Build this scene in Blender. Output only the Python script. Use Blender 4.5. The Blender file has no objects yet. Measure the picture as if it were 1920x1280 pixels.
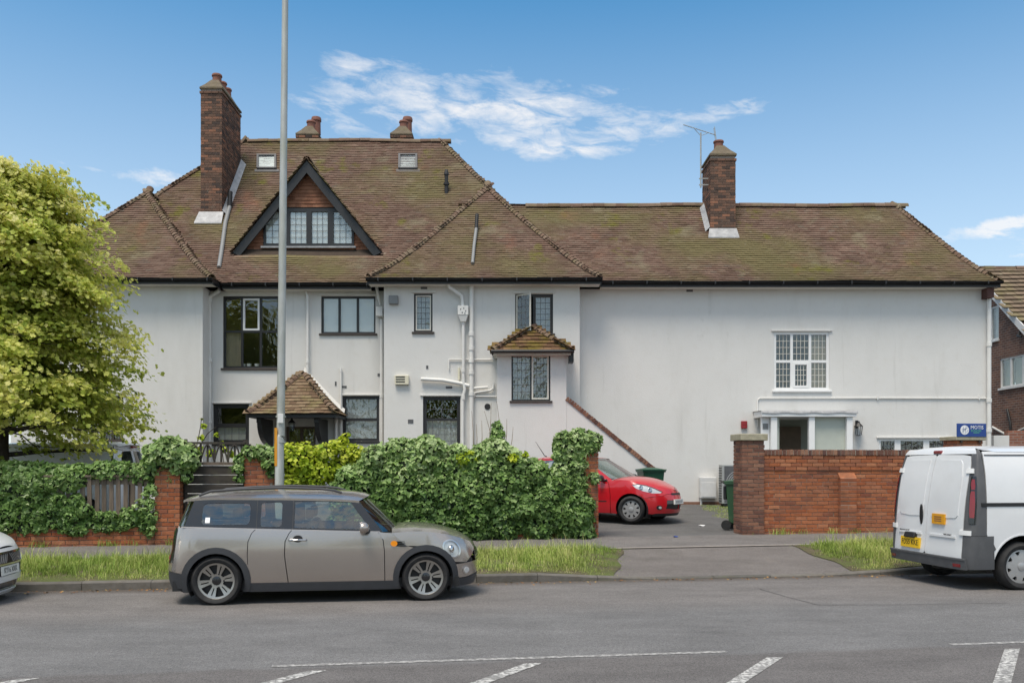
import bpy, bmesh, math, random
import numpy as np
from mathutils import Vector, Matrix
from mathutils.geometry import delaunay_2d_cdt

# ------------------------------------------------------------------ camera, sky, sun, exposure
SC = bpy.context.scene
COL = SC.collection
F, HOR, EYE = 1650.0, 872.0, 1.66          # focal length and horizon row in photo pixels, eye height in metres
cam = bpy.data.cameras.new('camera')
cam.sensor_width = 36.0
cam.lens = 36.0 * F / 1920.0
cam.shift_y = (HOR - 640.0) / 1920.0
cam.clip_start, cam.clip_end = 0.1, 3000.0
camo = bpy.data.objects.new('camera', cam)
camo.location = (0, 0, EYE)
camo.rotation_euler = (math.pi / 2, 0, 0)
COL.objects.link(camo)
SC.camera = camo
SC.render.engine = 'CYCLES'
SC.cycles.use_denoising = True
SC.cycles.max_bounces = 6
SC.cycles.transparent_max_bounces = 12
SC.cycles.sample_clamp_indirect = 6.0
SC.view_settings.view_transform = 'Standard'
SC.view_settings.look = 'None'
SC.view_settings.gamma = 1.0
SC.view_settings.use_curve_mapping = False
SC.view_settings.exposure = 0.62

SUN_EL, SUN_AZ = math.radians(66), math.radians(205)     # azimuth clockwise from +Y: behind the camera, a little left
world = bpy.data.worlds.new('World')
SC.world = world
world.use_nodes = True
wn, wl = world.node_tree.nodes, world.node_tree.links
wn.clear()


def wmath(op, a, b=None, c=None, clamp=False):
    n = wn.new('ShaderNodeMath'); n.operation = op; n.use_clamp = clamp
    for i, v in enumerate((a, b, c)):
        if v is None: continue
        if isinstance(v, (int, float)): n.inputs[i].default_value = v
        else: wl.new(v, n.inputs[i])
    return n.outputs[0]


sky = wn.new('ShaderNodeTexSky')
sky.sky_type = 'NISHITA'
sky.sun_disc = False
sky.sun_elevation = SUN_EL
sky.sun_rotation = SUN_AZ
sky.air_density, sky.dust_density, sky.ozone_density = 1.0, 0.6, 2.2
tc = wn.new('ShaderNodeTexCoord')
sep = wn.new('ShaderNodeSeparateXYZ'); wl.new(tc.outputs['Generated'], sep.inputs[0])
dx, dy, dz = sep.outputs
hyp = wmath('SQRT', wmath('ADD', wmath('MULTIPLY', dx, dx), wmath('MULTIPLY', dy, dy)))
elev = wmath('DIVIDE', dz, wmath('MAXIMUM', hyp, 0.05))
azim = wmath('ARCTAN2', dx, dy)
cmb = wn.new('ShaderNodeCombineXYZ')
wl.new(azim, cmb.inputs[0]); wl.new(wmath('MULTIPLY', wmath('ADD', elev, wmath('MULTIPLY', azim, 0.12)), 2.6), cmb.inputs[1])
nz = wn.new('ShaderNodeTexNoise'); wl.new(cmb.outputs[0], nz.inputs['Vector'])
nz.inputs['Scale'].default_value = 9.0; nz.inputs['Detail'].default_value = 10.0; nz.inputs['Roughness'].default_value = 0.68
nz.inputs['Distortion'].default_value = 0.35
nz2 = wn.new('ShaderNodeTexNoise'); wl.new(cmb.outputs[0], nz2.inputs['Vector'])
nz2.inputs['Scale'].default_value = 1.7; nz2.inputs['Detail'].default_value = 3.0
blob_sum = None
# (photo column, photo row, half width, half height, weight) of the cloud banks
for (bx, by, sx, sy, wt) in [(720, 185, 190, 75, .62), (900, 165, 180, 55, .50), (880, 235, 190, 48, .58), (1080, 185, 140, 34, .66), (640, 112, 70, 24, .48), (600, 200, 70, 50, .35),
                             (1060, 250, 150, 40, .45), (1240, 232, 150, 34, .80), (1390, 200, 90, 22, .80), (1090, 285, 120, 24, .72), (960, 275, 110, 25, .4), (1100, 130, 60, 16, .35),
                             (1480, 388, 70, 16, .70), (1880, 475, 170, 50, .95), (1900, 415, 90, 18, .95), (165, 312, 110, 18, .78), (320, 340, 70, 26, .85),
                             (1780, 440, 140, 20, .45), (60, 330, 70, 30, .5), (1700, 210, 40, 10, .4), (230, 335, 50, 14, .4)]:
    a0 = math.atan((bx - 960) / F); e0 = (HOR - by) / F * math.cos(a0)
    q = wmath('ADD', wmath('POWER', wmath('DIVIDE', wmath('SUBTRACT', azim, a0), sx / F), 2.0),
              wmath('POWER', wmath('DIVIDE', wmath('SUBTRACT', elev, e0), sy / F), 2.0))
    g = wmath('MULTIPLY', wmath('EXPONENT', wmath('MULTIPLY', q, -1.0)), wt)
    blob_sum = g if blob_sum is None else wmath('ADD', blob_sum, g)
thick = wmath('MAXIMUM', wmath('DIVIDE', wmath('SUBTRACT', wmath('ABSOLUTE', azim), 0.55), 1.1), wmath('DIVIDE', wmath('SUBTRACT', elev, 0.58), 0.75), clamp=True)   # the broken cloud thickens gently away from the clear gap ahead
thick = wmath('MINIMUM', wmath('MAXIMUM', thick, 0.0), 1.0)
general = wmath('MULTIPLY', thick, wmath('ADD', wmath('MULTIPLY', nz2.outputs['Fac'], 1.5), 0.5))
dens = wmath('SUBTRACT', wmath('ADD', wmath('ADD', wmath('MULTIPLY', nz.outputs['Fac'], 2.3), blob_sum), general), 1.46)
haze = wmath('MULTIPLY', wmath('POWER', wmath('SUBTRACT', 1.0, wmath('MULTIPLY', wmath('MAXIMUM', elev, 0.0), 1.7), clamp=True), 1.4), 0.84)
nz3 = wn.new('ShaderNodeTexNoise'); wl.new(cmb.outputs[0], nz3.inputs['Vector'])
nz3.inputs['Scale'].default_value = 22.0; nz3.inputs['Detail'].default_value = 6.0; nz3.inputs['Roughness'].default_value = 0.6; nz3.inputs['Distortion'].default_value = 0.6
wisp = wmath('ADD', wmath('MULTIPLY', wmath('SUBTRACT', nz3.outputs['Fac'], 0.36), 3.4, clamp=True), 0.30, clamp=True)
cloud = wmath('MAXIMUM', wmath('MULTIPLY', wmath('MULTIPLY', wmath('POWER', wmath('MULTIPLY', dens, 1.0, clamp=True), 1.1), wisp), 0.84), haze)
mixc = wn.new('ShaderNodeMix'); mixc.data_type = 'RGBA'
wl.new(cloud, mixc.inputs['Factor'])
hs = wn.new('ShaderNodeHueSaturation'); hs.inputs['Saturation'].default_value = 1.0; hs.inputs['Value'].default_value = 1.0
wl.new(sky.outputs[0], hs.inputs['Color'])
skm = wn.new('ShaderNodeMix'); skm.data_type = 'RGBA'; skm.blend_type = 'MULTIPLY'; skm.inputs['Factor'].default_value = 1.0
skm.inputs['B'].default_value = (.40, 1.02, 1.18, 1); wl.new(hs.outputs[0], skm.inputs['A'])
wl.new(skm.outputs['Result'], mixc.inputs['A'])
mixc.inputs['B'].default_value = (6.6, 6.45, 6.35, 1)
bg = wn.new('ShaderNodeBackground'); bg.inputs['Strength'].default_value = 0.10
wl.new(mixc.outputs['Result'], bg.inputs['Color'])
wo = wn.new('ShaderNodeOutputWorld'); wl.new(bg.outputs[0], wo.inputs['Surface'])

sun = bpy.data.lights.new('sun', 'SUN')
sun.energy = 2.5
sun.angle = math.radians(25)
sun.color = (1.0, 0.895, 0.765)
suno = bpy.data.objects.new('sun', sun)
suno.rotation_euler = (math.pi / 2 - SUN_EL, 0, math.pi - SUN_AZ)
suno.location = (0, -20, 40)
COL.objects.link(suno)

# ------------------------------------------------------------------ helpers
RNG = np.random.default_rng(7)
random.seed(7)
TH = math.radians(8.3)                       # the street runs 8.3 degrees off the picture plane
CU, SU = math.cos(TH), math.sin(TH)
ORG = {}


def W2(s, t):                                # street coordinates (along, across) to world XY
    return (s * CU - t * SU, s * SU + t * CU)


def XP(u, Y): return (u - 960.0) / F * Y
def ZP(v, Y): return EYE + (HOR - v) / F * Y
def st_at(u, t):                             # street position along for photo column u on the line t
    k = (u - 960.0) / F
    Y = t / (CU - k * SU)
    return k * Y * CU + Y * SU


def tag(o, label=None, cat=None, group=None, kind=None):
    if label: o['label'] = label
    if cat: o['category'] = cat
    if group: o['group'] = group
    if kind: o['kind'] = kind
    return o


def thing(name, label, cat, loc=(0, 0, 0), rotz=0.0, group=None, world_coords=False):
    o = bpy.data.objects.new(name, None)
    o.empty_display_size = 0.2
    o.location = loc; o.rotation_euler = (0, 0, rotz)
    COL.objects.link(o)
    ORG[o.name] = Vector(loc) if world_coords else Vector((0, 0, 0))
    return tag(o, label, cat, group)


def link_mesh(name, me, material, parent=None):
    o = bpy.data.objects.new(name, me)
    COL.objects.link(o)
    if material is not None and len(me.materials) == 0: me.materials.append(material)
    if parent is not None:
        o.parent = parent
        ORG[o.name] = ORG[parent.name]
    return o


class MB:
    def __init__(s): s.v = []; s.f = []; s.t = []

    def add(s, vs, fs, tone=0.5):
        n = len(s.v)
        s.v.extend([tuple(map(float, v)) for v in vs])
        for f in fs: s.f.append(tuple(i + n for i in f)); s.t.append(tone)
        return s

    def box(s, a, b, tone=0.5):
        x0, y0, z0 = a; x1, y1, z1 = b
        if x0 > x1: x0, x1 = x1, x0
        if y0 > y1: y0, y1 = y1, y0
        if z0 > z1: z0, z1 = z1, z0
        return s.add([(x0, y0, z0), (x1, y0, z0), (x1, y1, z0), (x0, y1, z0), (x0, y0, z1), (x1, y0, z1), (x1, y1, z1), (x0, y1, z1)],
                     [(0, 3, 2, 1), (4, 5, 6, 7), (0, 1, 5, 4), (1, 2, 6, 5), (2, 3, 7, 6), (3, 0, 4, 7)], tone)

    def hexa(s, p, tone=0.5):                # eight corners, bottom ring then top ring
        return s.add(p, [(0, 3, 2, 1), (4, 5, 6, 7), (0, 1, 5, 4), (1, 2, 6, 5), (2, 3, 7, 6), (3, 0, 4, 7)], tone)

    def prism(s, poly, fn, d0, d1, tone=0.5):    # poly of 2-D points; fn(a, b, d) -> 3-D
        n = len(poly)
        vs = [fn(a, b, d0) for a, b in poly] + [fn(a, b, d1) for a, b in poly]
        fs = [tuple(range(n))[::-1], tuple(range(n, 2 * n))]
        fs += [(i, (i + 1) % n, n + (i + 1) % n, n + i) for i in range(n)]
        return s.add(vs, fs, tone)

    def beam(s, p, q, w, h, up=(0, 0, 1), tone=0.5):     # rectangular bar from p to q
        p, q = Vector(p), Vector(q)
        d = (q - p).normalized(); up = Vector(up)
        sd = d.cross(up).normalized(); u2 = sd.cross(d).normalized()
        c = []
        for base in (p, q):
            for a, b in ((-1, -1), (1, -1), (1, 1), (-1, 1)): c.append(base + sd * (a * w / 2) + u2 * (b * h / 2))
        return s.add(c, [(0, 3, 2, 1), (4, 5, 6, 7), (0, 1, 5, 4), (1, 2, 6, 5), (2, 3, 7, 6), (3, 0, 4, 7)], tone)

    def tube(s, pts, r, n=10, caps=True, tone=0.5):
        pts = [Vector(p) for p in pts]
        rs = r if isinstance(r, (list, tuple)) else [r] * len(pts)
        rings = []
        d0 = (pts[1] - pts[0]).normalized()
        a = d0.orthogonal().normalized()
        for i, p in enumerate(pts):
            if i == 0: d = pts[1] - pts[0]
            elif i == len(pts) - 1: d = pts[-1] - pts[-2]
            else: d = (pts[i + 1] - p).normalized() + (p - pts[i - 1]).normalized()
            d = d.normalized() if d.length > 1e-9 else d0
            a = (a - d * a.dot(d)); a = a.normalized() if a.length > 1e-6 else d.orthogonal().normalized()
            b = d.cross(a)
            rings.append([p + (a * math.cos(k * 2 * math.pi / n) + b * math.sin(k * 2 * math.pi / n)) * rs[i] for k in range(n)])
        vs = [v for rg in rings for v in rg]
        fs = []
        for i in range(len(pts) - 1):
            for k in range(n): fs.append((i * n + k, i * n + (k + 1) % n, (i + 1) * n + (k + 1) % n, (i + 1) * n + k))
        if caps:
            fs.append(tuple(range(n))[::-1]); fs.append(tuple((len(pts) - 1) * n + k for k in range(n)))
        return s.add(vs, fs, tone)

    def lathe(s, prof, fn, n=24, tone=0.5, close=False):       # prof of (radius, along); fn(x, y, along)
        vs = []; m = len(prof)
        for k in range(n):
            c, sn = math.cos(2 * math.pi * k / n), math.sin(2 * math.pi * k / n)
            vs += [fn(r * c, r * sn, h) for r, h in prof]
        fs = []
        for k in range(n):
            k2 = (k + 1) % n
            for i in range(m - 1 + (1 if close else 0)):
                j = (i + 1) % m
                fs.append((k * m + i, k2 * m + i, k2 * m + j, k * m + j))
        return s.add(vs, fs, tone)

    def grid(s, rows, tone=0.5):
        n = len(rows[0]); vs = [p for r in rows for p in r]
        fs = [(i * n + j, i * n + j + 1, (i + 1) * n + j + 1, (i + 1) * n + j) for i in range(len(rows) - 1) for j in range(n - 1)]
        return s.add(vs, fs, tone)

    def build(s, name, material, parent=None, smooth=False, bevel=0.0, org=None, tones=False, auto=None):
        me = bpy.data.meshes.new(name)
        if parent is not None: o3 = ORG[parent.name]
        elif org is not None: o3 = Vector(org)
        else:
            a = np.array(s.v); o3 = Vector(((a[:, 0].min() + a[:, 0].max()) / 2, (a[:, 1].min() + a[:, 1].max()) / 2, a[:, 2].min()))
        me.from_pydata([(x - o3[0], y - o3[1], z - o3[2]) for x, y, z in s.v], [], s.f)
        if smooth:
            me.polygons.foreach_set('use_smooth', [True] * len(me.polygons))
            if auto is not None:
                me.set_sharp_from_angle(angle=math.radians(auto))
        if tones:
            at = me.attributes.new('tone', 'FLOAT', 'FACE'); at.data.foreach_set('value', s.t)
        me.update()
        o = link_mesh(name, me, material, parent)
        if parent is None: o.location = o3; ORG[o.name] = Vector(o3)
        if bevel > 0:
            m = o.modifiers.new('bevel', 'BEVEL'); m.width = bevel; m.segments = 2; m.limit_method = 'ANGLE'; m.angle_limit = math.radians(40)
        return o


def np_mesh(name, V, Fs, tone=None, smooth=False):        # V (n,3); Fs (m,k) uniform polygons
    me = bpy.data.meshes.new(name)
    V = np.ascontiguousarray(V, dtype=np.float32); Fs = np.ascontiguousarray(Fs, dtype=np.int32)
    m, k = Fs.shape
    me.vertices.add(len(V)); me.vertices.foreach_set('co', V.ravel())
    me.loops.add(m * k); me.loops.foreach_set('vertex_index', Fs.ravel())
    me.polygons.add(m)
    me.polygons.foreach_set('loop_start', np.arange(0, m * k, k, dtype=np.int32))
    me.polygons.foreach_set('use_smooth', np.full(m, smooth, dtype=bool))
    me.update(calc_edges=True)
    if tone is not None:
        at = me.attributes.new('tone', 'FLOAT', 'FACE'); at.data.foreach_set('value', np.ascontiguousarray(tone, dtype=np.float32))
    return me


def inpoly(P, poly):
    P = np.asarray(P, float); poly = np.asarray(poly, float)
    x, y = P[:, 0], P[:, 1]
    res = np.zeros(len(P), bool)
    x1, y1 = poly[:, 0], poly[:, 1]
    x2, y2 = np.roll(x1, -1), np.roll(y1, -1)
    for a, b, c, d in zip(x1, y1, x2, y2):
        if b == d: continue
        cond = ((b > y) != (d > y)) & (x < (c - a) * (y - b) / (d - b) + a)
        res ^= cond
    return res


def densify(loop, d):
    out = []
    n = len(loop)
    for i in range(n):
        a = np.array(loop[i], float); b = np.array(loop[(i + 1) % n], float)
        k = max(1, int(math.ceil(np.hypot(*(b - a)) / d)))
        for j in range(k): out.append(tuple(a + (b - a) * j / k))
    return out


def edge_dist(P, loops):
    dmin = np.full(len(P), 1e9)
    for lp in loops:
        A = np.array(lp); B = np.roll(A, -1, 0)
        for a, b in zip(A, B):
            ab = b - a; L = ab.dot(ab) + 1e-12
            t = np.clip(((P - a) @ ab) / L, 0, 1)
            dmin = np.minimum(dmin, np.hypot(*(P - a - t[:, None] * ab).T))
    return dmin


def patch_mesh(name, outline, holes, fmap, grid=0.06, thick=0.01, dens=None, smooth=True, off=0.0):
    dens = dens or grid
    loops = [densify(outline, dens)] + [densify(h, dens) for h in holes]
    pts = []; edges = []
    for lp in loops:
        n0 = len(pts); pts += lp
        edges += [(n0 + i, n0 + (i + 1) % len(lp)) for i in range(len(lp))]
    if grid < 50:
        A = np.array(loops[0]); lo, hi = A.min(0), A.max(0)
        gx = np.arange(lo[0] + grid / 2, hi[0], grid); gy = np.arange(lo[1] + grid / 2, hi[1], grid)
        if len(gx) and len(gy):
            G = np.array([(x, y) for x in gx for y in gy])
            ok = inpoly(G, loops[0])
            for h in loops[1:]: ok &= ~inpoly(G, h)
            G = G[ok]
            if len(G):
                G = G[edge_dist(G, loops) > grid * 0.45]
                pts += [tuple(g) for g in G]
    r = delaunay_2d_cdt([Vector(p) for p in pts], edges, [], 0, 1e-6)
    V2 = np.array([(v[0], v[1]) for v in r[0]]); T = np.array([f for f in r[2] if len(f) == 3])
    C = V2[T].mean(1)
    ok = inpoly(C, loops[0])
    for h in loops[1:]: ok &= ~inpoly(C, h)
    T = T[ok]
    A_, B_, C_ = V2[T[:, 0]], V2[T[:, 1]], V2[T[:, 2]]
    ar = (B_[:, 0] - A_[:, 0]) * (C_[:, 1] - A_[:, 1]) - (B_[:, 1] - A_[:, 1]) * (C_[:, 0] - A_[:, 0])
    T[ar < 0] = T[ar < 0][:, ::-1]
    lmax = np.maximum(np.hypot(*(B_ - A_).T), np.maximum(np.hypot(*(C_ - B_).T), np.hypot(*(A_ - C_).T)))
    T = T[np.abs(ar) / lmax > 2.5e-4]
    cnt = {}
    for t in T:
        for i in range(3):
            a, b = int(t[i]), int(t[(i + 1) % 3])
            if (b, a) in cnt: del cnt[(b, a)]
            else: cnt[(a, b)] = 1
    vs = [fmap(u, v, off) for u, v in V2]
    fs = [tuple(int(i) for i in t) for t in T]
    me_smooth = [smooth] * len(fs)
    if thick > 0:
        front = {}; back = {}
        for (a, b) in cnt:
            for i in (a, b):
                if i not in front:
                    front[i] = len(vs); vs.append(fmap(V2[i][0], V2[i][1], off))
                    back[i] = len(vs); vs.append(fmap(V2[i][0], V2[i][1], off - thick))
            fs.append((front[b], front[a], back[a], back[b])); me_smooth.append(False)
    me = bpy.data.meshes.new(name)
    me.from_pydata([tuple(v) for v in vs], [], fs)
    me.polygons.foreach_set('use_smooth', me_smooth)
    me.update()
    return me


def patch(name, outline, holes, fmap, material, parent, **k):
    o3 = ORG[parent.name]
    f2 = (lambda u, v, d: Vector(fmap(u, v, d)) - o3)
    return link_mesh(name, patch_mesh(name, outline, holes, f2, **k), material, parent)


def rect(x0, z0, x1, z1): return [(x0, z0), (x1, z0), (x1, z1), (x0, z1)]
def circ(cx, cz, r, n=24, a0=0.0, a1=2 * math.pi, rz=None):
    return [(cx + r * math.cos(a0 + (a1 - a0) * i / n), cz + (rz or r) * math.sin(a0 + (a1 - a0) * i / n)) for i in range(n)]
def rrect(x0, z0, x1, z1, r, n=4):
    out = []
    for cx, cz, a in ((x1 - r, z0 + r, -90), (x1 - r, z1 - r, 0), (x0 + r, z1 - r, 90), (x0 + r, z0 + r, 180)):
        for i in range(n + 1):
            q = math.radians(a + 90 * i / n); out.append((cx + r * math.cos(q), cz + r * math.sin(q)))
    return out


def spl(tab):                                # smooth interpolation through a table
    xs = np.array([a for a, b in tab], float); ys = np.array([b for a, b in tab], float)
    m = np.gradient(ys, xs)
    def f(x):
        x = min(max(x, xs[0]), xs[-1])
        i = min(max(int(np.searchsorted(xs, x)) - 1, 0), len(xs) - 2)
        h = xs[i + 1] - xs[i]; t = (x - xs[i]) / h
        return ((2 * t**3 - 3 * t**2 + 1) * ys[i] + (t**3 - 2 * t**2 + t) * h * m[i] + (-2 * t**3 + 3 * t**2) * ys[i + 1] + (t**3 - t**2) * h * m[i + 1])
    return f


def text_mesh(name, txt, size, material, parent, M, depth=0.002, align='CENTER', sx=1.0, spacing=1.0):
    cu = bpy.data.curves.new(name, 'FONT'); cu.body = txt; cu.size = size; cu.extrude = depth
    cu.align_x = align; cu.align_y = 'CENTER'; cu.space_character = spacing; cu.resolution_u = 2
    to = bpy.data.objects.new('txt_tmp', cu); COL.objects.link(to)
    dg = bpy.context.evaluated_depsgraph_get()
    me = bpy.data.meshes.new_from_object(to.evaluated_get(dg))
    bpy.data.objects.remove(to); bpy.data.curves.remove(cu)
    o3 = ORG[parent.name]
    S = Matrix.Diagonal((sx, 1, 1, 1))
    me.transform(Matrix.Translation(-o3) @ M @ S)
    me.name = name; me.materials.clear()
    return link_mesh(name, me, material, parent)


# ------------------------------------------------------------------ materials
MATS = {}
def ramp(nt, cols, fac):
    r = nt.nodes.new('ShaderNodeValToRGB')
    el = r.color_ramp.elements
    while len(el) < len(cols): el.new(0.5)
    for i, c in enumerate(cols):
        el[i].position = i / (len(cols) - 1) if len(cols) > 1 else 0
        el[i].color = (*c, 1)
    nt.links.new(fac, r.inputs[0])
    return r.outputs[0]


def noise_node(nt, scale, detail=4.0, stretch=(1, 1, 1), rough=0.55, loc=(0, 0, 0), rotz=0.0):
    g = nt.nodes.new('ShaderNodeNewGeometry'); mp = nt.nodes.new('ShaderNodeMapping')
    mp.inputs['Scale'].default_value = stretch; mp.inputs['Location'].default_value = loc; mp.inputs['Rotation'].default_value = (0, 0, rotz)
    nt.links.new(g.outputs['Position'], mp.inputs['Vector'])
    n = nt.nodes.new('ShaderNodeTexNoise'); n.inputs['Scale'].default_value = scale; n.inputs['Detail'].default_value = detail
    n.inputs['Roughness'].default_value = rough
    nt.links.new(mp.outputs[0], n.inputs['Vector'])
    return n.outputs['Fac']


def mrange(nt, v, a, b, c=0.0, d=1.0):
    m = nt.nodes.new('ShaderNodeMapRange'); m.inputs[1].default_value = a; m.inputs[2].default_value = b
    m.inputs[3].default_value = c; m.inputs[4].default_value = d
    nt.links.new(v, m.inputs[0]); return m.outputs[0]


def mixcol(nt, fac, a, b, mode='MIX'):
    m = nt.nodes.new('ShaderNodeMix'); m.data_type = 'RGBA'; m.blend_type = mode
    for key, v in (('Factor', fac), ('A', a), ('B', b)):
        if isinstance(v, (int, float)): m.inputs[key].default_value = v
        elif isinstance(v, tuple): m.inputs[key].default_value = (*v, 1)
        else: nt.links.new(v, m.inputs[key])
    return m.outputs['Result']


def mat(name, color, rough=0.6, metal=0.0, var=0.12, scale=5.0, stretch=(1, 1, 1), bump=0.0, bscale=60.0, coat=0.0, spec=0.5,
        tones=None, rand=None, spots=(), rvar=0.0, transl=0.0, emit=None, bstretch=(1, 1, 1)):
    m = bpy.data.materials.new(name); m.use_nodes = True
    nt = m.node_tree; b = nt.nodes['Principled BSDF']; out = nt.nodes['Material Output']
    if tones:
        at = nt.nodes.new('ShaderNodeAttribute'); at.attribute_name = 'tone'
        base = ramp(nt, tones, at.outputs['Fac'])
    elif rand:
        oi = nt.nodes.new('ShaderNodeObjectInfo'); base = ramp(nt, rand, oi.outputs['Random'])
    else: base = color
    if var > 0:
        fac = noise_node(nt, scale, 5.0, stretch)
        v = mrange(nt, fac, 0.25, 0.75, 1 - var, 1 + var)
        c = nt.nodes.new('ShaderNodeCombineXYZ')
        for i in range(3): nt.links.new(v, c.inputs[i])
        base = mixcol(nt, 1.0, base, c.outputs[0], 'MULTIPLY')
    for (c, sc_, lo, hi, st, amt) in spots:        # patches of another colour: dirt, moss, lichen, wear
        f = noise_node(nt, sc_, 6.0, st, 0.6, loc=(sc_ * 3.7, 1.3, sc_))
        f = mrange(nt, f, lo, hi, 0.0, amt)
        base = mixcol(nt, f, base, c)
    if isinstance(base, tuple): b.inputs['Base Color'].default_value = (*base, 1)
    else: nt.links.new(base, b.inputs['Base Color'])
    b.inputs['Roughness'].default_value = rough
    if rvar > 0:
        nt.links.new(mrange(nt, noise_node(nt, scale * 1.7), 0.3, 0.7, max(0, rough - rvar), min(1, rough + rvar)), b.inputs['Roughness'])
    b.inputs['Metallic'].default_value = metal
    b.inputs['Coat Weight'].default_value = coat; b.inputs['Coat Roughness'].default_value = 0.04
    b.inputs['Specular IOR Level'].default_value = spec
    if emit: b.inputs['Emission Color'].default_value = (*emit[0], 1); b.inputs['Emission Strength'].default_value = emit[1]
    if bump > 0:
        bn = nt.nodes.new('ShaderNodeBump'); bn.inputs['Strength'].default_value = 1.0; bn.inputs['Distance'].default_value = bump
        nt.links.new(noise_node(nt, bscale, 4.0, bstretch), bn.inputs['Height']); nt.links.new(bn.outputs[0], b.inputs['Normal'])
    if transl > 0:
        tr = nt.nodes.new('ShaderNodeBsdfTranslucent'); mx = nt.nodes.new('ShaderNodeMixShader'); mx.inputs[0].default_value = transl
        if isinstance(base, tuple): tr.inputs[0].default_value = (*base, 1)
        else: nt.links.new(base, tr.inputs[0])
        nt.links.new(b.outputs[0], mx.inputs[1]); nt.links.new(tr.outputs[0], mx.inputs[2]); nt.links.new(mx.outputs[0], out.inputs[0])
    MATS[name] = m
    return m


def glass_mat(name, tint, refl=0.06, bump=0.0):
    m = bpy.data.materials.new(name); m.use_nodes = True
    nt = m.node_tree; nt.nodes.remove(nt.nodes['Principled BSDF']); out = nt.nodes['Material Output']
    tr = nt.nodes.new('ShaderNodeBsdfTransparent'); tr.inputs[0].default_value = (*tint, 1)
    gl = nt.nodes.new('ShaderNodeBsdfGlossy'); gl.inputs['Roughness'].default_value = 0.015
    lw = nt.nodes.new('ShaderNodeLayerWeight'); lw.inputs[0].default_value = 0.5
    pw = nt.nodes.new('ShaderNodeMath'); pw.operation = 'POWER'; pw.inputs[1].default_value = 4.5
    nt.links.new(lw.outputs['Facing'], pw.inputs[0])
    ad = nt.nodes.new('ShaderNodeMath'); ad.operation = 'MULTIPLY_ADD'; ad.use_clamp = True; ad.inputs[1].default_value = 0.9; ad.inputs[2].default_value = refl + .02
    nt.links.new(pw.outputs[0], ad.inputs[0])
    mx = nt.nodes.new('ShaderNodeMixShader')
    nt.links.new(ad.outputs[0], mx.inputs[0]); nt.links.new(tr.outputs[0], mx.inputs[1]); nt.links.new(gl.outputs[0], mx.inputs[2])
    if bump > 0:
        bn = nt.nodes.new('ShaderNodeBump'); bn.inputs['Distance'].default_value = bump; bn.inputs['Strength'].default_value = 1.0
        nt.links.new(noise_node(nt, 5.5, 2.0), bn.inputs['Height']); nt.links.new(bn.outputs[0], gl.inputs['Normal'])
    nt.links.new(mx.outputs[0], out.inputs[0])
    MATS[name] = m
    return m


G = lambda v: (v, v, v)
one = (1, 1, 1)
mat('render_white', (.665, .655, .63), .85, var=.03, scale=1.2, bump=.004, bscale=55, spec=.2,
    spots=[((.50, .485, .45), .9, .54, .80, (1.4, 1.4, .30), .40), ((.40, .385, .355), 6.5, .62, .80, (1, 1, .06), .34), ((.60, .575, .53), 5, .52, .8, one, .45), ((.36, .35, .32), 2.3, .66, .80, (1, 1, .55), .42)])
mat('soffit', (.66, .63, .56), .8, var=.08, scale=3)
mat('black_paint', (.018, .018, .019), .45, var=.2, scale=9)
mat('brown_paint', (.05, .038, .032), .55, var=.2, scale=9)
mat('white_paint', (.78, .78, .77), .5, var=.03, scale=6)
mat('pipe_white', (.70, .69, .66), .5, var=.06, scale=4, spots=[((.45, .43, .38), 9, .6, .8, (1, 1, .4), .4)])
mat('cream_plastic', (.66, .62, .48), .5, var=.05)
mat('grey_plastic', (.21, .215, .215), .5, var=.08)
mat('lead_bar', (.10, .10, .105), .6, var=.1)
mat('lead_sheet', (.30, .305, .315), .6, metal=.2, var=.2, scale=8, spots=[((.52, .52, .52), 6, .5, .75, one, .6)])
mat('dark_room', (.012, .012, .012), .9, var=.3, scale=2)  # near-black colour stands in for rooms without light
mat('curtain', (.55, .55, .54), .9, var=.12, scale=14, stretch=(1, 1, .1), bump=.02, bscale=18, bstretch=(1, 1, .05))
mat('net_curtain', (.42, .43, .445), .95, var=.35, scale=26, bump=.01, bscale=40)
mat('blind_pale', (.72, .73, .74), .8, var=.05)  # pale colour puts reflected sky into the eaves and dormer panes
mat('curtain_warm', (.32, .27, .2), .9, var=.25, scale=16, stretch=(1, 1, .08), bump=.02, bscale=18, bstretch=(1, 1, .05))
glass_mat('window_glass', (.93, .95, .94), .07, bump=.010)
glass_mat('car_glass', (.70, .79, .76), .17)
glass_mat('lamp_glass', (.9, .92, .93), .06)
TILE = [(.105, .067, .050), (.135, .083, .062), (.155, .100, .076), (.175, .118, .090), (.15, .112, .088)]
mat('roof_tile', TILE[1], .88, tones=TILE, var=.24, scale=1.6, bump=.004, bscale=45, spec=.2,
    spots=[((.150, .132, .058), .42, .44, .64, (1, 1, 1.4), .80), ((.26, .24, .155), .9, .57, .72, one, .60), ((.15, .14, .030), 1.1, .60, .70, one, .85), ((.24, .115, .075), .7, .62, .74, one, .6), ((.34, .31, .24), 9, .64, .75, one, .5), ((.075, .05, .04), 3.3, .62, .75, one, .5)])
mat('roof_deck', (.05, .035, .025), .95, var=.2)
mat('moss_tile', TILE[1], .92, tones=[(.10, .05, .03), (.16, .085, .05), (.2, .12, .06)], var=.25, scale=4, bump=.008, bscale=30, spec=.2,
    spots=[((.13, .105, .02), 3.2, .40, .62, one, .9), ((.22, .17, .06), 8, .58, .72, one, .6)])
mat('ridge_tile', (.19, .115, .075), .88, rand=[(.12, .074, .052), (.155, .10, .072), (.19, .135, .098), (.155, .12, .08)], var=.2, scale=7, bump=.004, spec=.25,
    spots=[((.16, .14, .06), 2, .5, .7, one, .6), ((.36, .33, .25), 8, .62, .75, one, .5)])
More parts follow.
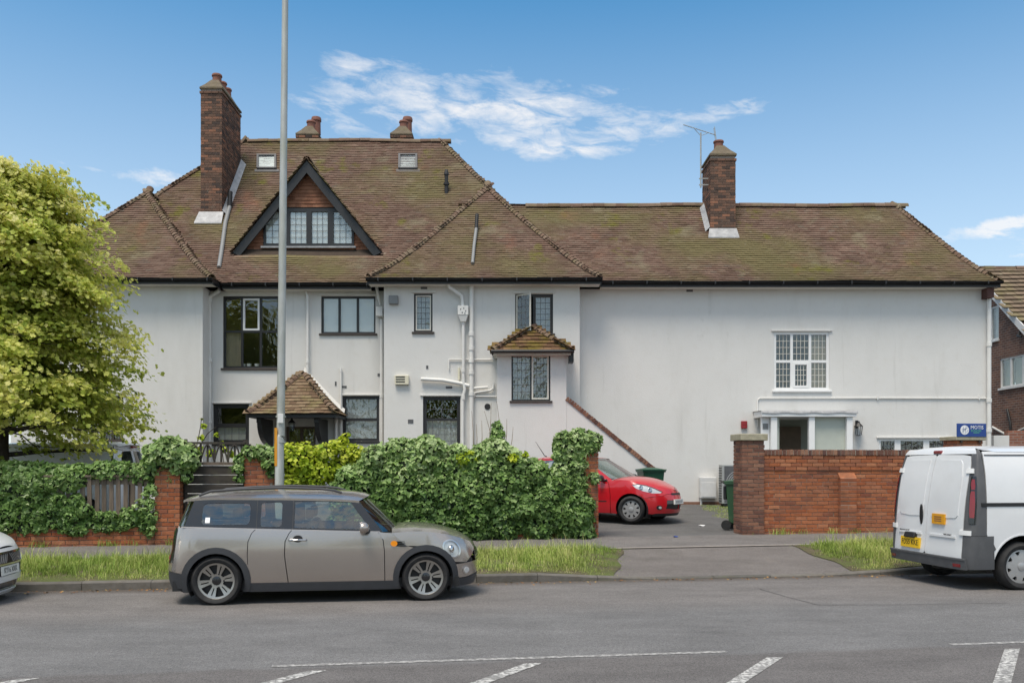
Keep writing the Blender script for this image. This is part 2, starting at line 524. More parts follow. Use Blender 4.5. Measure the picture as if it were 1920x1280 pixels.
mat('hung_tile', (.25, .11, .06), .85, tones=[(.17, .075, .045), (.25, .115, .07), (.31, .15, .09)], var=.2, scale=5, bump=.003, spec=.25)
BR = [(.29, .088, .040), (.35, .120, .053), (.40, .150, .072), (.22, .078, .048), (.44, .185, .095)]
mat('brick_red', BR[0], .9, rand=BR, var=.22, scale=22, bump=.006, bscale=90, spec=.2,
    spots=[((.17, .085, .055), 1.6, .5, .68, one, .6), ((.45, .30, .2), 14, .63, .76, one, .45)])
BD = [(.13, .065, .05), (.20, .095, .065), (.26, .13, .085), (.10, .055, .05), (.30, .16, .105)]
mat('brick_brown', BD[0], .9, rand=BD, var=.2, scale=22, bump=.006, bscale=90, spec=.2, spots=[((.34, .27, .2), 10, .62, .76, one, .45)])
mat('brick_chimney', BD[0], .92, tones=[(.070, .052, .046), (.13, .082, .062), (.19, .105, .074), (.28, .135, .085)], var=.2, scale=12, bump=.006, bscale=70, spec=.2,
    spots=[((.28, .25, .2), 5, .62, .76, one, .4)])
mat('mortar', (.34, .30, .25), .95, var=.15, scale=20, bump=.004)
mat('mortar_dark', (.27, .235, .20), .95, var=.15, scale=20, bump=.004)
mat('mortar_cap', (.135, .108, .074), .95, var=.25, scale=6, bump=.02, bscale=25, spots=[((.12, .10, .04), 4, .5, .7, one, .6)])
mat('terracotta', (.20, .085, .06), .8, var=.2, scale=8)
mat('stone_cap', (.36, .33, .24), .92, var=.18, scale=12, bump=.005, spots=[((.22, .2, .1), 6, .5, .7, one, .6)])
mat('asphalt_grey', (.12, .12, .122), .9, var=.1, scale=1.3)
mat('galvanised', (.42, .43, .41), .55, metal=.35, var=.14, scale=9, stretch=(1, 1, .3), spots=[((.30, .31, .22), 5, .5, .7, (1, 1, .25), .5)])
mat('timber_grey', (.16, .125, .095), .9, rand=[(.11, .085, .065), (.17, .13, .1), (.22, .175, .135)], var=.3, scale=9, stretch=(3, 3, .5), bump=.004, bscale=30, bstretch=(3, 3, .3))
mat('timber_dark', (.045, .038, .032), .9, var=.3, scale=9, stretch=(.4, 3, 3), bump=.004, spots=[((.11, .11, .06), 4, .55, .7, one, .5)])
mat('bark', (.055, .045, .035), .95, var=.3, scale=14, stretch=(1, 1, .35), bump=.02, bscale=26, bstretch=(1, 1, .3))
mat('plastic_green', (.010, .075, .038), .42, var=.1, scale=5)
mat('plastic_moss', (.032, .092, .040), .45, var=.1, scale=5, spots=[((.2, .24, .15), 4, .55, .75, one, .35)])
mat('plastic_black', (.014, .014, .015), .55, var=.15)
mat('rubber', (.017, .017, .018), .8, var=.2, scale=18, spots=[((.06, .055, .05), 7, .5, .75, one, .5)])
mat('alloy', (.42, .40, .37), .32, metal=.85, var=.08, scale=10)
mat('hubcap_silver', (.42, .42, .42), .38, metal=.5, var=.06, scale=10)
mat('chrome', (.62, .62, .62), .12, metal=1.0, var=0)
mat('dark_trim', (.038, .040, .045), .55, var=.12, scale=9)
mat('grey_trim', (.085, .087, .092), .6, var=.1, scale=7, spots=[((.14, .14, .14), 6, .5, .75, one, .4)])
mat('gloss_black', (.012, .012, .014), .12, var=0, coat=.6)
mat('paint_beige', (.44, .39, .352), .24, metal=.75, var=.025, scale=1.5, coat=.8)
mat('paint_silver', (.60, .61, .62), .3, metal=.45, var=.03, scale=2, coat=.8)
mat('paint_red', (.50, .006, .014), .3, var=.04, scale=2, coat=.9)
mat('paint_white', (.70, .71, .72), .32, var=.035, scale=1.5, coat=.6, spots=[((.58, .575, .56), 2, .5, .8, one, .4)])
mat('red_lens', (.22, .008, .012), .12, var=.1, coat=.7)
mat('amber_lens', (.75, .25, .01), .15, var=.05, coat=.6)
mat('lamp_reflector', (.72, .72, .71), .28, metal=.35, var=.12, scale=25)
mat('seat_fabric', (.03, .03, .032), .9, var=.2)
mat('plate_white', (.75, .75, .72), .45, var=.03)
mat('plate_yellow', (.80, .50, .015), .4, var=.05, scale=10)
mat('sticker_orange', (.72, .33, .012), .45, var=.08, scale=20)
mat('print_black', (.012, .012, .012), .5, var=0)
mat('sign_blue', (.016, .055, .24), .4, var=.04)
mat('sign_white', (.8, .8, .8), .45, var=0)
mat('sign_green', (.12, .5, .22), .45, var=0)
mat('alarm_red', (.27, .02, .025), .45, var=.05)
mat('metal_white', (.66, .66, .65), .5, var=.06, scale=6)
mat('metal_grey', (.36, .37, .36), .5, metal=.2, var=.08)
mat('door_wood', (.05, .022, .014), .4, var=.3, scale=8, stretch=(3, 3, .4), coat=.3)
mat('pale_green_wall', (.47, .50, .44), .8, var=.05)
mat('orange_strip', (.62, .27, .02), .5, var=.15, scale=8, stretch=(1, 1, .4))
LEAFY = dict(rough=.5, spec=.35, var=.22)
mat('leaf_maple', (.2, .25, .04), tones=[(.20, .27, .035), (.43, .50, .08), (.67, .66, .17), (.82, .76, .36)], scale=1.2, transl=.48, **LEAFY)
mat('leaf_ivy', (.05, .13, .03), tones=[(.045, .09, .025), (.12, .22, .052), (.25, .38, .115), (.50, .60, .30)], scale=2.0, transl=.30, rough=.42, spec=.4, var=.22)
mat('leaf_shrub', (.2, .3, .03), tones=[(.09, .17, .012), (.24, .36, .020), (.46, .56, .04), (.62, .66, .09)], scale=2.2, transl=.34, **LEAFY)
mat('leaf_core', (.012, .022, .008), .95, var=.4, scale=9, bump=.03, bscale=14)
mat('grass_blade', (.2, .3, .05), tones=[(.13, .22, .03), (.25, .36, .06), (.42, .47, .13), (.58, .52, .25)], scale=.9, transl=.25, rough=.6, spec=.3, var=.25)
mat('dry_leaf', (.25, .12, .05), tones=[(.13, .055, .02), (.28, .14, .05), (.36, .24, .08)], rough=.8, var=.2)
mat('flower_pink', (.55, .05, .12), .6, var=.2)
# ------------------------------------------------------------------ ground, road, kerb, verge, pavement, drive
def zroad(t): return -0.07 * (max(0.0, t - 5.0) / 7.9) ** 2 - 0.03 * (max(0.0, 1.0 - t) / 6.0) ** 2
def lerp(x, tab): return float(np.interp(x, [a for a, b in tab], [b for a, b in tab]))
def ktop(s): return lerp(s, [(2.7, .05), (3.5, -.042), (7.4, -.042), (8.3, .05)])
def zg(s, t):                                # ground height behind the kerb
    tilt = 0.005 * max(-8.0, min(12.0, s))
    if t <= 13.05: return ktop(s) - .004
    if t <= 14.9:
        k = (t - 13.05) / 1.85
        return (ktop(s) - .004) * (1 - k) + (.20 + tilt) * k
    return lerp(t, [(14.9, .20), (16.15, .29), (19.0, .36), (22.4, .61), (60, .65)]) + tilt * lerp(t, [(16, 1), (20, 0)])


def road_point(u, v, dz=0.0):
    z = 0.0
    for _ in range(6):
        D = F * (EYE - z) / (v - HOR); x = XP(u, D); t = -x * SU + D * CU; z = zroad(t)
    return x * CU + D * SU, t


def sheet(name, s_rng, t_rng, ns, ntn, zf, m, edge=None, parent=None):
    rows = []
    for j in range(ntn + 1):
        t = t_rng[0] + (t_rng[1] - t_rng[0]) * j / ntn
        a, b = s_rng if edge is None else edge(t)
        rows.append([(*W2(a + (b - a) * i / ns, t), zf(a + (b - a) * i / ns, t)) for i in range(ns + 1)])
    mb = MB(); mb.grid(rows)
    return mb.build(name, m, parent, smooth=True, org=None if parent else (0, 0, 0))


def surf_material(name, zones, speck=.35, sscale=170.0, bump=.006, spots=(), rough=.88):
    """mineral surface: zones = [(t position, colour)...] across the street, with aggregate speckle"""
    m = bpy.data.materials.new(name); m.use_nodes = True
    nt = m.node_tree; b = nt.nodes['Principled BSDF']
    g = nt.nodes.new('ShaderNodeNewGeometry'); sp = nt.nodes.new('ShaderNodeSeparateXYZ'); nt.links.new(g.outputs['Position'], sp.inputs[0])
    def M(op, a, b_):
        n = nt.nodes.new('ShaderNodeMath'); n.operation = op
        for i, v in enumerate((a, b_)):
            if isinstance(v, (int, float)): n.inputs[i].default_value = v
            else: nt.links.new(v, n.inputs[i])
        return n.outputs[0]
    tt = M('SUBTRACT', M('MULTIPLY', sp.outputs[1], CU), M('MULTIPLY', sp.outputs[0], SU))
    tt = M('ADD', tt, M('MULTIPLY', M('SUBTRACT', noise_node(nt, 2.5, 5.0, rotz=-TH, stretch=(.5, 1, 1)), 0.5), 0.25))
    base = zones[0][1]
    for (t0, c, w) in zones[1:]:
        base = mixcol(nt, mrange(nt, tt, t0 - w, t0 + w), base, c)
    big = mrange(nt, noise_node(nt, .8, 8.0, (1, 2.2, 1), .7), .3, .7, .80, 1.2)
    cx = nt.nodes.new('ShaderNodeCombineXYZ'); [nt.links.new(big, cx.inputs[i]) for i in range(3)]
    base = mixcol(nt, 1.0, base, cx.outputs[0], 'MULTIPLY')
    vo = nt.nodes.new('ShaderNodeTexVoronoi'); vo.inputs['Scale'].default_value = sscale; nt.links.new(g.outputs['Position'], vo.inputs['Vector'])
    rgb = nt.nodes.new('ShaderNodeSeparateColor'); nt.links.new(vo.outputs['Color'], rgb.inputs[0])
    sv = mrange(nt, rgb.outputs[0], 0, 1, 1 - speck, 1 + speck)
    cy = nt.nodes.new('ShaderNodeCombineXYZ'); [nt.links.new(sv, cy.inputs[i]) for i in range(3)]
    base = mixcol(nt, 1.0, base, cy.outputs[0], 'MULTIPLY')
    gr_ = mrange(nt, noise_node(nt, 34.0, 5.0, one, .75), .3, .7, .84, 1.16); cz = nt.nodes.new('ShaderNodeCombineXYZ'); [nt.links.new(gr_, cz.inputs[i]) for i in range(3)]
    base = mixcol(nt, 1.0, base, cz.outputs[0], 'MULTIPLY')
    for (c, sc_, lo, hi, st, amt) in spots:
        f = mrange(nt, noise_node(nt, sc_, 6.0, st, .6, loc=(sc_, 2.1, 0), rotz=-TH), lo, hi, 0, amt)
        base = mixcol(nt, f, base, c)
    nt.links.new(base, b.inputs['Base Color']); b.inputs['Roughness'].default_value = rough; b.inputs['Specular IOR Level'].default_value = .3
    bn = nt.nodes.new('ShaderNodeBump'); bn.inputs['Distance'].default_value = bump; bn.inputs['Strength'].default_value = 1.0
    nt.links.new(rgb.outputs[1], bn.inputs['Height']); nt.links.new(bn.outputs[0], b.inputs['Normal'])
    MATS[name] = m
    return m


surf_material('asphalt', [(0, (.142, .133, .129)), (7.42, (.170, .167, .166), .05), (10.1, (.186, .174, .167), .5), (12.6, (.11, .094, .08), .2)], speck=.42,
              spots=[((.085, .083, .082), 1.5, .60, .75, (.35, 1.2, 1), .45), ((.21, .205, .2), 3.1, .62, .78, (.3, 1.3, 1), .35), ((.08, .07, .06), 2.3, .68, .74, (1, 1, 1), .35)])
surf_material('path_asphalt', [(0, (.175, .158, .148)), (14.9, (.185, .172, .164), .05), (16.2, (.150, .146, .142), .1)], speck=.22,
              spots=[((.11, .10, .085), 1.3, .56, .72, one, .5), ((.25, .22, .19), 2.7, .6, .75, one, .35)])
surf_material('yard_tarmac', [(0, (.125, .122, .120))], speck=.25, spots=[((.17, .165, .155), .8, .5, .7, one, .6), ((.07, .075, .05), 1.8, .6, .75, one, .5)])
surf_material('earth', [(0, (.10, .085, .05))], speck=.35, sscale=60, bump=.02, spots=[((.10, .13, .03), 2.0, .42, .6, one, .8), ((.22, .17, .10), 6, .58, .7, one, .5)])
mat('kerb_stone', (.12, .11, .10), .92, rand=[(.095, .09, .08), (.12, .112, .10), (.15, .138, .122)], var=.2, scale=9, bump=.006, bscale=50,
    spots=[((.09, .075, .05), 5, .5, .7, one, .5), ((.12, .13, .05), 3, .6, .75, one, .5)])
mat('road_paint', (.56, .55, .525), .8, var=.1, scale=18, bump=.004, bscale=120, spots=[((.16, .155, .15), 26, .44, .54, (1, 1, 1), .9), ((.17, .165, .16), 7, .50, .60, (1, 1, 1), .75), ((.3, .3, .29), 5, .55, .75, one, .6)])
mat('road_paint_thin', (.40, .39, .375), .8, var=.12, scale=18, bump=.004, bscale=120, spots=[((.17, .165, .16), 22, .42, .54, (1, 1, 1), .9)])
mat('tar_seam', (.075, .073, .07), .8, var=.2)
mat('field', (.09, .11, .04), .95, var=.2, scale=.2)

gmb = MB(); gmb.grid([[(x, y, -.45) for x in (-900, -200, -60, 0, 60, 200, 900)] for y in (-900, -200, -60, 0, 60, 200, 1400)])
tag(gmb.build('ground', MATS['field'], org=(0, 0, 0)), kind='structure')
rmb = MB()
tst = [-6.0, -3, 0, 2, 4, 5, 6, 7, 7.5, 8, 9, 10, 11, 12, 12.5, 12.92]
rmb.grid([[(*W2(s, t), zroad(t)) for s in range(-120, 121, 4)] for t in tst])
road = tag(rmb.build('road', MATS['asphalt'], smooth=True, org=(0, 0, 0)), kind='structure')
# far pavement on the photographer's side, out of the picture
tag(sheet('footway', (-120, 120), (-60, -6.0), 10, 2, lambda s, t: .05, MATS['path_asphalt']), kind='structure')

def mark_poly(name, pts, parent=road, m='road_paint'):
    mb = MB()
    # split along the length so the thin sheet follows the camber
    (a, b, c, d) = [np.array(p) for p in pts]
    n = 6; rows = []
    for i in range(n + 1):
        p, q = a + (d - a) * i / n, b + (c - b) * i / n
        rows.append([(*W2(p[0], p[1]), zroad(p[1]) + .004), (*W2(q[0], q[1]), zroad(q[1]) + .004)])
    mb.grid(rows)
    return mb.build(name, MATS[m], parent)

for (s0, s1) in ((-.92, 3.03), (5.22, 9.2), (-6.9, -3.1)):
    mark_poly('lane_marking', [(s0, 7.475), (s0, 7.55), (s1, 7.55), (s1, 7.475)], m='road_paint_thin')
HQ = [[(575, 1257), (613, 1257), (530, 1281), (470, 1281)], [(38, 1272), (73, 1271), (48, 1281), (-14, 1281)], [(985, 1243), (1017, 1243), (927, 1281), (887, 1281)],
      [(1437, 1232), (1469, 1232), (1406, 1281), (1352, 1281)], [(1880, 1216), (1916, 1216), (1886, 1281), (1830, 1281)]]
HP = [[np.array(road_point(*p)) for p in q] for q in HQ]
hdir = np.mean([((P[2] + P[3]) - (P[0] + P[1])) / abs(((P[2] + P[3]) - (P[0] + P[1]))[1]) for P in HP[2:]], axis=0)   # all bars run the same way
hwid = np.mean([np.hypot(*(P[1] - P[0])) for P in HP[2:]])
for P in HP:
    m_ = (P[0] + P[1]) / 2; e_ = np.array([hwid / 2, 0.0])
    mark_poly('hatch_marking', [m_ - e_, m_ + e_, m_ + e_ + hdir * 1.7, m_ - e_ + hdir * 1.7])
# patch joint in the surface by the van
jp = [road_point(*p) for p in ((1425, 1104), (1480, 1120), (1535, 1134), (1700, 1133), (1890, 1130))]
for a, b in zip(jp, jp[1:]):
    d = np.array(b) - np.array(a); nn = np.array([-d[1], d[0]]) / np.hypot(*d) * .006
    mark_poly('tar_joint', [np.array(a) - nn, np.array(a) + nn, np.array(b) + nn, np.array(b) - nn], m='tar_seam')

# kerb: separate stones
kerb = thing('kerb', None, None, (0, 0, 0)); tag(kerb, kind='structure')
sk = -14.2
while sk < 19:
    L = .915
    a, b = sk + .004, sk + L - .004
    za, zb = ktop(a), ktop(b)
    mb = MB(); j = random.uniform(-.006, .006); k = random.uniform(-.005, .004)
    cs = []
    prof = [(12.905 + j, -.25), (12.905 + j, -.05 + 1), (12.925 + j, 0 + 1), (13.035 + j, 0 + 1), (13.035 + j, -.25)]
    for s_, zt in ((a, za), (b, zb)):
        for (t, h) in prof: cs.append((*W2(s_, t), h if h < 0 else zt + (h - 1 if h > .99 else -.02) + k))
    # chamfer point sits just under the top edge
    n = len(prof)
    for i_, zt in ((1, za), (1 + n, zb)): cs[i_] = (cs[i_][0], cs[i_][1], zt - .02 + k)
    mb.add(cs, [tuple(range(n)), tuple(range(n, 2 * n))[::-1]] + [(i, (i + 1) % n, n + (i + 1) % n, n + i)[::-1] for i in range(n)])
    mb.build('kerb_stone', MATS['kerb_stone'], kerb)
    sk += L

vergeL = lambda t: 3.5 + .62 * (t - 13.03) / 1.87 + .05 * math.sin(t * 7)
vergeR = lambda t: 7.5 - .30 * (t - 13.03) / 1.87 + .05 * math.sin(t * 6 + 1)
tag(sheet('verge', None, (13.03, 14.9), 60, 10, zg, MATS['earth'], edge=lambda t: (-60, vergeL(t))), kind='structure')
tag(sheet('verge', None, (13.03, 14.9), 60, 10, zg, MATS['earth'], edge=lambda t: (vergeR(t), 60)), kind='structure')
tag(sheet('drive_crossing', None, (13.03, 14.9), 20, 14, lambda s, t: zg(s, t) - .012, MATS['path_asphalt'], edge=lambda t: (vergeL(t) - .03, vergeR(t) + .03)), kind='structure')
tag(sheet('pavement', (-60, 60), (14.9, 16.2), 120, 6, zg, MATS['path_asphalt']), kind='structure')
tag(sheet('yard', (-60, 60), (16.2, 60), 60, 60, zg, MATS['yard_tarmac']), kind='structure')
# edging line between pavement and crossing
em = MB()
em.grid([[(*W2(s, t), zg(s, t) + .004) for s in np.linspace(3.9, 9.5, 20)] for t in (14.86, 14.95)])
mat('edging', (.24, .215, .195), .9, var=.15, scale=9)
tag(em.build('pavement_edging', MATS['edging'], org=(0, 0, 0)), kind='structure')
# ------------------------------------------------------------------ the white house
YL, YR, YB, YW, YT = 23.3, 23.95, 23.3, 23.7, 22.7
ZE, ZB = 6.53, .25
XL0, XL1 = -13.27, XP(380, YL)
XB0, XB1 = XP(720, YB), XP(1087, YB)
XW1 = 12.80
house = thing('white_house', 'long white rendered house with brown clay tile roofs, gabled dormer and brick chimneys', 'house', (-.5, 23.3, .6), world_coords=True)


class View:                                  # a wall plane parallel to the picture
    def __init__(s, Y): s.Y = Y
    def x(s, u): return XP(u, s.Y)
    def z(s, v): return ZP(v, s.Y)


def wallmap(Y): return lambda a, b, d: (a, Y - d, b)


def window(Y, u0, u1, v0, v1, cols=(), rows=(), fw=.055, m='black_paint', lead=None, sill='brown_paint', back=None, cas={}, label=None, head=True, lead_m='lead_bar', rev=.06, leads={}, backs={}, mw=None, skip=()):
    V = View(Y); x0, x1, z1, z0 = V.x(u0), V.x(u1), V.z(v0), V.z(v1)
    mw = mw or fw
    yf, yb = Y + rev, Y + rev + .055
    f = MB()
    f.box((x0, yf, z0), (x0 + fw, yb, z1)); f.box((x1 - fw, yf, z0), (x1, yb, z1))
    f.box((x0 + fw, yf, z0), (x1 - fw, yb, z0 + fw)); f.box((x0 + fw, yf, z1 - fw), (x1 - fw, yb, z1))
    xs = [x0 + fw] + sum([[V.x(c) - mw / 2, V.x(c) + mw / 2] for c in cols], []) + [x1 - fw]
    zs = [z1 - fw] + sum([[V.z(r) + mw / 2, V.z(r) - mw / 2] for r in rows], []) + [z0 + fw]
    for c in cols: f.box((V.x(c) - mw / 2, yf + .002, z0 + fw), (V.x(c) + mw / 2, yb, z1 - fw))
    for r in rows:
        for i in range(0, len(xs), 2): f.box((xs[i], yf + .004, V.z(r) - mw / 2), (xs[i + 1], yb, V.z(r) + mw / 2))
    w = f.build('window', MATS[m], house)
    if label: w['label'] = label
    for j in range(0, len(zs), 2):
        for i in range(0, len(xs), 2):
            a0, a1, b1, b0 = xs[i], xs[i + 1], zs[j], zs[j + 1]
            key = (i // 2, j // 2)
            if key in skip: continue
            if key in cas:                    # an opening light with its own frame
                cm, cw = cas[key]
                k = MB(); y0, y1 = yf - .012, yb - .01
                k.box((a0, y0, b0), (a0 + cw, y1, b1)); k.box((a1 - cw, y0, b0), (a1, y1, b1))
                k.box((a0 + cw, y0, b0), (a1 - cw, y1, b0 + cw)); k.box((a0 + cw, y0, b1 - cw), (a1 - cw, y1, b1))
                k.build('casement', MATS[cm], w)
                a0 += cw; a1 -= cw; b0 += cw; b1 -= cw
            p = MB(); p.box((a0, yf + .03, b0), (a1, yf + .035, b1)); p.build('pane', MATS['window_glass'], w)
            ld = leads.get(key, lead)
            if ld:
                nx, nzz = ld[:2]; lw = ld[2] if len(ld) > 2 else .011; l = MB()
                for q in range(1, nx): x = a0 + (a1 - a0) * q / nx; l.box((x - lw / 2, yf + .018, b0), (x + lw / 2, yf + .0285, b1))
                for q in range(1, nzz): z = b0 + (b1 - b0) * q / nzz; l.box((a0, yf + .02, z - lw / 2), (a1, yf + .0275, z + lw / 2))
                l.build('glazing_bars', MATS[lead_m], w)
            bk = backs.get(key, back)
            if bk:
                c = MB(); yq_ = yb + (.004 if bk == 'blind_pale' else .05); c.box((a0 - .025, yq_, b0 - .025), (a1 + .025, yq_ + .012, b1 + .025)); c.build('curtain', MATS[bk], w)  # near-black sheet stands for an unlit room, pale sheet for reflected sky
    if sill:
        s_ = MB(); s_.box((x0 - .05, Y - .05, z0 - .055), (x1 + .05, Y + .115, z0 - .001)); s_.build('sill', MATS[sill], w, bevel=.006)
    if head:
        s_ = MB(); s_.box((x0 - .07, Y - .045, z1 + .012), (x1 + .07, Y + .02, z1 + .05)); s_.build('drip_head', MATS['render_white'], w, bevel=.006)
    return rect(x0, z0, x1, z1)


# windows, wall by wall (photo columns and rows on each wall plane)
hR = [window(YR, 418, 524, 555, 690, cols=(453, 488), rows=(621,), fw=.06, mw=.06, cas={(1, 0): ('white_paint', .05)}, head=False, rev=.04,
             backs={(0, 1): 'curtain_warm'}, label='tall six light window with one white framed casement above the porch side'),
      window(YR, 602, 704, 555, 625, cols=(635.5, 670), fw=.05, mw=.06, back='blind_pale', label='three light window with pale blinds under the eaves'),  # pale sheet behind carries the brightness of the mirrored sky
      window(YR, 399, 467, 757, 832, rows=(797,), fw=.11, head=True, leads={(0, 1): (4, 2)}, backs={(0, 1): 'curtain'}, sill='black_paint', label='black sash window left of the porch'),
      window(YR, 642, 711, 742, 827, rows=(786,), fw=.08, mw=.08, back='net_curtain', sill='black_paint', head=True, label='black sash window with patterned net curtain')]
door_hole = rect(XP(535, YR), .55, XP(592, YR), ZP(799, YR))
hB = [window(YB, 776, 811, 550, 622, lead=(3, 6, .012), fw=.045, cas={(0, 0): ('soffit', .03)}, back='net_curtain', label='narrow leaded window under the eaves'),
      window(YB, 966, 1037, 551, 625, cols=(1001,), fw=.045, lead=(3, 6, .012), cas={(1, 0): ('brown_paint', .03)}, skip=((0, 0),), label='leaded window with its left casement open', backs={(1, 0): 'net_curtain'}),
      window(YB, 793, 863, 743, 846, rows=(786,), fw=.09, mw=.07, leads={(0, 1): (5, 4), (0, 0): (2, 2, .014)}, backs={(0, 1): 'curtain'}, sill='black_paint', label='black sash window beside the soil pipes')]
hT = [window(YT, 959, 1032, 663, 751, cols=(995.5,), fw=.04, lead=(4, 6, .011), cas={(1, 0): ('soffit', .04)}, backs={(0, 0): 'net_curtain'}, sill='brown_paint', head=False, label='leaded window in the small stair turret')]
hW = [window(YW, 1451, 1555, 622, 731, cols=(1485, 1519.5), rows=(677,), fw=.07, mw=.07, m='white_paint', sill='white_paint', lead=(4, 4, .012), lead_m='soffit', cas={(1, 1): ('white_paint', .055)},
             backs={(2, 0): 'curtain_warm', (2, 1): 'curtain_warm'}, rev=.03, label='white framed window of six leaded lights'),
      window(YW, 1648, 1782, 822, 880, cols=(1684, 1738), fw=.06, mw=.16, m='white_paint', sill='white_paint', lead=(4, 5, .011), lead_m='lead_bar', rev=.03, label='low white window with small panes behind the brick wall')]
porch_hole = rect(XP(1450, YW), .35, XP(1597, YW), ZP(786, YW))
hL = [window(YL, 188, 231, 742, 828, cols=(209,), fw=.07, m='brown_paint', lead=(3, 5, .012), sill='brown_paint', back='dark_room', label='brown framed window half hidden by the tree')]

# open casement of the bay window
V = View(YB)
hx, hz0, hz1 = V.x(968.5), V.z(622), V.z(553)
c1 = Vector((hx, YB + .04, hz0)); dirv = Vector((math.cos(math.radians(-38)), math.sin(math.radians(-38)), 0)); cwid = .47
mb = MB()
for a, b in ((0, .03), (cwid - .03, cwid)): mb.beam(c1 + dirv * ((a + b) / 2), c1 + dirv * ((a + b) / 2) + Vector((0, 0, hz1 - hz0)), .03, .03, up=dirv)
for z in (.015, hz1 - hz0 - .015): mb.beam(c1 + dirv * .03 + Vector((0, 0, z)), c1 + dirv * (cwid - .03) + Vector((0, 0, z)), .03, .03)
oc = mb.build('open_casement', MATS['soffit'], house)
p = MB(); p.beam(c1 + dirv * .03 + Vector((0, 0, (hz1 - hz0) / 2)), c1 + dirv * (cwid - .03) + Vector((0, 0, (hz1 - hz0) / 2)), .005, hz1 - hz0 - .06); p.build('pane', MATS['window_glass'], oc)
p = MB()
for q in (1, 2): p.beam(c1 + dirv * (.03 + (cwid - .06) * q / 3) + Vector((0, 0, .03)), c1 + dirv * (.03 + (cwid - .06) * q / 3) + Vector((0, 0, hz1 - hz0 - .03)), .010, .010, up=dirv)
for q in range(1, 6): z = (hz1 - hz0) * q / 6; p.beam(c1 + dirv * .03 + Vector((0, 0, z)), c1 + dirv * (cwid - .03) + Vector((0, 0, z)), .008, .010)
p.build('glazing_bars', MATS['lead_bar'], oc)

WT = 6.40
patch('wall', rect(XL0, ZB, XL1, WT), hL, wallmap(YL), MATS['render_white'], house, grid=99, thick=.25)
patch('wall', rect(XL1, ZB, XB0, WT), hR + [door_hole], wallmap(YR), MATS['render_white'], house, grid=99, thick=.25)
patch('wall', rect(XB0, ZB, XB1, WT), hB, wallmap(YB), MATS['render_white'], house, grid=99, thick=.25)
patch('wall', rect(XB1, ZB, XW1, WT), hW + [porch_hole], wallmap(YW), MATS['render_white'], house, grid=99, thick=.25)
for (c0, c1) in (((XL1 - .25, YL + .003, ZB), (XL1 - .003, YR + .2, WT - .003)), ((XB0 + .003, YB + .003, ZB), (XB0 + .25, YR + .2, WT - .003)), ((XB1 - .25, YB + .003, ZB), (XB1 - .003, YW + .2, WT - .003)),
                 ((XW1 - .25, YW + .003, ZB), (XW1 - .003, 28.2, WT - .003)), ((XL0 + .003, YL + .003, ZB), (XL0 + .25, 33.3, WT - .003)), ((XL0 + .26, 33.05, ZB), (2.0, 33.3, WT - .003)),
                 ((2.0, 27.9, ZB), (XW1 - .26, 28.15, WT - .003)), ((1.8, 28.2, ZB), (2.05, 33.0, WT - .003))):
    mb = MB(); mb.box(c0, c1); mb.build('return_wall', MATS['render_white'], house)
mb = MB(); mb.box((XL0 + .3, YR + 1.3, ZB), (XW1 - .3, YR + 1.35, WT - .1)); mb.build('inner_wall', MATS['dark_room'], house)
mb = MB(); mb.box((XL0 + .3, YR + .26, 3.45), (XW1 - .3, YR + 1.29, 3.6)); mb.build('floor_slab', MATS['dark_room'], house)
# brick plinth at the foot of the right wing
mb = MB(); mb.box((3.7, YW - .02, ZB), (XP(1440, YW), YW - .001, .68)); mb.build('plinth', MATS['brick_brown'], house)

# turret over the stair and the sloping stair wall
xt0, xt1 = XP(932, YT), XP(1062, YT)
patch('turret_wall', rect(xt0, ZB, xt1, 4.56), hT, wallmap(YT), MATS['render_white'], house, grid=99, thick=.2)
mb = MB(); mb.box((xt0 + .003, YT + .003, ZB), (xt0 + .2, YB - .003, 4.55)); mb.box((xt1 - .2, YT + .003, ZB), (xt1 - .003, YB - .003, 4.55)); mb.build('turret_side', MATS['render_white'], house)
mb = MB(); mb.box((xt0 + .21, YT + .5, 2.2), (xt1 - .21, YT + .55, 4.5)); mb.build('turret_lining', MATS['blind_pale'], house)
xs0, zs0, xs1, zs1 = xt1, ZP(750, YT), XP(1232, YT), ZP(888, YT)
mb = MB(); mb.prism([(xs0 + .002, ZB), (xs1, ZB), (xs1, zs1), (xs0 + .002, zs0)], lambda a, b, d: (a, d, b), YT + .01, YT + .30); mb.build('stair_wall', MATS['render_white'], house)
cop = MB()
cop.beam((xs0 - .0, YT + .155, zs0 + .035), (xs1 + .02, YT + .155, zs1 + .035), .30, .05); copo = cop.build('stair_coping', MATS['mortar_dark'], house)
L = math.hypot(xs1 - xs0, zs1 - zs0); nb = int(L / .078); dv = Vector((xs1 - xs0, 0, zs1 - zs0)).normalized()
me0 = None
for i in range(nb):
    c = Vector((xs0, YT + .15, zs0 + .055)) + dv * (i + .5) * L / nb
    if me0 is None:
        b = MB(); b.box((-.033, -.17, -.055), (.033, .17, .055)); tmp = b.build('brick', MATS['brick_brown'], org=(0, 0, 0)); me0 = tmp.data; bpy.data.objects.remove(tmp)
    o = link_mesh('brick', me0, None, copo); o.location = c - ORG[copo.name]; o.rotation_euler = (random.uniform(-.03, .03), -math.atan2(dv.z, dv.x) + random.uniform(-.03, .03), 0)

# ---------------------------------------------------------------- roofs
def prof(r): r = np.asarray(r, float); return 1.18 * r - .32 * (1 - np.exp(-np.maximum(r, 0) / .6))
def dprof(r): return 1.18 - .32 / .6 * np.exp(-np.maximum(np.asarray(r, float), 0) / .6)
lin = lambda k: (lambda r: k * np.asarray(r, float), lambda r: k + 0 * np.asarray(r, float))
BELL = (prof, dprof)


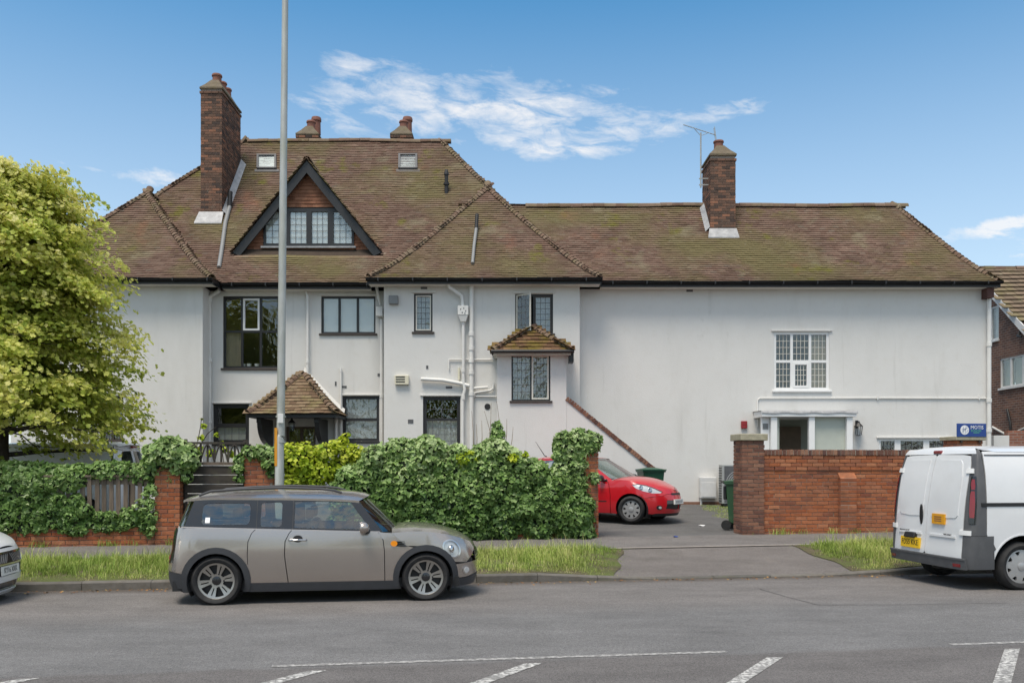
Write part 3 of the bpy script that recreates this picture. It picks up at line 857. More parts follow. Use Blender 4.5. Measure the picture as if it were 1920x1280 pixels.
class Plane:                                 # rises from an eave line p0 + s*d, inward normal n
    def __init__(s, p0, d, n, L, R, k=1.0, fn=BELL, show=True):
        s.p0, s.d, s.n, s.L, s.R, s.k, s.fn, s.show = np.array(p0, float), np.array(d, float), np.array(n, float), L, R, k, fn, show
    def r(s, x, y): return (np.asarray(x) - s.p0[0]) * s.n[0] + (np.asarray(y) - s.p0[1]) * s.n[1]
    def h(s, x, y): return s.fn[0](s.r(x, y) * s.k)


class Part:
    def __init__(s, zb, planes, box): s.zb, s.pl, s.box = zb, planes, box
    def z(s, x, y):
        x, y = np.asarray(x, float), np.asarray(y, float)
        h = np.min([p.h(x, y) for p in s.pl], axis=0) + s.zb
        a, b, c, d = s.box
        return np.where((x >= a - 1e-6) & (x <= b + 1e-6) & (y >= c - 1e-6) & (y <= d + 1e-6), h, -1e3)


MY0, MY1, MX0, MX1, RX0, RX1 = 23.55, 33.65, -13.7, 2.33, -8.75, -2.29
main = Part(ZE, [Plane((MX0, MY0), (1, 0), (0, 1), MX1 - MX0, 5.1), Plane((MX1, MY1), (-1, 0), (0, -1), MX1 - MX0, 5.1, show=True),
                 Plane((MX0, MY1), (0, -1), (1, 0), 10.1, 5.0, k=5.05 / (RX0 - MX0)), Plane((MX1, MY0), (0, 1), (-1, 0), 10.1, 4.7, k=5.05 / (MX1 - RX1))], (MX0, MX1, MY0, MY1))
BX0, BX1, LX0, LX1, FY = -3.775, 2.33, -13.6, -7.8, 22.9
bayr = Part(ZE, [Plane((BX0, FY), (1, 0), (0, 1), BX1 - BX0, 3.1), Plane((BX0, FY + 8), (0, -1), (1, 0), 8, 3.1), Plane((BX1, FY), (0, 1), (-1, 0), 8, 3.1)], (BX0, BX1, FY, FY + 6))
leftr = Part(ZE, [Plane((LX0, FY), (1, 0), (0, 1), LX1 - LX0, 2.95), Plane((LX0, FY + 8), (0, -1), (1, 0), 8, 2.95), Plane((LX1, FY), (0, 1), (-1, 0), 8, 2.95)], (LX0, LX1, FY, FY + 6))
WY0, WY1, WX1, WRX = 23.3, 28.48, 12.95, 11.3
wing = Part(ZE, [Plane((-1.5, WY0), (1, 0), (0, 1), WX1 + 1.5, 2.62), Plane((WX1, WY1), (-1, 0), (0, -1), WX1 + 1.5, 2.62), Plane((WX1, WY0), (0, 1), (-1, 0), WY1 - WY0, 1.7, k=2.59 / (WX1 - WRX))], (-1.5, WX1, WY0, WY1))
YD, YDB = 24.87, 24.62
DXC, DHW = XP(575, YDB), 2.05
DZA = ZP(301, YDB)
DSL = (DZA - ZP(468, YDB)) / (XP(710, YDB) - DXC)
dorm = Part(DZA - DSL * (DHW + .06) + .05, [Plane((DXC - DHW - .06, YDB + 4), (0, -1), (1, 0), 4.06, DHW + .08, fn=lin(DSL)), Plane((DXC + DHW + .06, YDB - .06), (0, 1), (-1, 0), 4.06, DHW + .08, fn=lin(DSL))],
            (DXC - DHW - .06, DXC + DHW + .06, YDB - .06, 27.6))
PARTS = [main, bayr, leftr, wing, dorm]
def roofz(x, y, skip=None): return np.max([p.z(x, y) for p in PARTS if p is not skip], axis=0)
def wav(x, y): return .012 * np.sin(.9 * x + 1.3 * y + 1) + .006 * np.sin(2.3 * x - 1.1 * y)


def tile_frames(part, pl, others, gauge=.1, width=.167, holes=(), jitter=1.0, first=0.0):
    rows = []; r = first
    while r < pl.R:
        rows.append(r); r += gauge / math.sqrt(1 + float((pl.fn[1](r * pl.k) * pl.k) ** 2))
    T = []
    for i, r in enumerate(rows):
        s = np.arange((.5 if i % 2 else 0.0) * width, pl.L, width) + RNG.normal(0, .004, 1) * jitter
        x = pl.p0[0] + s * pl.d[0] + r * pl.n[0]; y = pl.p0[1] + s * pl.d[1] + r * pl.n[1]
        z = part.zb + pl.h(x, y)
        ok = z <= part.z(x, y) + .035
        if others is not None: ok &= z >= others(x, y) - .05
        for (a, b, c, d) in holes: ok &= ~((x > a) & (x < b) & (y > c) & (y < d))
        sl = float(pl.fn[1](r * pl.k) * pl.k)
        for xx, yy, zz in zip(x[ok], y[ok], z[ok]): T.append((xx, yy, zz, sl, i))
    if not T: return None
    T = np.array(T); n = len(T)
    sl = T[:, 3]; c = 1 / np.sqrt(1 + sl**2)
    e = np.stack([pl.n[0] * c, pl.n[1] * c, sl * c], 1)
    d = np.tile(np.array([pl.d[0], pl.d[1], 0.0]), (n, 1))
    m = np.cross(d, e); m *= np.sign(m[:, 2:3])
    P = T[:, :3].copy(); P[:, 2] += wav(T[:, 0], T[:, 1]) * jitter
    return P, d, e, m, T[:, 4]


def tile_mesh(name, frames, width=.1655, length=.17, th=.016, lift=.018):
    P, d, e, m, row = [np.concatenate(a) for a in zip(*[f for f in frames if f is not None])]
    n = len(P)
    lf = lift + RNG.normal(0, .0025, n).clip(-.006, .008); rot = RNG.normal(0, .008, n)
    d2 = d + e * rot[:, None]; e2 = e - d * rot[:, None]
    hw = width / 2
    V = np.zeros((n, 8, 3)); tail = P - e2 * .02
    head = P + e2 * (length - .02)
    for k, (base, sgn, up) in enumerate([(tail, -1, 0), (tail, 1, 0), (head, 1, -1), (head, -1, -1), (tail, -1, 1), (tail, 1, 1), (head, 1, 0), (head, -1, 0)]):
        hgt = (lf if k in (0, 1) else lf + th if k in (4, 5) else np.full(n, up * .012))
        V[:, k] = base + d2 * (sgn * hw) + m * hgt[:, None]
    Fq = np.array([(4, 5, 6, 7), (0, 1, 5, 4), (1, 2, 6, 5), (3, 0, 4, 7)])
    Fs = (Fq[None] + (np.arange(n) * 8)[:, None, None]).reshape(-1, 4)
    tn = np.clip(RNG.normal(.5, .19, n) + .1 * np.sin(row * 1.7), 0, 1)
    return np_mesh(name, V.reshape(-1, 3) - np.array(ORG[house.name]), Fs, np.repeat(tn, 4))


# solid deck under the tiles
xs = np.arange(-13.7, 12.96, .13); ys = np.arange(22.9, 33.7, .13)
X, Y = np.meshgrid(xs, ys); Z = np.max([p.z(X, Y) for p in PARTS if p is not dorm], axis=0) + wav(X, Y) - .035
ok = Z > 5; idx = np.full(X.shape, -1); idx[ok] = np.arange(ok.sum())
a, b, c, d = idx[:-1, :-1], idx[:-1, 1:], idx[1:, 1:], idx[1:, :-1]
good = (a >= 0) & (b >= 0) & (c >= 0) & (d >= 0)
Fs = np.stack([a[good], b[good], c[good], d[good]], 1)
deck = link_mesh('roof', np_mesh('roof', np.stack([X[ok], Y[ok], Z[ok]], 1) - np.array(ORG[house.name]), Fs, smooth=True), MATS['roof_deck'], house)
frames = []
for part in PARTS:
    for pl in part.pl:
        frames.append(tile_frames(part, pl, lambda x, y, P_=part: roofz(x, y, P_)))
tl = link_mesh('roof_tiles', tile_mesh('roof_tiles', frames), MATS['roof_tile'], deck); tag(tl, kind='stuff')

# hip bonnets and ridge tiles, each a piece of its own
def arc_tile(name, L, r0, r1, a=100, n=7, th=.014):
    b = MB(); rows = []
    for (l, r) in ((0, r0), (L, r1)):
        rows.append([(r * math.sin(math.radians(-a + 2 * a * i / n)), l, r * math.cos(math.radians(-a + 2 * a * i / n)) - r * .55) for i in range(n + 1)])
    inn = [[(x * .86, y, z * .86 - th * .5) for x, y, z in rw] for rw in rows]
    b.grid(rows); b.grid([rw[::-1] for rw in inn])
    b.grid([rows[0], inn[0]]); b.grid([inn[1], rows[1]])
    o = b.build(name, MATS['ridge_tile'], org=(0, 0, 0), smooth=True, auto=50); me = o.data; bpy.data.objects.remove(o); return me


BON = arc_tile('hip_tile', .25, .115, .070, 78)
RID = arc_tile('ridge_tile', .335, .115, .112, 95)


def run_tiles(me, p, q, step, parent, zfn=None, lift=.0, name='hip_tile', tilt=0.0):
    p, q = Vector(p), Vector(q); n2 = max(2, int((q - p).length / .05)); pts = []
    for i in range(n2 + 1):
        v = p.lerp(q, i / n2)
        if zfn: v = Vector((v.x, v.y, float(zfn(v.x, v.y)) + float(wav(v.x, v.y))))
        pts.append(v)
    acc = 0.0; nxt = 0.0; k = 0
    for a, b in zip(pts, pts[1:]):
        seg = (b - a).length
        while nxt <= acc + seg:
            v = a.lerp(b, (nxt - acc) / seg); d = (b - a).normalized()
            sd = Vector((d.y, -d.x, 0)).normalized(); up = sd.cross(d).normalized()
            d2 = (d * math.cos(tilt) - up * math.sin(tilt)); u2 = sd.cross(d2)
            R = Matrix((sd, d2, u2)).transposed().to_4x4()
            o = link_mesh(name, me, None, parent)
            j = Vector((random.gauss(0, .006), random.gauss(0, .006), random.gauss(0, .004)))
            o.matrix_local = Matrix.Translation(v + Vector((0, 0, lift)) + j - ORG[parent.name]) @ R @ Matrix.Rotation(random.gauss(0, .03), 4, 'Y')
            nxt += step; k += 1
        acc += seg
    return k


zm = lambda P_: (lambda x, y: P_.z(x, y))
run_tiles(BON, (BX0 + .02, FY + .02, 0), ((BX0 + BX1) / 2, FY + 3.05, 0), .115, deck, zm(bayr), .05, tilt=.10)
run_tiles(BON, (BX1 - .02, FY + .02, 0), ((BX0 + BX1) / 2, FY + 3.05, 0), .115, deck, zm(bayr), .05, tilt=.10)
run_tiles(BON, (LX1 - .02, FY + .02, 0), ((LX0 + LX1) / 2, FY + 2.9, 0), .115, deck, zm(leftr), .05, tilt=.10)
run_tiles(BON, (LX0 + 1.6, FY + 1.6, 0), ((LX0 + LX1) / 2, FY + 2.9, 0), .15, deck, zm(leftr), .05, tilt=.10)
run_tiles(BON, (MX0 + 2.6, MY0 + 2.65, 0), (RX0, MY0 + 5.05, 0), .15, deck, zm(main), .05, tilt=.10)
run_tiles(BON, (RX1 + 2.1, MY0 + 2.75, 0), (RX1, MY0 + 5.05, 0), .13, deck, zm(main), .05, tilt=.10)
run_tiles(BON, (WX1 - .02, WY0 + .02, 0), (WRX, WY0 + 2.59, 0), .13, deck, zm(wing), .05, tilt=.10)
run_tiles(RID, (RX0 - .1, MY0 + 5.05, 0), (RX1 + .05, MY0 + 5.05, 0), .33, deck, zm(main), .045, 'ridge_tile')
run_tiles(RID, (.4, WY0 + 2.59, 0), (WRX + .05, WY0 + 2.59, 0), .33, deck, zm(wing), .045, 'ridge_tile')
run_tiles(RID, ((BX0 + BX1) / 2, FY + 3.0, 0), ((BX0 + BX1) / 2, FY + 4.2, 0), .33, deck, zm(bayr), .045, 'ridge_tile')
run_tiles(RID, ((LX0 + LX1) / 2, FY + 2.85, 0), ((LX0 + LX1) / 2, FY + 3.9, 0), .33, deck, zm(leftr), .045, 'ridge_tile')
run_tiles(RID, (DXC, YDB - .02, 0), (DXC, 27.0, 0), .33, deck, zm(dorm), .03, 'ridge_tile')
print('roof done')

# gutters, fascias, soffits
def eave(x0, x1, y, yw, ends=(0, 0)):
    g = MB(); n = 8
    rows = []
    for x in (x0 - .02, x1 + .02): rows.append([(x, y - .045 + .062 * math.cos(a), ZE - .012 + .07 * math.sin(a)) for a in np.linspace(math.pi, 2 * math.pi, n)])
    g.grid(rows); g.grid([[(x, yy, z + .0) for (x, yy, z) in r][::-1] for r in rows])
    for x in (x0 - .02, x1 + .02): g.add([(x, y - .045 + .062 * math.cos(a), ZE - .012 + .07 * math.sin(a)) for a in np.linspace(math.pi, 2 * math.pi, n)], [tuple(range(n))])
    go = g.build('gutter', MATS['black_paint'], house)
    for x in np.arange(x0 + .3, x1, .9):
        k = MB(); k.box((x - .015, y - .112, ZE - .09), (x + .015, y + .02, ZE - .005)); k.build('gutter_bracket', MATS['black_paint'], go)
    f = MB(); f.box((x0, y + .022, WT - .02), (x1, y + .05, ZE + .0)); f.build('fascia', MATS['black_paint'], house)
    s_ = MB(); s_.box((x0, y + .051, WT - .015), (x1, yw + .05, WT + .012)); s_.build('soffit', MATS['soffit'], house)


eave(LX0, LX1, FY, YL); eave(LX1 + .03, BX0 - .03, MY0, YR); eave(BX0, BX1, FY, YB); eave(BX1 + .03, WX1, WY0, YW)
for (c0, c1) in (((WX1 - .03, WY0 + .06, WT - .02), (WX1, WY1, ZE)), ((LX1 - .03, FY + .06, WT - .02), (LX1, MY0 + .02, ZE)), ((BX0, FY + .06, WT - .02), (BX0 + .03, MY0 + .02, ZE)), ((BX1 - .03, FY + .06, WT - .02), (BX1, WY0 + .02, ZE))):
    mb = MB(); mb.box(c0, c1); mb.build('fascia', MATS['black_paint'], house)
mb = MB(); mb.box((XW1 - .16, YW - .30, 6.12), (XW1 + .02, YW - .003, WT - .02)); mb.build('corbel', MATS['brick_brown'], house)

# ---------------------------------------------------------------- dormer front
DV = View(YD)
tri = [(DXC - DHW, DZA - DSL * DHW), (DXC + DHW, DZA - DSL * DHW), (DXC, DZA)]
wz0, wz1 = DV.z(463), DV.z(391)
def dz(x, ins): return DZA - ins - DSL * abs(x - DXC)
def xlim(z, ins): return (DZA - ins - z) / DSL
wx0, wx1 = DV.x(495), DV.x(664)
ins = .16
wpoly = [(wx0, wz0), (wx1, wz0), (wx1, dz(wx1, ins)), (DXC + xlim(wz1, ins), wz1), (DXC - xlim(wz1, ins), wz1), (wx0, dz(wx0, ins))]
dw = patch('dormer_wall', [(a, max(b, 7.0)) for a, b in [(tri[0][0], tri[0][1]), (tri[1][0], tri[1][1]), tri[2]]], [], wallmap(YD + .03), MATS['roof_deck'], house, grid=99, thick=.05)
Ps = []
for i, z in enumerate(np.arange(tri[0][1] + .02, DZA, .1)):
    for x in np.arange(DXC - DHW + (i % 2) * .083, DXC + DHW, .167):
        if abs(x - DXC) < xlim(z, .05) and not inpoly([(x, z + .03)], wpoly)[0]: Ps.append((x, YD + .012, z))
Ps = np.array(Ps); n = len(Ps)
frm = (Ps, np.tile((1., 0, 0), (n, 1)), np.tile((0., 0, 1.), (n, 1)), np.tile((0, -1., 0), (n, 1)), np.zeros(n))
ht = link_mesh('hung_tiles', tile_mesh('hung_tiles', [frm]), MATS['hung_tile'], dw); tag(ht, kind='stuff')
lights = []
for (u0, u1) in ((499, 535), (544.5, 575), (585, 615), (626, 660)):
    a, b = DV.x(u0), DV.x(u1); z0, z1 = DV.z(457), DV.z(398)
    zl, zr = min(z1, dz(a, ins + .09)), min(z1, dz(b, ins + .09))
    q = [(a, z0), (b, z0), (b, zr)]
    if zr < z1 and zl >= z1: q.append((DXC + xlim(z1, ins + .09), z1))
    if zl < z1 and zr >= z1: q.append((DXC - xlim(z1, ins + .09), z1))
    q.append((a, zl)); lights.append(q)
dwin = patch('window', wpoly, lights, wallmap(YD - .05), MATS['black_paint'], house, grid=99, thick=.09)
dwin['label'] = 'black framed attic window filling the dormer gable'
for q in lights:
    pm = MB(); pm.prism(q, lambda a, b, d: (a, d, b), YD - .012, YD - .007); pm.build('pane', MATS['window_glass'], dwin)
    pm = MB(); pm.prism(q, lambda a, b, d: (a, d, b), YD + .002, YD + .006); pm.build('blind', MATS['blind_pale'], dwin)  # pale sheet stands in for sky brightness mirrored by the attic panes
    lb = MB(); xa, xb = q[0][0], q[1][0]
    for k in range(1, 3):
        x = xa + (xb - xa) * k / 3; lb.box((x - .004, YD - .026, q[0][1]), (x + .004, YD - .0135, min(ZP(398, YD), dz(x, ins + .09))))
    for k in range(1, 5):
        z = q[0][1] + (ZP(398, YD) - q[0][1]) * k / 5; lim = xlim(z, ins + .09)
        a, b = max(xa, DXC - lim), min(xb, DXC + lim)
        if b - a > .03: lb.box((a, YD - .024, z - .004), (b, YD - .015, z + .004))
    lb.build('glazing_bars', MATS['lead_bar'], dwin)
s_ = MB(); s_.box((wx0 - .06, YD - .12, wz0 - .05), (wx1 + .06, YD + .0, wz0 - .002)); s_.build('sill', MATS['lead_sheet'], dwin)
for sg in (-1, 1):
    bb = MB(); dvv = Vector((sg * 1, 0, -DSL)).normalized()
    top = Vector((DXC, YDB, DZA)); bot = Vector((DXC + sg * DHW, YDB, DZA - DSL * DHW))
    bb.prism([(DXC, DZA + .0), (DXC + sg * (DHW + .03), DZA - DSL * (DHW + .03)), (DXC + sg * (DHW - .17), DZA - DSL * (DHW + .03) - .10), (DXC, DZA - .34)], lambda a, b, d: (a, d, b), YDB, YDB + .045)
    bb.build('bargeboard', MATS['black_paint'], house)
    so = MB(); so.prism([(DXC, DZA - .03), (DXC + sg * (DHW + .0), DZA - DSL * DHW - .03), (DXC + sg * DHW, DZA - DSL * DHW - .06), (DXC, DZA - .06)], lambda a, b, d: (a, d, b), YDB + .05, YD + 2.0)
    so.build('dormer_soffit', MATS['black_paint'], house)

# ---------------------------------------------------------------- things set in the roof slopes
def on_roof(u, v, part, y0=20.0, y1=34.0):
    a, b = y0, y1
    f = lambda Y_: ZP(v, Y_) - float(part.z(XP(u, Y_), Y_))
    ysn = np.linspace(y0, y1, 400); prev = None
    for q in ysn:
        val = f(q)
        if val > 500: prev = None; continue
        if prev is not None and prev[1] > 0 >= val:
            return Vector((XP(u, q), q, ZP(v, q)))
        prev = (q, val)
    raise ValueError('no roof at %s %s' % (u, v))


for (u0, u1, v0, v1) in ((482, 519, 293, 319), (747, 783, 292, 319)):
    pb, pt = on_roof((u0 + u1) / 2, v1, main), on_roof((u0 + u1) / 2, v0, main)
    e = (pt - pb); Ls = e.length; e.normalize(); dd = Vector((1, 0, 0)); mm = dd.cross(e).normalized(); w2 = (u1 - u0) / 2 * pb.y / F
    def sb(a0, a1, b0, b1, h0, h1): return [pb + dd * x + e * y + mm * h for h in (h0, h1) for x, y in ((a0, b0), (a1, b0), (a1, b1), (a0, b1))]
    k = MB(); fw = .06
    k.hexa(sb(-w2, -w2 + fw, 0, Ls, -.05, .09)); k.hexa(sb(w2 - fw, w2, 0, Ls, -.05, .09)); k.hexa(sb(-w2 + fw, w2 - fw, 0, fw, -.05, .085)); k.hexa(sb(-w2 + fw, w2 - fw, Ls - fw, Ls, -.05, .085))
    sk_ = k.build('roof_light', MATS['grey_trim'], house)
    k = MB(); k.hexa(sb(-w2 + fw, w2 - fw, fw, Ls - fw, .055, .06)); k.build('pane', MATS['window_glass'], sk_)
    k = MB(); k.hexa(sb(-w2 + fw, w2 - fw, fw, Ls - fw, .02, .03)); k.build('blind', MATS['white_paint'], sk_)
    k = MB(); k.hexa(sb(-w2 - .07, w2 + .07, -.14, -.002, .0, .035)); k.build('flashing', MATS['grey_trim'], sk_)

def roof_pipe(name, pts, r, m, part, up, label=None):
    k = MB(); P = [on_roof(u, v, part) + Vector((0, -.02, h)) for (u, v), h in zip(pts, up)]
    k.tube(P, r, 10); o = k.build(name, MATS[m], house, smooth=True, auto=40)
    return o, P
o, P = roof_pipe('vent_pipe', [(886, 498), (889, 470), (893, 440)], .045, 'grey_plastic', bayr, (.06, .14, .17))
k = MB(); k.tube([P[-1], P[-1] + Vector((.02, .1, .42))], .05, 10); k.build('vent_cowl', MATS['plastic_black'], o, smooth=True, auto=40)
p0 = on_roof(837, 363, main)
k = MB(); k.tube([p0 - Vector((0, 0, .1)), p0 + Vector((0, 0, .25)), p0 + Vector((0, 0, .26)), p0 + Vector((0, 0, .32)), p0 + Vector((0, 0, .33)), p0 + Vector((0, 0, .62))], [.06, .06, .09, .09, .055, .055], 12); o = k.build('vent_pipe', MATS['plastic_black'], house, smooth=True, auto=40)
k = MB(); k.tube([p0 + Vector((0, 0, .56)), p0 + Vector((0, 0, .6)), p0 + Vector((0, 0, .72))], [.075, .075, .04], 12); k.build('vent_cowl', MATS['plastic_black'], o, smooth=True, auto=40)
o, P = roof_pipe('vent_pipe', [(411, 505), (417, 470), (423, 425), (431, 395)], .06, 'grey_plastic', main, (.05, .1, .1, .12))
k = MB(); k.tube([P[-1], P[-1] + Vector((.0, .05, .45))], .07, 10); k.build('vent_cowl', MATS['plastic_black'], o, smooth=True, auto=40)

# ---------------------------------------------------------------- chimneys
def brick_shell(x0, x1, y0, y1, z0, z1, course=.075, corb=2):
    b = MB(); nz_ = int((z1 - z0) / course)
    for i in range(nz_):
        za, zb_ = z0 + i * course, z0 + i * course + course - .011
        ex = .025 * max(0, min(corb, i - (nz_ - 1 - corb)))
        for face in range(4):
            L_ = (x1 - x0 if face in (0, 2) else y1 - y0) + 2 * ex
            st = -(i % 2) * .112; p_ = st
            while p_ < L_:
                a, c = max(0, p_), min(L_, p_ + .214)
                p_ += .225
                if c - a < .03: continue
                tn = min(1, max(0, random.gauss(.42, .27)))
                pr = ex + random.uniform(0, .006); dp = .05
                if face == 0: b.box((x0 - ex + a, y0 - pr, za), (x0 - ex + c, y0 + dp, zb_), tn)
                elif face == 2: b.box((x0 - ex + a, y1 - dp, za), (x0 - ex + c, y1 + pr, zb_), tn)
                elif face == 1: b.box((x1 - dp, y0 - ex + a + .001, za + .0005), (x1 + pr + .0005, y0 - ex + c - .001, zb_ - .0005), tn)
                else: b.box((x0 - pr - .0005, y0 - ex + a + .001, za + .0005), (x0 + dp, y0 - ex + c - .001, zb_ - .0005), tn)
    return b


def chimney(x0, x1, y0, y1, z0, z1, apex, pots, label=None, flash=None, corb=2):
    c = MB(); c.box((x0 + .012, y0 + .012, z0), (x1 - .012, y1 - .012, z1)); ch = c.build('chimney', MATS['mortar_dark'], house)
    if label: ch['label'] = label
    bo = brick_shell(x0, x1, y0, y1, z0, z1, corb=corb).build('brickwork', MATS['brick_chimney'], ch, tones=True); tag(bo, kind='stuff')
    o = .03; ix, iy = (x1 - x0) / 2 - .08, .33
    rows = []
    for (g, h) in ((0, 0), (0, .05), (.5, apex * .52), (1.0, apex)):
        gx, gy = g * ix, g * iy
        rows.append([(x0 - o + gx, y0 - o + gy, z1 + h), (x1 + o - gx, y0 - o + gy, z1 + h), (x1 + o - gx, y1 + o - gy, z1 + h), (x0 - o + gx, y1 + o - gy, z1 + h), (x0 - o + gx, y0 - o + gy, z1 + h)])
    k = MB(); k.grid(rows); k.add(rows[-1][:4], [(0, 1, 2, 3)]); k.add(rows[0][:4], [(3, 2, 1, 0)]); k.build('chimney_cap', MATS['mortar_cap'], ch)
    for (px_, py_, r, hh) in pots:
        k = MB(); k.lathe([(0, 0), (r * 1.05, 0), (r, hh * .75), (r * 1.18, hh * .78), (r * 1.18, hh * .9), (r * 1.05, hh), (r * .8, hh), (r * .78, hh * .5), (0, hh * .5)], lambda a, b, h: (px_ + a, py_ + b, z1 + apex - .06 + h), 14)
        k.build('chimney_pot', MATS['terracotta'], ch, smooth=True, auto=40)
    return ch


YC = 25.85
cx0, cx1 = XP(376.5, YC), XP(416, YC)
lc = chimney(cx0, cx1, YC, YC + 1.78, 8.0, ZP(167, YC), .40, [((cx0 + cx1) / 2, YC + .5, .13, .30), ((cx0 + cx1) / 2, YC + .95, .13, .26), ((cx0 + cx1) / 2, YC + 1.4, .13, .26)], 'tall brown brick chimney with three pots', corb=1)
zf = float(main.z(cx0, YC))
k = MB(); k.hexa([(cx0 - .1, YC - .28, zf - .25), (cx1 + .08, YC - .28, zf - .25), (cx1 + .05, YC - .02, zf + .12), (cx0 - .05, YC - .02, zf + .12), (cx0 - .1, YC - .27, zf - .21), (cx1 + .08, YC - .27, zf - .21), (cx1 + .05, YC - .008, zf + .17), (cx0 - .05, YC - .008, zf + .17)]); k.build('flashing', MATS['lead_sheet'], lc)
k = MB(); rows = [[], []]
for q in np.linspace(0, 1.8, 10):
    zz = float(roofz(cx1 + .02, YC + q)); rows[0].append((cx1 + .012, YC + q, zz + .22)); rows[1].append((cx1 + .17, YC + q, zz + .06))
k.grid(rows); k.build('flashing', MATS['lead_sheet'], lc)
YC = 25.0
cx0, cx1 = XP(1332, YC), XP(1379, YC)
rc = chimney(cx0, cx1, YC, YC + 1.05, 7.6, ZP(292, YC), .40, [((cx0 + cx1) / 2 - .02, YC + .45, .13, .24)], 'brick chimney carrying the aerial on the long ridge', corb=1)
zf = float(wing.z(cx0, YC))
k = MB(); k.hexa([(cx0 - .1, YC - .2, zf - .17), (cx1 + .06, YC - .2, zf - .17), (cx1 + .03, YC - .02, zf + .1), (cx0 - .03, YC - .02, zf + .1), (cx0 - .1, YC - .19, zf - .13), (cx1 + .06, YC - .19, zf - .13), (cx1 + .03, YC - .008, zf + .15), (cx0 - .03, YC - .008, zf + .15)]); k.build('flashing', MATS['lead_sheet'], rc)
k = MB(); rows = [[], []]
for q in np.linspace(0, .95, 6):
    zz = float(roofz(cx0 - .02, YC + q)); rows[0].append((cx0 - .012, YC + q, zz + .2)); rows[1].append((cx0 - .14, YC + q, zz + .06))
k.grid(rows); k.build('flashing', MATS['lead_sheet'], rc)
for (u0, u1, vtop) in ((556, 596, 236), (733, 772, 234)):
    YC = 30.0; cx0, cx1 = XP(u0, YC), XP(u1, YC); zt = ZP(253, YC)
    chimney(cx0, cx1, YC, YC + 1.35, 10.2, zt, .42, [((cx0 + cx1) / 2 + .02, YC + .5, .14, .3), ((cx0 + cx1) / 2 + .10, YC + .95, .15, .6)], 'chimney top showing behind the main ridge', corb=1)

# ---------------------------------------------------------------- tiled porch, turret roof
def small_roof(part, gauge, width, length, m, seed, first=0.0, lift=.016):
    pl_obj = None
    x0, x1, y0, y1 = part.box
    xs, ys = np.linspace(x0, x1, 24), np.linspace(y0, y1, 16); X, Y = np.meshgrid(xs, ys); Z = part.z(X, Y) - .02
    k = MB(); k.grid([[(X[i, j], Y[i, j], Z[i, j]) for j in range(24)] for i in range(16)])
    rf = k.build('porch_roof', MATS['roof_deck'], house)
    b = MB(); hw = width / 2
    b.hexa([(-hw, -.02, lift), (hw, -.02, lift), (hw, length, -.012), (-hw, length, -.012), (-hw, -.02, lift + .016), (hw, -.02, lift + .016), (hw, length, 0), (-hw, length, 0)])
    tmp = b.build('tile', m, org=(0, 0, 0)); me = tmp.data; bpy.data.objects.remove(tmp)
    at = me.attributes.new('tone', 'FLOAT', 'FACE'); at.data.foreach_set('value', [.5] * len(me.polygons))
    cnt = 0
    for pl in part.pl:
        fr = tile_frames(part, pl, None, gauge, width * 1.02, jitter=.5, first=first)
        if fr is None: continue
        for P_, d_, e_, m_, row in zip(*fr):
            o = link_mesh('tile', me, None, rf); cnt += 1
            R = Matrix((Vector(d_), Vector(e_), Vector(m_))).transposed().to_4x4()
            o.matrix_local = Matrix.Translation(Vector(P_) - ORG[rf.name] + Vector((0, 0, random.gauss(0, .003)))) @ R @ Matrix.Rotation(random.gauss(0, .02), 4, 'Z')
    print('small roof tiles', cnt)
    return rf


mat('porch_tile', TILE[1], .88, rand=[(.125, .08, .05), (.165, .108, .068), (.21, .15, .095), (.16, .118, .07)], var=.2, scale=6, bump=.004, spec=.25,
    spots=[((.20, .18, .07), 2.2, .5, .68, one, .6), ((.36, .33, .2), 9, .62, .75, one, .45)])
mat('turret_tile', TILE[1], .92, rand=[(.09, .05, .03), (.14, .08, .045), (.18, .11, .06)], var=.25, scale=6, bump=.008, bscale=30, spec=.2,
    spots=[((.125, .095, .018), 2.6, .42, .62, one, .9), ((.24, .2, .09), 9, .6, .72, one, .5)])
px0, px1, py0 = XP(461, 22.6), XP(632, 22.6), 22.6
pz = ZP(775, 22.6); hwp = (px1 - px0) / 2
pf = lambda k: ((lambda r: 1.05 * k * np.asarray(r, float) - .10 * (1 - np.exp(-np.maximum(r, 0) / .3))), (lambda r: 1.05 * k - .333 * np.exp(-np.maximum(np.asarray(r, float), 0) / .3)))
porch = Part(pz, [Plane((px0, py0), (1, 0), (0, 1), px1 - px0, 1.36, fn=pf(.93)), Plane((px0, py0 + 1.36), (0, -1), (1, 0), 1.36, 1.2, fn=pf(1.06)), Plane((px1, py0), (0, 1), (-1, 0), 1.36, 1.2, fn=pf(1.06))], (px0, px1, py0, YR - .005))
prf = small_roof(porch, .135, .17, .21, MATS['porch_tile'], 3)
for (sx, xe) in ((1, px0), (-1, px1)): run_tiles(BON, (xe + sx * .02, py0 + .02, 0), (xe + sx * 1.05, py0 + 1.2, 0), .15, prf, zm(porch), .045, tilt=.1)
k = MB(); rows = [[], []]
for q in np.linspace(.05, 1.15, 8):
    x = px1 - q; zz = float(porch.z(x, YR - .02)); rows[0].append((x, YR - .006, zz + .16)); rows[1].append((x, YR - .12, zz + .045))
k.grid(rows); k.build('flashing', MATS['pipe_white'], prf)
k = MB(); k.box((px0 + .03, py0 + .03, pz - .10), (px1 - .03, py0 + .10, pz - .005)); k.box((px0 + .03, py0 + .11, pz - .10), (px0 + .10, YR - .003, pz - .006)); k.box((px1 - .10, py0 + .11, pz - .10), (px1 - .03, YR - .003, pz - .006)); k.box((px0 + .11, py0 + .11, pz - .05), (px1 - .11, YR - .003, pz - .02))
k.build('porch_beam', MATS['black_paint'], prf)
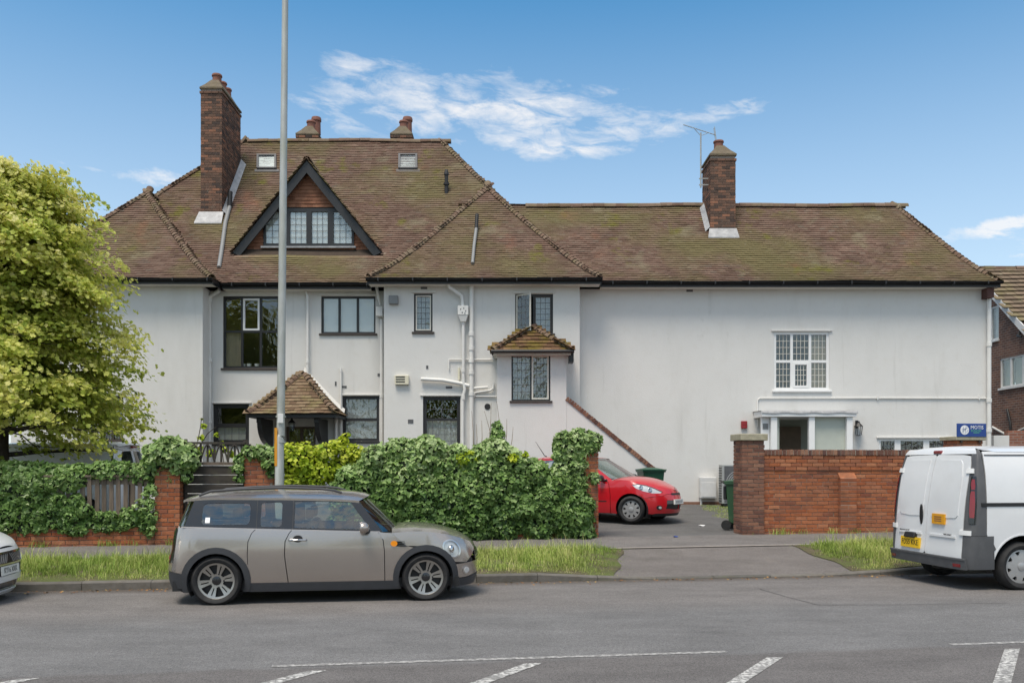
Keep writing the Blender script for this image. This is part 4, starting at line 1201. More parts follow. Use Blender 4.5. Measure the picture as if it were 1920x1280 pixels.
for u in (507, 610):
    x = XP(u, YR - .05); k = MB(); ya, yb_ = py0 + .2, YR - .004; z0b, z1b = pz - .105, pz - .105 - .75
    arc = [(ya + .05 + (yb_ - .2 - ya) * (1 - math.cos(a)), z0b - .12 - (z0b - .12 - z1b - .05) * math.sin(a)) for a in np.linspace(0, math.pi / 2, 10)]
    poly = [(ya, z0b), (ya, z0b - .12)] + arc + [(yb_ - .12, z1b), (yb_, z1b), (yb_, z0b)]
    k.prism(poly, lambda a, b, d: (d, a, b), x - .06, x + .06); k.build('porch_bracket', MATS['black_paint'], house)
# front door in its recess
dx0, dx1, dz1 = XP(535, YR), XP(592, YR), ZP(799, YR)
k = MB(); k.box((dx0, YR + .12, .56), (dx0 + .07, YR + .2, dz1)); k.box((dx1 - .07, YR + .12, .56), (dx1, YR + .2, dz1)); k.box((dx0 + .07, YR + .12, dz1 - .07), (dx1 - .07, YR + .2, dz1))
k.box(((dx0 + dx1) / 2 - .04, YR + .125, .56), ((dx0 + dx1) / 2 + .04, YR + .19, dz1 - .07)); k.box((dx0 + .07, YR + .13, .56), (dx1 - .07, YR + .185, 1.3))
fd = k.build('front_door', MATS['door_wood'], house)
for a, b in ((dx0 + .07, (dx0 + dx1) / 2 - .04), ((dx0 + dx1) / 2 + .04, dx1 - .07)):
    k = MB(); k.box((a, YR + .15, 1.3), (b, YR + .155, dz1 - .07)); k.build('pane', MATS['window_glass'], fd)
k = MB(); k.tube([(dx1 - .12, YR + .125, 1.52), (dx1 - .12, YR + .06, 1.52)], .025, 8); k.build('door_knob', MATS['chrome'], fd)
# turret roof
tx0, tx1, ty0 = XP(921, 22.4), XP(1075, 22.4), 22.4
tz = ZP(657, 22.4)
tur = Part(tz, [Plane((tx0, ty0), (1, 0), (0, 1), tx1 - tx0, .92, fn=lin(.80)), Plane((tx0, YB), (0, -1), (1, 0), .92, 1.06, fn=lin(.70)), Plane((tx1, ty0), (0, 1), (-1, 0), .92, 1.06, fn=lin(.70))], (tx0, tx1, ty0, YB - .005))
trf = small_roof(tur, .17, .20, .26, MATS['turret_tile'], 5, lift=.03)
for (sx, xe) in ((1, tx0), (-1, tx1)): run_tiles(BON, (xe + sx * .02, ty0 + .02, 0), (xe + sx * .98, YB - .05, 0), .16, trf, zm(tur), .05, tilt=.12)
k = MB(); k.box((tx0 + .06, ty0 + .06, tz - .10), (tx1 - .06, YB - .003, tz - .012)); k.build('turret_cornice', MATS['soffit'], trf)
k = MB(); k.tube([(tx0, ty0 - .03, tz - .02), (tx1 + .02, ty0 - .03, tz - .02)], .045, 8); k.build('gutter', MATS['black_paint'], trf, smooth=True, auto=50)
k = MB(); k.box((tx1 - .10, ty0 + .12, tz - .28), (tx1 + .02, ty0 + .5, tz - .03)); k.build('gutter_end', MATS['black_paint'], trf, bevel=.01)

# ---------------------------------------------------------------- pipes and fittings on the walls
def pipe(pts, r=.045, m='pipe_white', collars=(), name='drain_pipe'):
    k = MB(); k.tube(pts, r, 12); o = k.build(name, MATS[m], house, smooth=True, auto=50)
    for c in collars:
        c = Vector(c); q = MB(); q.tube([c + Vector((0, 0, -.05)), c + Vector((0, 0, .05))], r * 1.28, 12); q.build('pipe_collar', MATS[m], o, smooth=True, auto=50)
    return o


def vpipe(u, v0, v1, Y, r=.045, top=None, collars=(), m='pipe_white'):
    y = Y - r - .03; pts = []
    if top: pts += [(XP(top[0], y - .1), y - .1, ZP(top[1], y)), (XP(u, y), y, ZP(top[1] + 12, y))]
    else: pts.append((XP(u, y), y, ZP(v0, y)))
    pts.append((XP(u, y), y, ZP(v1, y)))
    return pipe(pts, r, m, [(XP(u, y), y, ZP(c, y)) for c in collars])


vpipe(392.5, 552, 900, YR, .06, top=(412, 545), collars=(562, 675, 790))
pipe([(XP(536, YR), YR - .09, ZP(546, YR)), (XP(574, YR), YR - .09, ZP(546, YR)), (XP(578, YR), YR - .09, ZP(556, YR)), (XP(578, YR), YR - .09, ZP(706, YR))], .035, collars=[(XP(578, YR), YR - .09, ZP(560, YR)), (XP(578, YR), YR - .09, ZP(678, YR))])
pipe([(XP(640, YR), YR - .06, ZP(690, YR)), (XP(640, YR), YR - .06, ZP(880, YR))], .025, collars=[(XP(640, YR), YR - .06, ZP(694, YR))])
pipe([(XP(631, YR), YR - .09, ZP(775, YR)), (XP(631, YR), YR - .09, ZP(880, YR))], .045, collars=[(XP(631, YR), YR - .09, ZP(790, YR))])
pipe([(XP(716, YR), YR - .07, ZP(600, YR)), (XP(716, YR), YR - .07, ZP(860, YR))], .04, collars=[(XP(716, YR), YR - .07, ZP(742, YR))])
vpipe(884, 530, 900, YB, .06, collars=(626, 653, 676, 698, 738))
pipe([(XP(842, YB), YB - .25, ZP(534, YB)), (XP(844, YB), YB - .2, ZP(541, YB)), (XP(866, YB), YB - .12, ZP(556, YB)), (XP(868, YB), YB - .1, ZP(575, YB))], .05)
pipe([(XP(869, YB), YB - .1, ZP(600, YB)), (XP(869, YB), YB - .1, ZP(715, YB)), (XP(872, YB), YB - .1, ZP(730, YB)), (XP(868, YB), YB - .1, ZP(745, YB)), (XP(868, YB), YB - .1, ZP(900, YB))], .042, collars=[(XP(869, YB), YB - .1, ZP(c, YB)) for c in (605, 695, 746)])
k = MB(); x = XP(869, YB); z = ZP(586, YB)
k.hexa([(x - .07, YB - .18, z - .27), (x + .07, YB - .18, z - .27), (x + .07, YB - .03, z - .27), (x - .07, YB - .03, z - .27), (x - .13, YB - .22, z - .1), (x + .13, YB - .22, z - .1), (x + .13, YB - .02, z - .1), (x - .13, YB - .02, z - .1)]); k.box((x - .14, YB - .23, z - .097), (x + .14, YB - .015, z + .15)); hp = k.build('rain_hopper', MATS['pipe_white'], house, bevel=.008)
k = MB()
for (a, b) in ((-.06, .05), (.02, .07), (.07, .0), (-.02, -.04), (.05, -.06)): k.box((x + a - .012, YB - .236, z + b - .015), (x + a + .012, YB - .231, z + b + .02))
k.build('hopper_number', MATS['grey_trim'], hp)
x = XP(713, YR); z = ZP(586, YR)
k = MB(); k.box((x - .09, YR - .22, z - .13), (x + .09, YR - .02, z + .13)); k.build('rain_hopper', MATS['pipe_white'], house, bevel=.02)
k = MB(); k.tube([(XP(706, YR - .3), YR - .3, ZP(538, YR - .3)), (XP(713, YR - .1), YR - .1, ZP(572, YR))], .04, 10); k.build('drain_pipe', MATS['pipe_white'], house, smooth=True, auto=50)
pipe([(XP(790, YB), YB - .09, ZP(711, YB)), (XP(830, YB), YB - .09, ZP(713, YB)), (XP(868, YB), YB - .09, ZP(720, YB)), (XP(880, YB), YB - .09, ZP(724, YB))], .05, name='waste_pipe')
pipe([(XP(842, YB), YB - .04, ZP(692, YB)), (XP(842, YB), YB - .04, ZP(674, YB)), (XP(930, YB), YB - .04, ZP(674, YB))], .018, name='waste_pipe')
pipe([(XP(887, YB), YB - .07, ZP(728, YB)), (XP(915, YB), YB - .07, ZP(726, YB))], .03, name='waste_pipe')
pipe([(XP(889, YB), YB - .06, ZP(745, YB)), (XP(891, YB), YB - .06, ZP(736, YB)), (XP(920, YB), YB - .06, ZP(732, YB)), (XP(925, YB), YB - .06, ZP(728, YB)), (XP(925, YB), YB - .06, ZP(717, YB))], .028, name='waste_pipe')
pipe([(XP(889, YB), YB - .04, ZP(743, YB)), (XP(931, YB), YB - .04, ZP(743, YB))], .018, name='waste_pipe')
pipe([(XP(861, YB), YB - .05, ZP(690, YB)), (XP(861, YB), YB - .05, ZP(712, YB))], .03, m='cream_plastic', name='waste_pipe')
pipe([(XW1 + .0, YW - .09, 6.3), (XW1 + .0, YW - .09, .6)], .055, collars=[(XW1, YW - .09, z_) for z_ in (4.9, 3.4, 2.6)])
pipe([(XP(1420, YW), YW - .025, ZP(800, YW)), (XP(1420, YW), YW - .025, ZP(750, YW)), (XP(1424, YW), YW - .025, ZP(746, YW)), (XP(1640, YW), YW - .025, ZP(746, YW)), (XP(1849, YW), YW - .025, ZP(746.5, YW))], .016, name='conduit', collars=[(XP(c, YW), YW - .025, ZP(746, YW)) for c in (1645, 1835)])
def fitting(name, u0, u1, v0, v1, Y, d, m, parent=house, bev=.008):
    k = MB(); k.box((XP(u0, Y), Y - d, ZP(v1, Y)), (XP(u1, Y), Y - .001, ZP(v0, Y))); return k.build(name, MATS[m], parent, bevel=bev)
fitting('extractor_vent', 730, 747, 555, 571, YB, .12, 'grey_plastic')
f = fitting('flue_terminal', 741, 767, 704, 721, YB, .10, 'cream_plastic')
k = MB()
for i in range(3): k.box((XP(743, YB), YB - .106, ZP(708 + i * 4.5, YB)), (XP(760, YB), YB - .1015, ZP(706 + i * 4.5, YB)))
k.build('flue_slots', MATS['plastic_black'], f)
for (u0, u1, v0, v1, Y) in ((765, 775, 786, 793, YB), (708, 716, 700, 705, YR), (639, 650, 723, 727, YR), (836, 848, 724, 728, YB), (789, 801, 538, 542, YB), (1287, 1299, 543, 547, YW), (799, 803, 685, 691, YB), (628, 631, 715, 723, YR)):
    fitting('air_brick', u0, u1, v0, v1, Y, .012, 'grey_trim', bev=0)
k = MB(); k.lathe([(0, 0), (.075, 0), (.08, .015), (0, .015)], lambda a, b, h: (XP(914, YB) + a, YB - h, ZP(762, YB) + b), 16); k.build('open_flue', MATS['plastic_black'], house)

mat('entrance_brown', (.20, .145, .10), .6, var=.2)
# ---------------------------------------------------------------- flat-roofed entrance in the right wing
YP = 22.95
k = MB(); xa, xb = XP(1428, YP), XP(1605, YP); zt = ZP(771, YP)
k.hexa([(xa, YP - .05, zt - .14), (xb, YP - .05, zt - .14), (xb, YW - .004, zt - .14), (xa, YW - .004, zt - .14), (xa, YP - .05, zt), (xb, YP - .05, zt), (xb, YW - .004, zt + .03), (xa, YW - .004, zt + .03)]); ent = k.build('entrance_canopy', MATS['white_paint'], house, bevel=.008)
k = MB(); rows = []
for j, (yy, dz_) in enumerate(((YP - .075, -.05), (YP - .07, .012), (YP + .2, .03), (YW - .004, .06))):
    rows.append([(x, yy, zt + dz_ + .012 * math.sin(x * 9 + j)) for x in np.linspace(xa - .03, xb + .03, 26)])
k.grid(rows); k.build('lead_roof', MATS['lead_sheet'], ent, smooth=True)
for (u0, u1) in ((1446, 1457.5), (1517, 1528), (1588, 1599)):
    k = MB(); k.box((XP(u0, YP), YP, .6), (XP(u1, YP), YP + .12, zt - .142)); k.build('post', MATS['white_paint'], ent, bevel=.006)
k = MB(); k.box((XP(1430, YP), YP + .14, .6), (XP(1446, YP) - .002, YP + .2, zt - .142)); sp_ = k.build('side_panel', MATS['white_paint'], ent)
k = MB(); k.box((XP(1433, YP), YP + .13, ZP(804, YP)), (XP(1443, YP), YP + .139, ZP(793, YP))); k.build('vent_grille', MATS['grey_plastic'], sp_)
x0_, x1_ = XP(1450, YW), XP(1597, YW); xm = XP(1521, YW)
k = MB(); k.box((x0_, YW + 1.2, .35), (x1_, YW + 1.25, 3.2)); k.box((x0_ - .05, YW + .26, .35), (x0_ - .001, YW + 1.2, 3.2)); k.box((x1_ + .001, YW + .26, .35), (x1_ + .05, YW + 1.2, 3.2)); k.box((x0_, YW + .26, 3.0), (x1_, YW + 1.19, 3.05)); k.build('entrance_lining', MATS['pale_green_wall'], ent)
k = MB(); k.box((XP(1480, YW), YW + 1.1, .6), (XP(1527, YW), YW + 1.19, 2.75)); k.build('entrance_door', MATS['entrance_brown'], ent, bevel=.01)
k = MB(); k.box((XP(1527, YP) + .002, YP + .13, .6), (XP(1589, YP) - .002, YP + .17, zt - .145)); k.build('entrance_screen', MATS['pale_green_wall'], ent)
k = MB(); k.box((XP(1457.5, YP) + .002, YP + .13, .6), (XP(1464, YP), YW + .9, zt - .145)); k.build('entrance_reveal', MATS['pale_green_wall'], ent)
# ------------------------------------------------------------------ boundary walls, piers, fence, gate
def shared(name, mb, m):
    tmp = mb.build(name, m, org=(0, 0, 0)); me = tmp.data; bpy.data.objects.remove(tmp); return me


def brick_me(name, w, d, h, m, b=.004):
    k = MB()
    k.add([(-w / 2 + b, -d / 2, -h / 2 + b), (w / 2 - b, -d / 2, -h / 2 + b), (w / 2 - b, -d / 2, h / 2 - b), (-w / 2 + b, -d / 2, h / 2 - b),
           (-w / 2, -d / 2 + b, -h / 2), (w / 2, -d / 2 + b, -h / 2), (w / 2, -d / 2 + b, h / 2), (-w / 2, -d / 2 + b, h / 2),
           (-w / 2, d / 2, -h / 2), (w / 2, d / 2, -h / 2), (w / 2, d / 2, h / 2), (-w / 2, d / 2, h / 2)],
          [(0, 1, 2, 3), (4, 5, 1, 0), (5, 6, 2, 1), (6, 7, 3, 2), (7, 4, 0, 3), (8, 9, 5, 4), (9, 10, 6, 5), (10, 11, 7, 6), (11, 8, 4, 7), (11, 10, 9, 8)])
    return shared(name, k, m)


ST_R = brick_me('brick', .215, .10, .064, MATS['brick_red']); HD_R = brick_me('brick_end', .102, .10, .064, MATS['brick_red'])
ST_B = brick_me('brick', .215, .10, .064, MATS['brick_brown']); HD_B = brick_me('brick_end', .102, .10, .064, MATS['brick_brown'])
CR = .075


def put_brick(par, me, x, y, z, rz=0.0, sx=1.0):
    o = link_mesh('brick', me, None, par)
    o.location = (x + random.gauss(0, .0015), y + random.gauss(0, .0022), z); o.rotation_euler = (random.gauss(0, .006), random.gauss(0, .006), rz + random.gauss(0, .008)); o.scale = (sx, 1, 1)
    return o


def face_bricks(par, L, n, z0, y, st, x0=0.0, stuff_from=1e9, header_every=0, ax=0, yb=0.0, skip=None):
    """one leaf of brickwork on a local plane; ax 0: along x facing -y, ax 1: along y facing +x at x=y, ax 2: facing -x"""
    rest = MB()
    for i in range(n):
        z = z0 + (i + .5) * CR
        off = 0.0 if i % 2 == 0 else -.1125
        p = off
        while p < L - .02:
            a, b = max(0, p), min(L, p + .215); p += .225
            w = b - a
            if w < .04: continue
            c = x0 + (a + b) / 2
            if skip and skip(c, z): continue
            if c > stuff_from:
                rest.box((c - w / 2, y - .05, z - .032), (c + w / 2, y + .05, z + .032)); continue
            if ax == 0: put_brick(par, st, c, y, z, 0, w / .215)
            elif ax == 1: put_brick(par, st, y, c, z, math.pi / 2, w / .215)
            else: put_brick(par, st, y, c, z, -math.pi / 2, w / .215)
    if rest.v:
        o = rest.build('brickwork', MATS['brick_red'], par); tag(o, kind='stuff')


def street_thing(name, label, cat, s, t, z=None, group=None):
    x, y = W2(s, t)
    return thing(name, label, cat, (x, y, zg(s, t) if z is None else z), TH, group)


def pier(name, label, s0, s1, t0, depth, ztop, st, cap=None, n_side=1):
    g = zg((s0 + s1) / 2, t0) - .06
    th = street_thing(name, label, 'pier', s0, t0, g)
    w = s1 - s0; n = int(round((ztop - g) / CR)); h = n * CR
    k = MB(); k.box((.012, .012, 0), (w - .012, depth - .012, h)); core = k.build('core', MATS['mortar'], th)
    face_bricks(th, w, n, 0, .05 - .004, st)
    face_bricks(th, depth - .11, n, 0, w - .05 + .004, st, x0=.105, ax=1)
    face_bricks(th, depth - .11, n, 0, .05 - .004, st, x0=.105, ax=2)
    if cap:
        k = MB(); k.box((-.05, -.05, h), (w + .05, depth + .05, h + cap)); k.build('cap_stone', MATS['stone_cap'], th, bevel=.012)
    return th


T0 = 16.15
# right-hand wall
sa, sb_ = st_at(1392, T0), st_at(1433.5, T0)
pier('brick_pier', 'brown brick gate pier with stone cap beside the wheeled bin', sa, sb_, T0, .44, 2.14, ST_B, cap=.13)
g = zg(9, T0) - .05; sw0, sw1 = sb_ + .005, st_at(1795, T0)
rw = street_thing('garden_wall', 'red brick boundary wall with sloped buttress between gate pier and parked van', 'wall', sw0, T0, g)
Lw = sw1 - sw0; n = int(round((1.86 - g) / CR)); hw_ = n * CR
k = MB(); k.box((0, .07, 0), (Lw, .33, hw_)); k.build('core', MATS['mortar'], rw)
bx0_, bx1_ = st_at(1574, T0) - sw0, st_at(1604, T0) - sw0
nb_ = 15
inb = lambda x, z: (bx0_ - .05 < x < bx1_ + .05) and z < nb_ * CR
stuff_at = st_at(1716, T0) - sw0
face_bricks(rw, Lw, n - 4, 0, .105, ST_R, stuff_from=stuff_at)
face_bricks(rw, Lw, 4, (n - 4) * CR, .085, ST_R, stuff_from=stuff_at)
for i in range(nb_):                          # buttress courses step out
    z = (i + .5) * CR
    if i % 2 == 0: put_brick(rw, ST_R, (bx0_ + bx1_) / 2 - .0, -.0, z, 0, (bx1_ - bx0_) / .215)
    else:
        w = (bx1_ - bx0_ - .01) / 2
        for q in (0, 1): put_brick(rw, ST_R, bx0_ + w / 2 + q * (w + .01), -.0, z, 0, w / .215)
k = MB(); k.prism([(-.04, nb_ * CR), (.10, nb_ * CR + .16), (.10, nb_ * CR)], lambda a, b, d: (d, a, b), bx0_ - .005, bx1_ + .005); k.build('buttress_slope', MATS['brick_red'], rw)
k = MB(); k.box((bx0_ + .006, -.04, 0), (bx1_ - .006, .05, nb_ * CR)); k.build('buttress_core', MATS['mortar'], rw)
# brick-on-edge coping
CE = brick_me('brick', .066, .36, .105, MATS['brick_brown'])
x = .035
while x < Lw:
    o = put_brick(rw, CE, x, .20, hw_ + .054); x += .076
k = MB(); k.box((0, .03, hw_), (Lw, .37, hw_ + .09)); k.build('coping_bed', MATS['mortar'], rw)
sp0, sp1 = st_at(1793, T0), st_at(1841, T0)
pier('brick_pier', 'red brick pier below the blue estate agent board', sp0, sp1, T0 - .02, .44, 2.15, ST_R, cap=.08)
# estate agent board
bx, by = W2((sp0 + sp1) / 2, T0 - .06)
sg = thing('estate_agent_board', 'blue estate agent board reading MOTIS ESTATES on the end pier', 'sign', (bx, by, 2.23), TH)
k = MB(); k.box((-.32, -.02, 0), (.32, .0, .265)); k.build('board', MATS['sign_blue'], sg, bevel=.004)
Mt = Matrix.Rotation(math.pi / 2, 4, 'X')
k = MB(); k.lathe([(0, 0), (.093, 0), (.093, .003), (0, .003)], lambda a, b, h: (-.155 + a, -.0205 - h, .135 + b), 28); em_ = k.build('emblem', MATS['sign_white'], sg)
k = MB()
for (p, q) in (((-.215, .10), (-.095, .185)), ((-.215, .15), (-.13, .165)), ((-.15, .06), (-.125, .215)), ((-.19, .07), (-.185, .2)), ((-.12, .09), (-.08, .14))):
    k.beam((p[0], -.0245, p[1]), (q[0], -.0245, q[1]), .002, .009, up=(0, -1, 0))
k.build('emblem_lines', MATS['sign_blue'], em_)
text_mesh('lettering', 'MOTIS', .10, MATS['sign_white'], sg, Matrix.Translation((.115, -.0215, .185)) @ Mt, .001, sx=.98)
text_mesh('lettering', 'ESTATES', .048, MATS['sign_green'], sg, Matrix.Translation((.095, -.0215, .118)) @ Mt, .001, sx=1.1, spacing=1.15)
k = MB(); k.box((.035, -.0225, .078), (.165, -.0205, .088)); k.build('strapline', MATS['sign_green'], sg)
for q in (-.2, .2):
    k = MB(); k.box((q - .02, .001, -.12), (q + .02, .03, .2)); k.build('batten', MATS['timber_dark'], sg)

# left wall, fence, piers, gate
sl0, sl1 = -9.6, st_at(289, T0)
g = zg(-6, T0) - .05
lw_ = street_thing('garden_wall', 'low red brick wall under the ivy covered picket fence', 'wall', sl0, T0, g)
k = MB(); k.box((0, .03, 0), (sl1 - sl0, .21, 5 * CR)); k.build('core', MATS['mortar'], lw_)
face_bricks(lw_, sl1 - sl0, 5, 0, .06, ST_R)
k = MB(); k.box((0, .112, 5 * CR), (sl1 - sl0, .20, 5 * CR + .004)); k.build('wall_top', MATS['mortar'], lw_)
zt_ = g + 5 * CR
fen = street_thing('picket_fence', 'weathered timber picket fence overgrown with ivy on the low wall', 'fence', sl0, T0 + .12, zt_)
PK = None; Lf = sl1 - sl0 - .03
x = .05
while x < Lf:
    if PK is None:
        k = MB(); k.box((-.036, -.012, .03), (.036, .012, .86)); PK = shared('picket', k, MATS['timber_grey'])
    o = link_mesh('picket', PK, None, fen); o.location = (x, -.03, random.gauss(0, .008)); o.rotation_euler = (0, random.gauss(0, .012), random.gauss(0, .03)); x += .118
for z in (.10, .74):
    k = MB(); k.box((0, -.015, z), (Lf, .03, z + .08)); k.build('rail', MATS['timber_grey'], fen)
k = MB(); k.box((0, -.07, .865), (Lf, .06, .905)); k.build('capping', MATS['timber_grey'], fen, bevel=.006)
for x in (.3, 2.0, 3.6, 5.2):
    k = MB(); k.box((x - .045, .031, -.2), (x + .045, .12, .93)); k.build('post', MATS['timber_grey'], fen)
pier('brick_pier', 'red brick pier at the end of the picket fence with ivy on top', st_at(290, T0), st_at(337, T0), T0, .46, 1.86, ST_R)
pier('brick_pier', 'red brick pier draped in ivy beside the lamp column', st_at(458, T0), st_at(511, T0), T0, .44, 1.93, ST_R)
sg0, sg1 = st_at(337, T0) + .02, st_at(458, T0) - .02
gt = street_thing('timber_gate', 'dark timber board gate with lattice top between two brick piers', 'gate', sg0, T0 + .2)
Lg = sg1 - sg0; x = 0
for i in range(8):
    k = MB(); z = .06 + i * .165; k.box((0.02, random.uniform(0, .008), z), (Lg - .02, .03, z + .155)); k.build('board', MATS['timber_dark'], gt)
k = MB(); k.box((0, -.02, 1.385), (Lg, .06, 1.44)); k.build('rail', MATS['timber_grey'], gt)
k = MB(); k.box((0, -.02, 1.76), (Lg, .06, 1.80)); k.build('rail', MATS['timber_dark'], gt)
for x in np.linspace(.06, Lg - .06, 9):
    k = MB(); k.box((x - .016, 0, 1.441), (x + .016, .03, 1.759)); k.build('baluster', MATS['timber_dark'], gt)
for i in range(4):
    xa = .06 + i * (Lg - .12) / 4; xb = xa + (Lg - .12) / 4
    k = MB(); k.tube([(xa + (xb - xa) * q, -.012, 1.45 + .30 * math.sin(math.pi * q)) for q in np.linspace(0, 1, 9)], .016, 6); k.build('arch', MATS['timber_dark'], gt)
for x in (0.0, Lg):
    k = MB(); k.box((x - .04, .061, 0), (x + .04, .14, 1.85)); k.build('post', MATS['timber_dark'], gt)
# front wall under the ivy hedge and the left drive pier
sf0, sf1 = st_at(513, T0), st_at(1084, T0)
g = zg(1.5, T0) - .05
fw_ = street_thing('garden_wall', 'low brick wall at the foot of the ivy hedge', 'wall', sf0, T0, g)
k = MB(); k.box((0, .03, 0), (sf1 - sf0, .21, 4 * CR)); k.build('core', MATS['mortar'], fw_)
face_bricks(fw_, sf1 - sf0, 4, 0, .06, ST_R)
pier('brick_pier', 'red brick drive pier half covered by ivy opposite the red car', st_at(1085, T0), st_at(1122, T0), T0, .40, 2.16, ST_R)

# ------------------------------------------------------------------ lamp column
s_l = st_at(524, 15.7); xl, yl = W2(s_l, 15.7)
lp = thing('lamp_column', 'tall galvanised street lamp column with orange strip near its foot', 'lamp column', (xl, yl, zg(s_l, 15.7)), TH)
ln = .0102
k = MB(); k.tube([(0, 0, -.1), (.0, 0, 1.9), (1.9 * ln, 0, 1.92)], [.082, .082, .074], 20); k.build('base_section', MATS['galvanised'], lp, smooth=True, auto=40)
k = MB(); k.tube([(1.9 * ln, 0, 1.921), (5.5 * ln, 0, 5.5), (9.8 * ln, 0, 9.8)], [.0695, .064, .052], 20); k.build('shaft', MATS['galvanised'], lp, smooth=True, auto=40)
for z in (1.80, 2.24):
    k = MB(); k.tube([(z * ln, 0, z), (z * ln, 0, z + .03)], .086, 20); k.build('clamp_band', MATS['galvanised'], lp, smooth=True, auto=40)
k = MB(); k.box((-.02, -.10, 2.14), (.075, -.076, 2.30)); k.build('number_plate', MATS['metal_white'], lp, bevel=.004)
k = MB()
rows = []
for z in np.linspace(1.40, 2.06, 5): rows.append([((.0865) * math.sin(a), -(.0865) * math.cos(a), z) for a in np.linspace(-1.25, -.35, 7)])
k.grid(rows); k.build('orange_strip', MATS['orange_strip'], lp)
k = MB(); k.box((-.05, -.084, .35), (.05, -.07, .95)); k.build('access_door', MATS['galvanised'], lp, bevel=.004)
k = MB(); k.tube([(9.8 * ln, 0, 9.78), (9.8 * ln, -.3, 10.2), (9.8 * ln, -1.1, 10.35)], .035, 10); k.build('bracket', MATS['galvanised'], lp, smooth=True, auto=40)
k = MB(); k.hexa([(.0, -1.75, 10.28), (.2, -1.75, 10.28), (.24, -1.05, 10.28), (-.04, -1.05, 10.28), (.03, -1.7, 10.38), (.17, -1.7, 10.38), (.19, -1.1, 10.44), (.01, -1.1, 10.44)]); k.build('lantern', MATS['metal_grey'], lp, bevel=.03)

# ------------------------------------------------------------------ bins and boxes
def wheelie_bin(label, x, y, z, rot, m, num=None):
    th = thing('wheeled_bin', label, 'bin', (x, y, z), rot)
    k = MB()
    lo = [(-.20, -.24, .06), (.20, -.24, .06), (.20, .22, .14), (-.20, .22, .14)]; hi = [(-.27, -.34, .96), (.27, -.34, .96), (.27, .27, .96), (-.27, .27, .96)]
    k.hexa(lo + hi); k.build('body', MATS[m], th, bevel=.03)
    k = MB(); k.box((-.295, -.365, .93), (.295, .285, .975)); k.build('rim', MATS[m], th, bevel=.012)
    k = MB(); rows = [[(a, b, 1.0 + .05 * (1 - (a / .3) ** 2) * (1 - ((b + .04) / .36) ** 2)) for a in np.linspace(-.30, .30, 9)] for b in np.linspace(-.39, .30, 9)]
    k.grid(rows); k.box((-.30, -.39, .977), (.30, .30, 1.003)); k.build('lid', MATS[m], th, smooth=True, auto=35)
    k = MB(); k.tube([(-.24, .27, .95), (-.24, .36, .99), (.24, .36, .99), (.24, .27, .95)], .018, 8); k.build('handle', MATS['plastic_black' if num else m], th, smooth=True, auto=50)
    for sx in (-.23, .23):
        k = MB(); k.lathe([(0, -.03), (.1, -.03), (.105, 0), (.1, .03), (0, .03)], lambda a, b, h, sx=sx: (sx + h, .26 + a, .105 + b), 18); k.build('wheel', MATS['rubber'], th, smooth=True, auto=40)
    k = MB(); k.tube([(-.22, .26, .105), (.22, .26, .105)], .012, 8); k.build('axle', MATS['metal_grey'], th)
    if num: k = MB(); k.box((-.18, .275, .62), (.18, .34, .9)); k.build('lift_comb', MATS['plastic_black'], th, bevel=.02)
    if num:
        text_mesh('number', num, .22, MATS['sign_white'], th, Matrix.Translation((-.253, -.02, .50)) @ Matrix.Rotation(-math.pi / 2, 4, 'Z') @ Matrix.Rotation(math.radians(85), 4, 'X'), .002)
    return th


yb1 = 18.0; sb1 = XP(1392, yb1) * CU + yb1 * SU; tb1 = -XP(1392, yb1) * SU + yb1 * CU
wheelie_bin('green wheeled bin numbered 19 standing behind the brown brick gate pier', XP(1391, yb1), yb1, zg(sb1, tb1), math.radians(62), 'plastic_moss', '19')
wheelie_bin('dark green wheeled bin standing behind the red hatchback', XP(1219, 21.9), 21.9, .56, math.radians(8), 'plastic_green')
YV = YW - .003
th = thing('meter_box', 'white meter box fixed low on the wing wall', 'meter box', (XP(1325, YV), YV, ZP(933, YV)))
k = MB(); k.box((-.215, -.22, .0), (.215, -.01, .56)); k.build('case', MATS['metal_white'], th, bevel=.015)
k = MB(); k.box((-.19, -.228, .04), (.19, -.2205, .42)); k.build('door', MATS['metal_white'], th, bevel=.004)
k = MB(); k.tube([(-.17, -.1, .0), (-.17, -.1, -.25), (-.17, -.1, -.3)], .03, 8); k.build('pipe', MATS['pipe_white'], th)
yv = 22.9
th = thing('air_conditioning_unit', 'large grey fan unit standing against the wing wall behind the bin', 'fan unit', (XP(1387, yv), yv, .56))
k = MB(); k.box((-.46, .0, .1), (.46, .38, 1.12)); k.build('case', MATS['metal_grey'], th, bevel=.015)
k = MB(); k.box((-.40, -.012, .14), (.40, -.001, 1.08)); k.build('grille_panel', MATS['grey_trim'], th)
for r in np.linspace(.06, .36, 7):
    k = MB(); k.tube([(r * math.cos(a), -.018, .61 + r * math.sin(a)) for a in np.linspace(0, 2 * math.pi, 25)], .005, 4, caps=False); k.build('grille_ring', MATS['metal_white'], th)
k = MB(); k.lathe([(0, 0), (.1, .0), (.085, .02), (0, .03)], lambda a, b, h: (a, -.016 - h, .61 + b), 20); k.build('fan_hub', MATS['metal_white'], th, smooth=True)
for q in (-.35, .35):
    k = MB(); k.box((q - .05, .02, 0), (q + .05, .36, .099)); k.build('foot', MATS['plastic_black'], th)
for i in range(14):
    k = MB(); k.box((-.468, .04, .16 + i * .066), (-.461, .34, .185 + i * .066)); k.build('fin', MATS['plastic_black'], th)
th = thing('alarm_box', 'small red alarm box on the wing wall above the gate pier', 'alarm box', (XP(1394.5, YV), YV, ZP(803, YV)))
k = MB(); k.box((-.08, -.07, 0), (.08, -.004, .2)); k.build('case', MATS['alarm_red'], th, bevel=.01)
k = MB(); k.box((-.05, -.075, .10), (.05, -.0705, .17)); k.build('label_plate', MATS['alarm_red'], th)

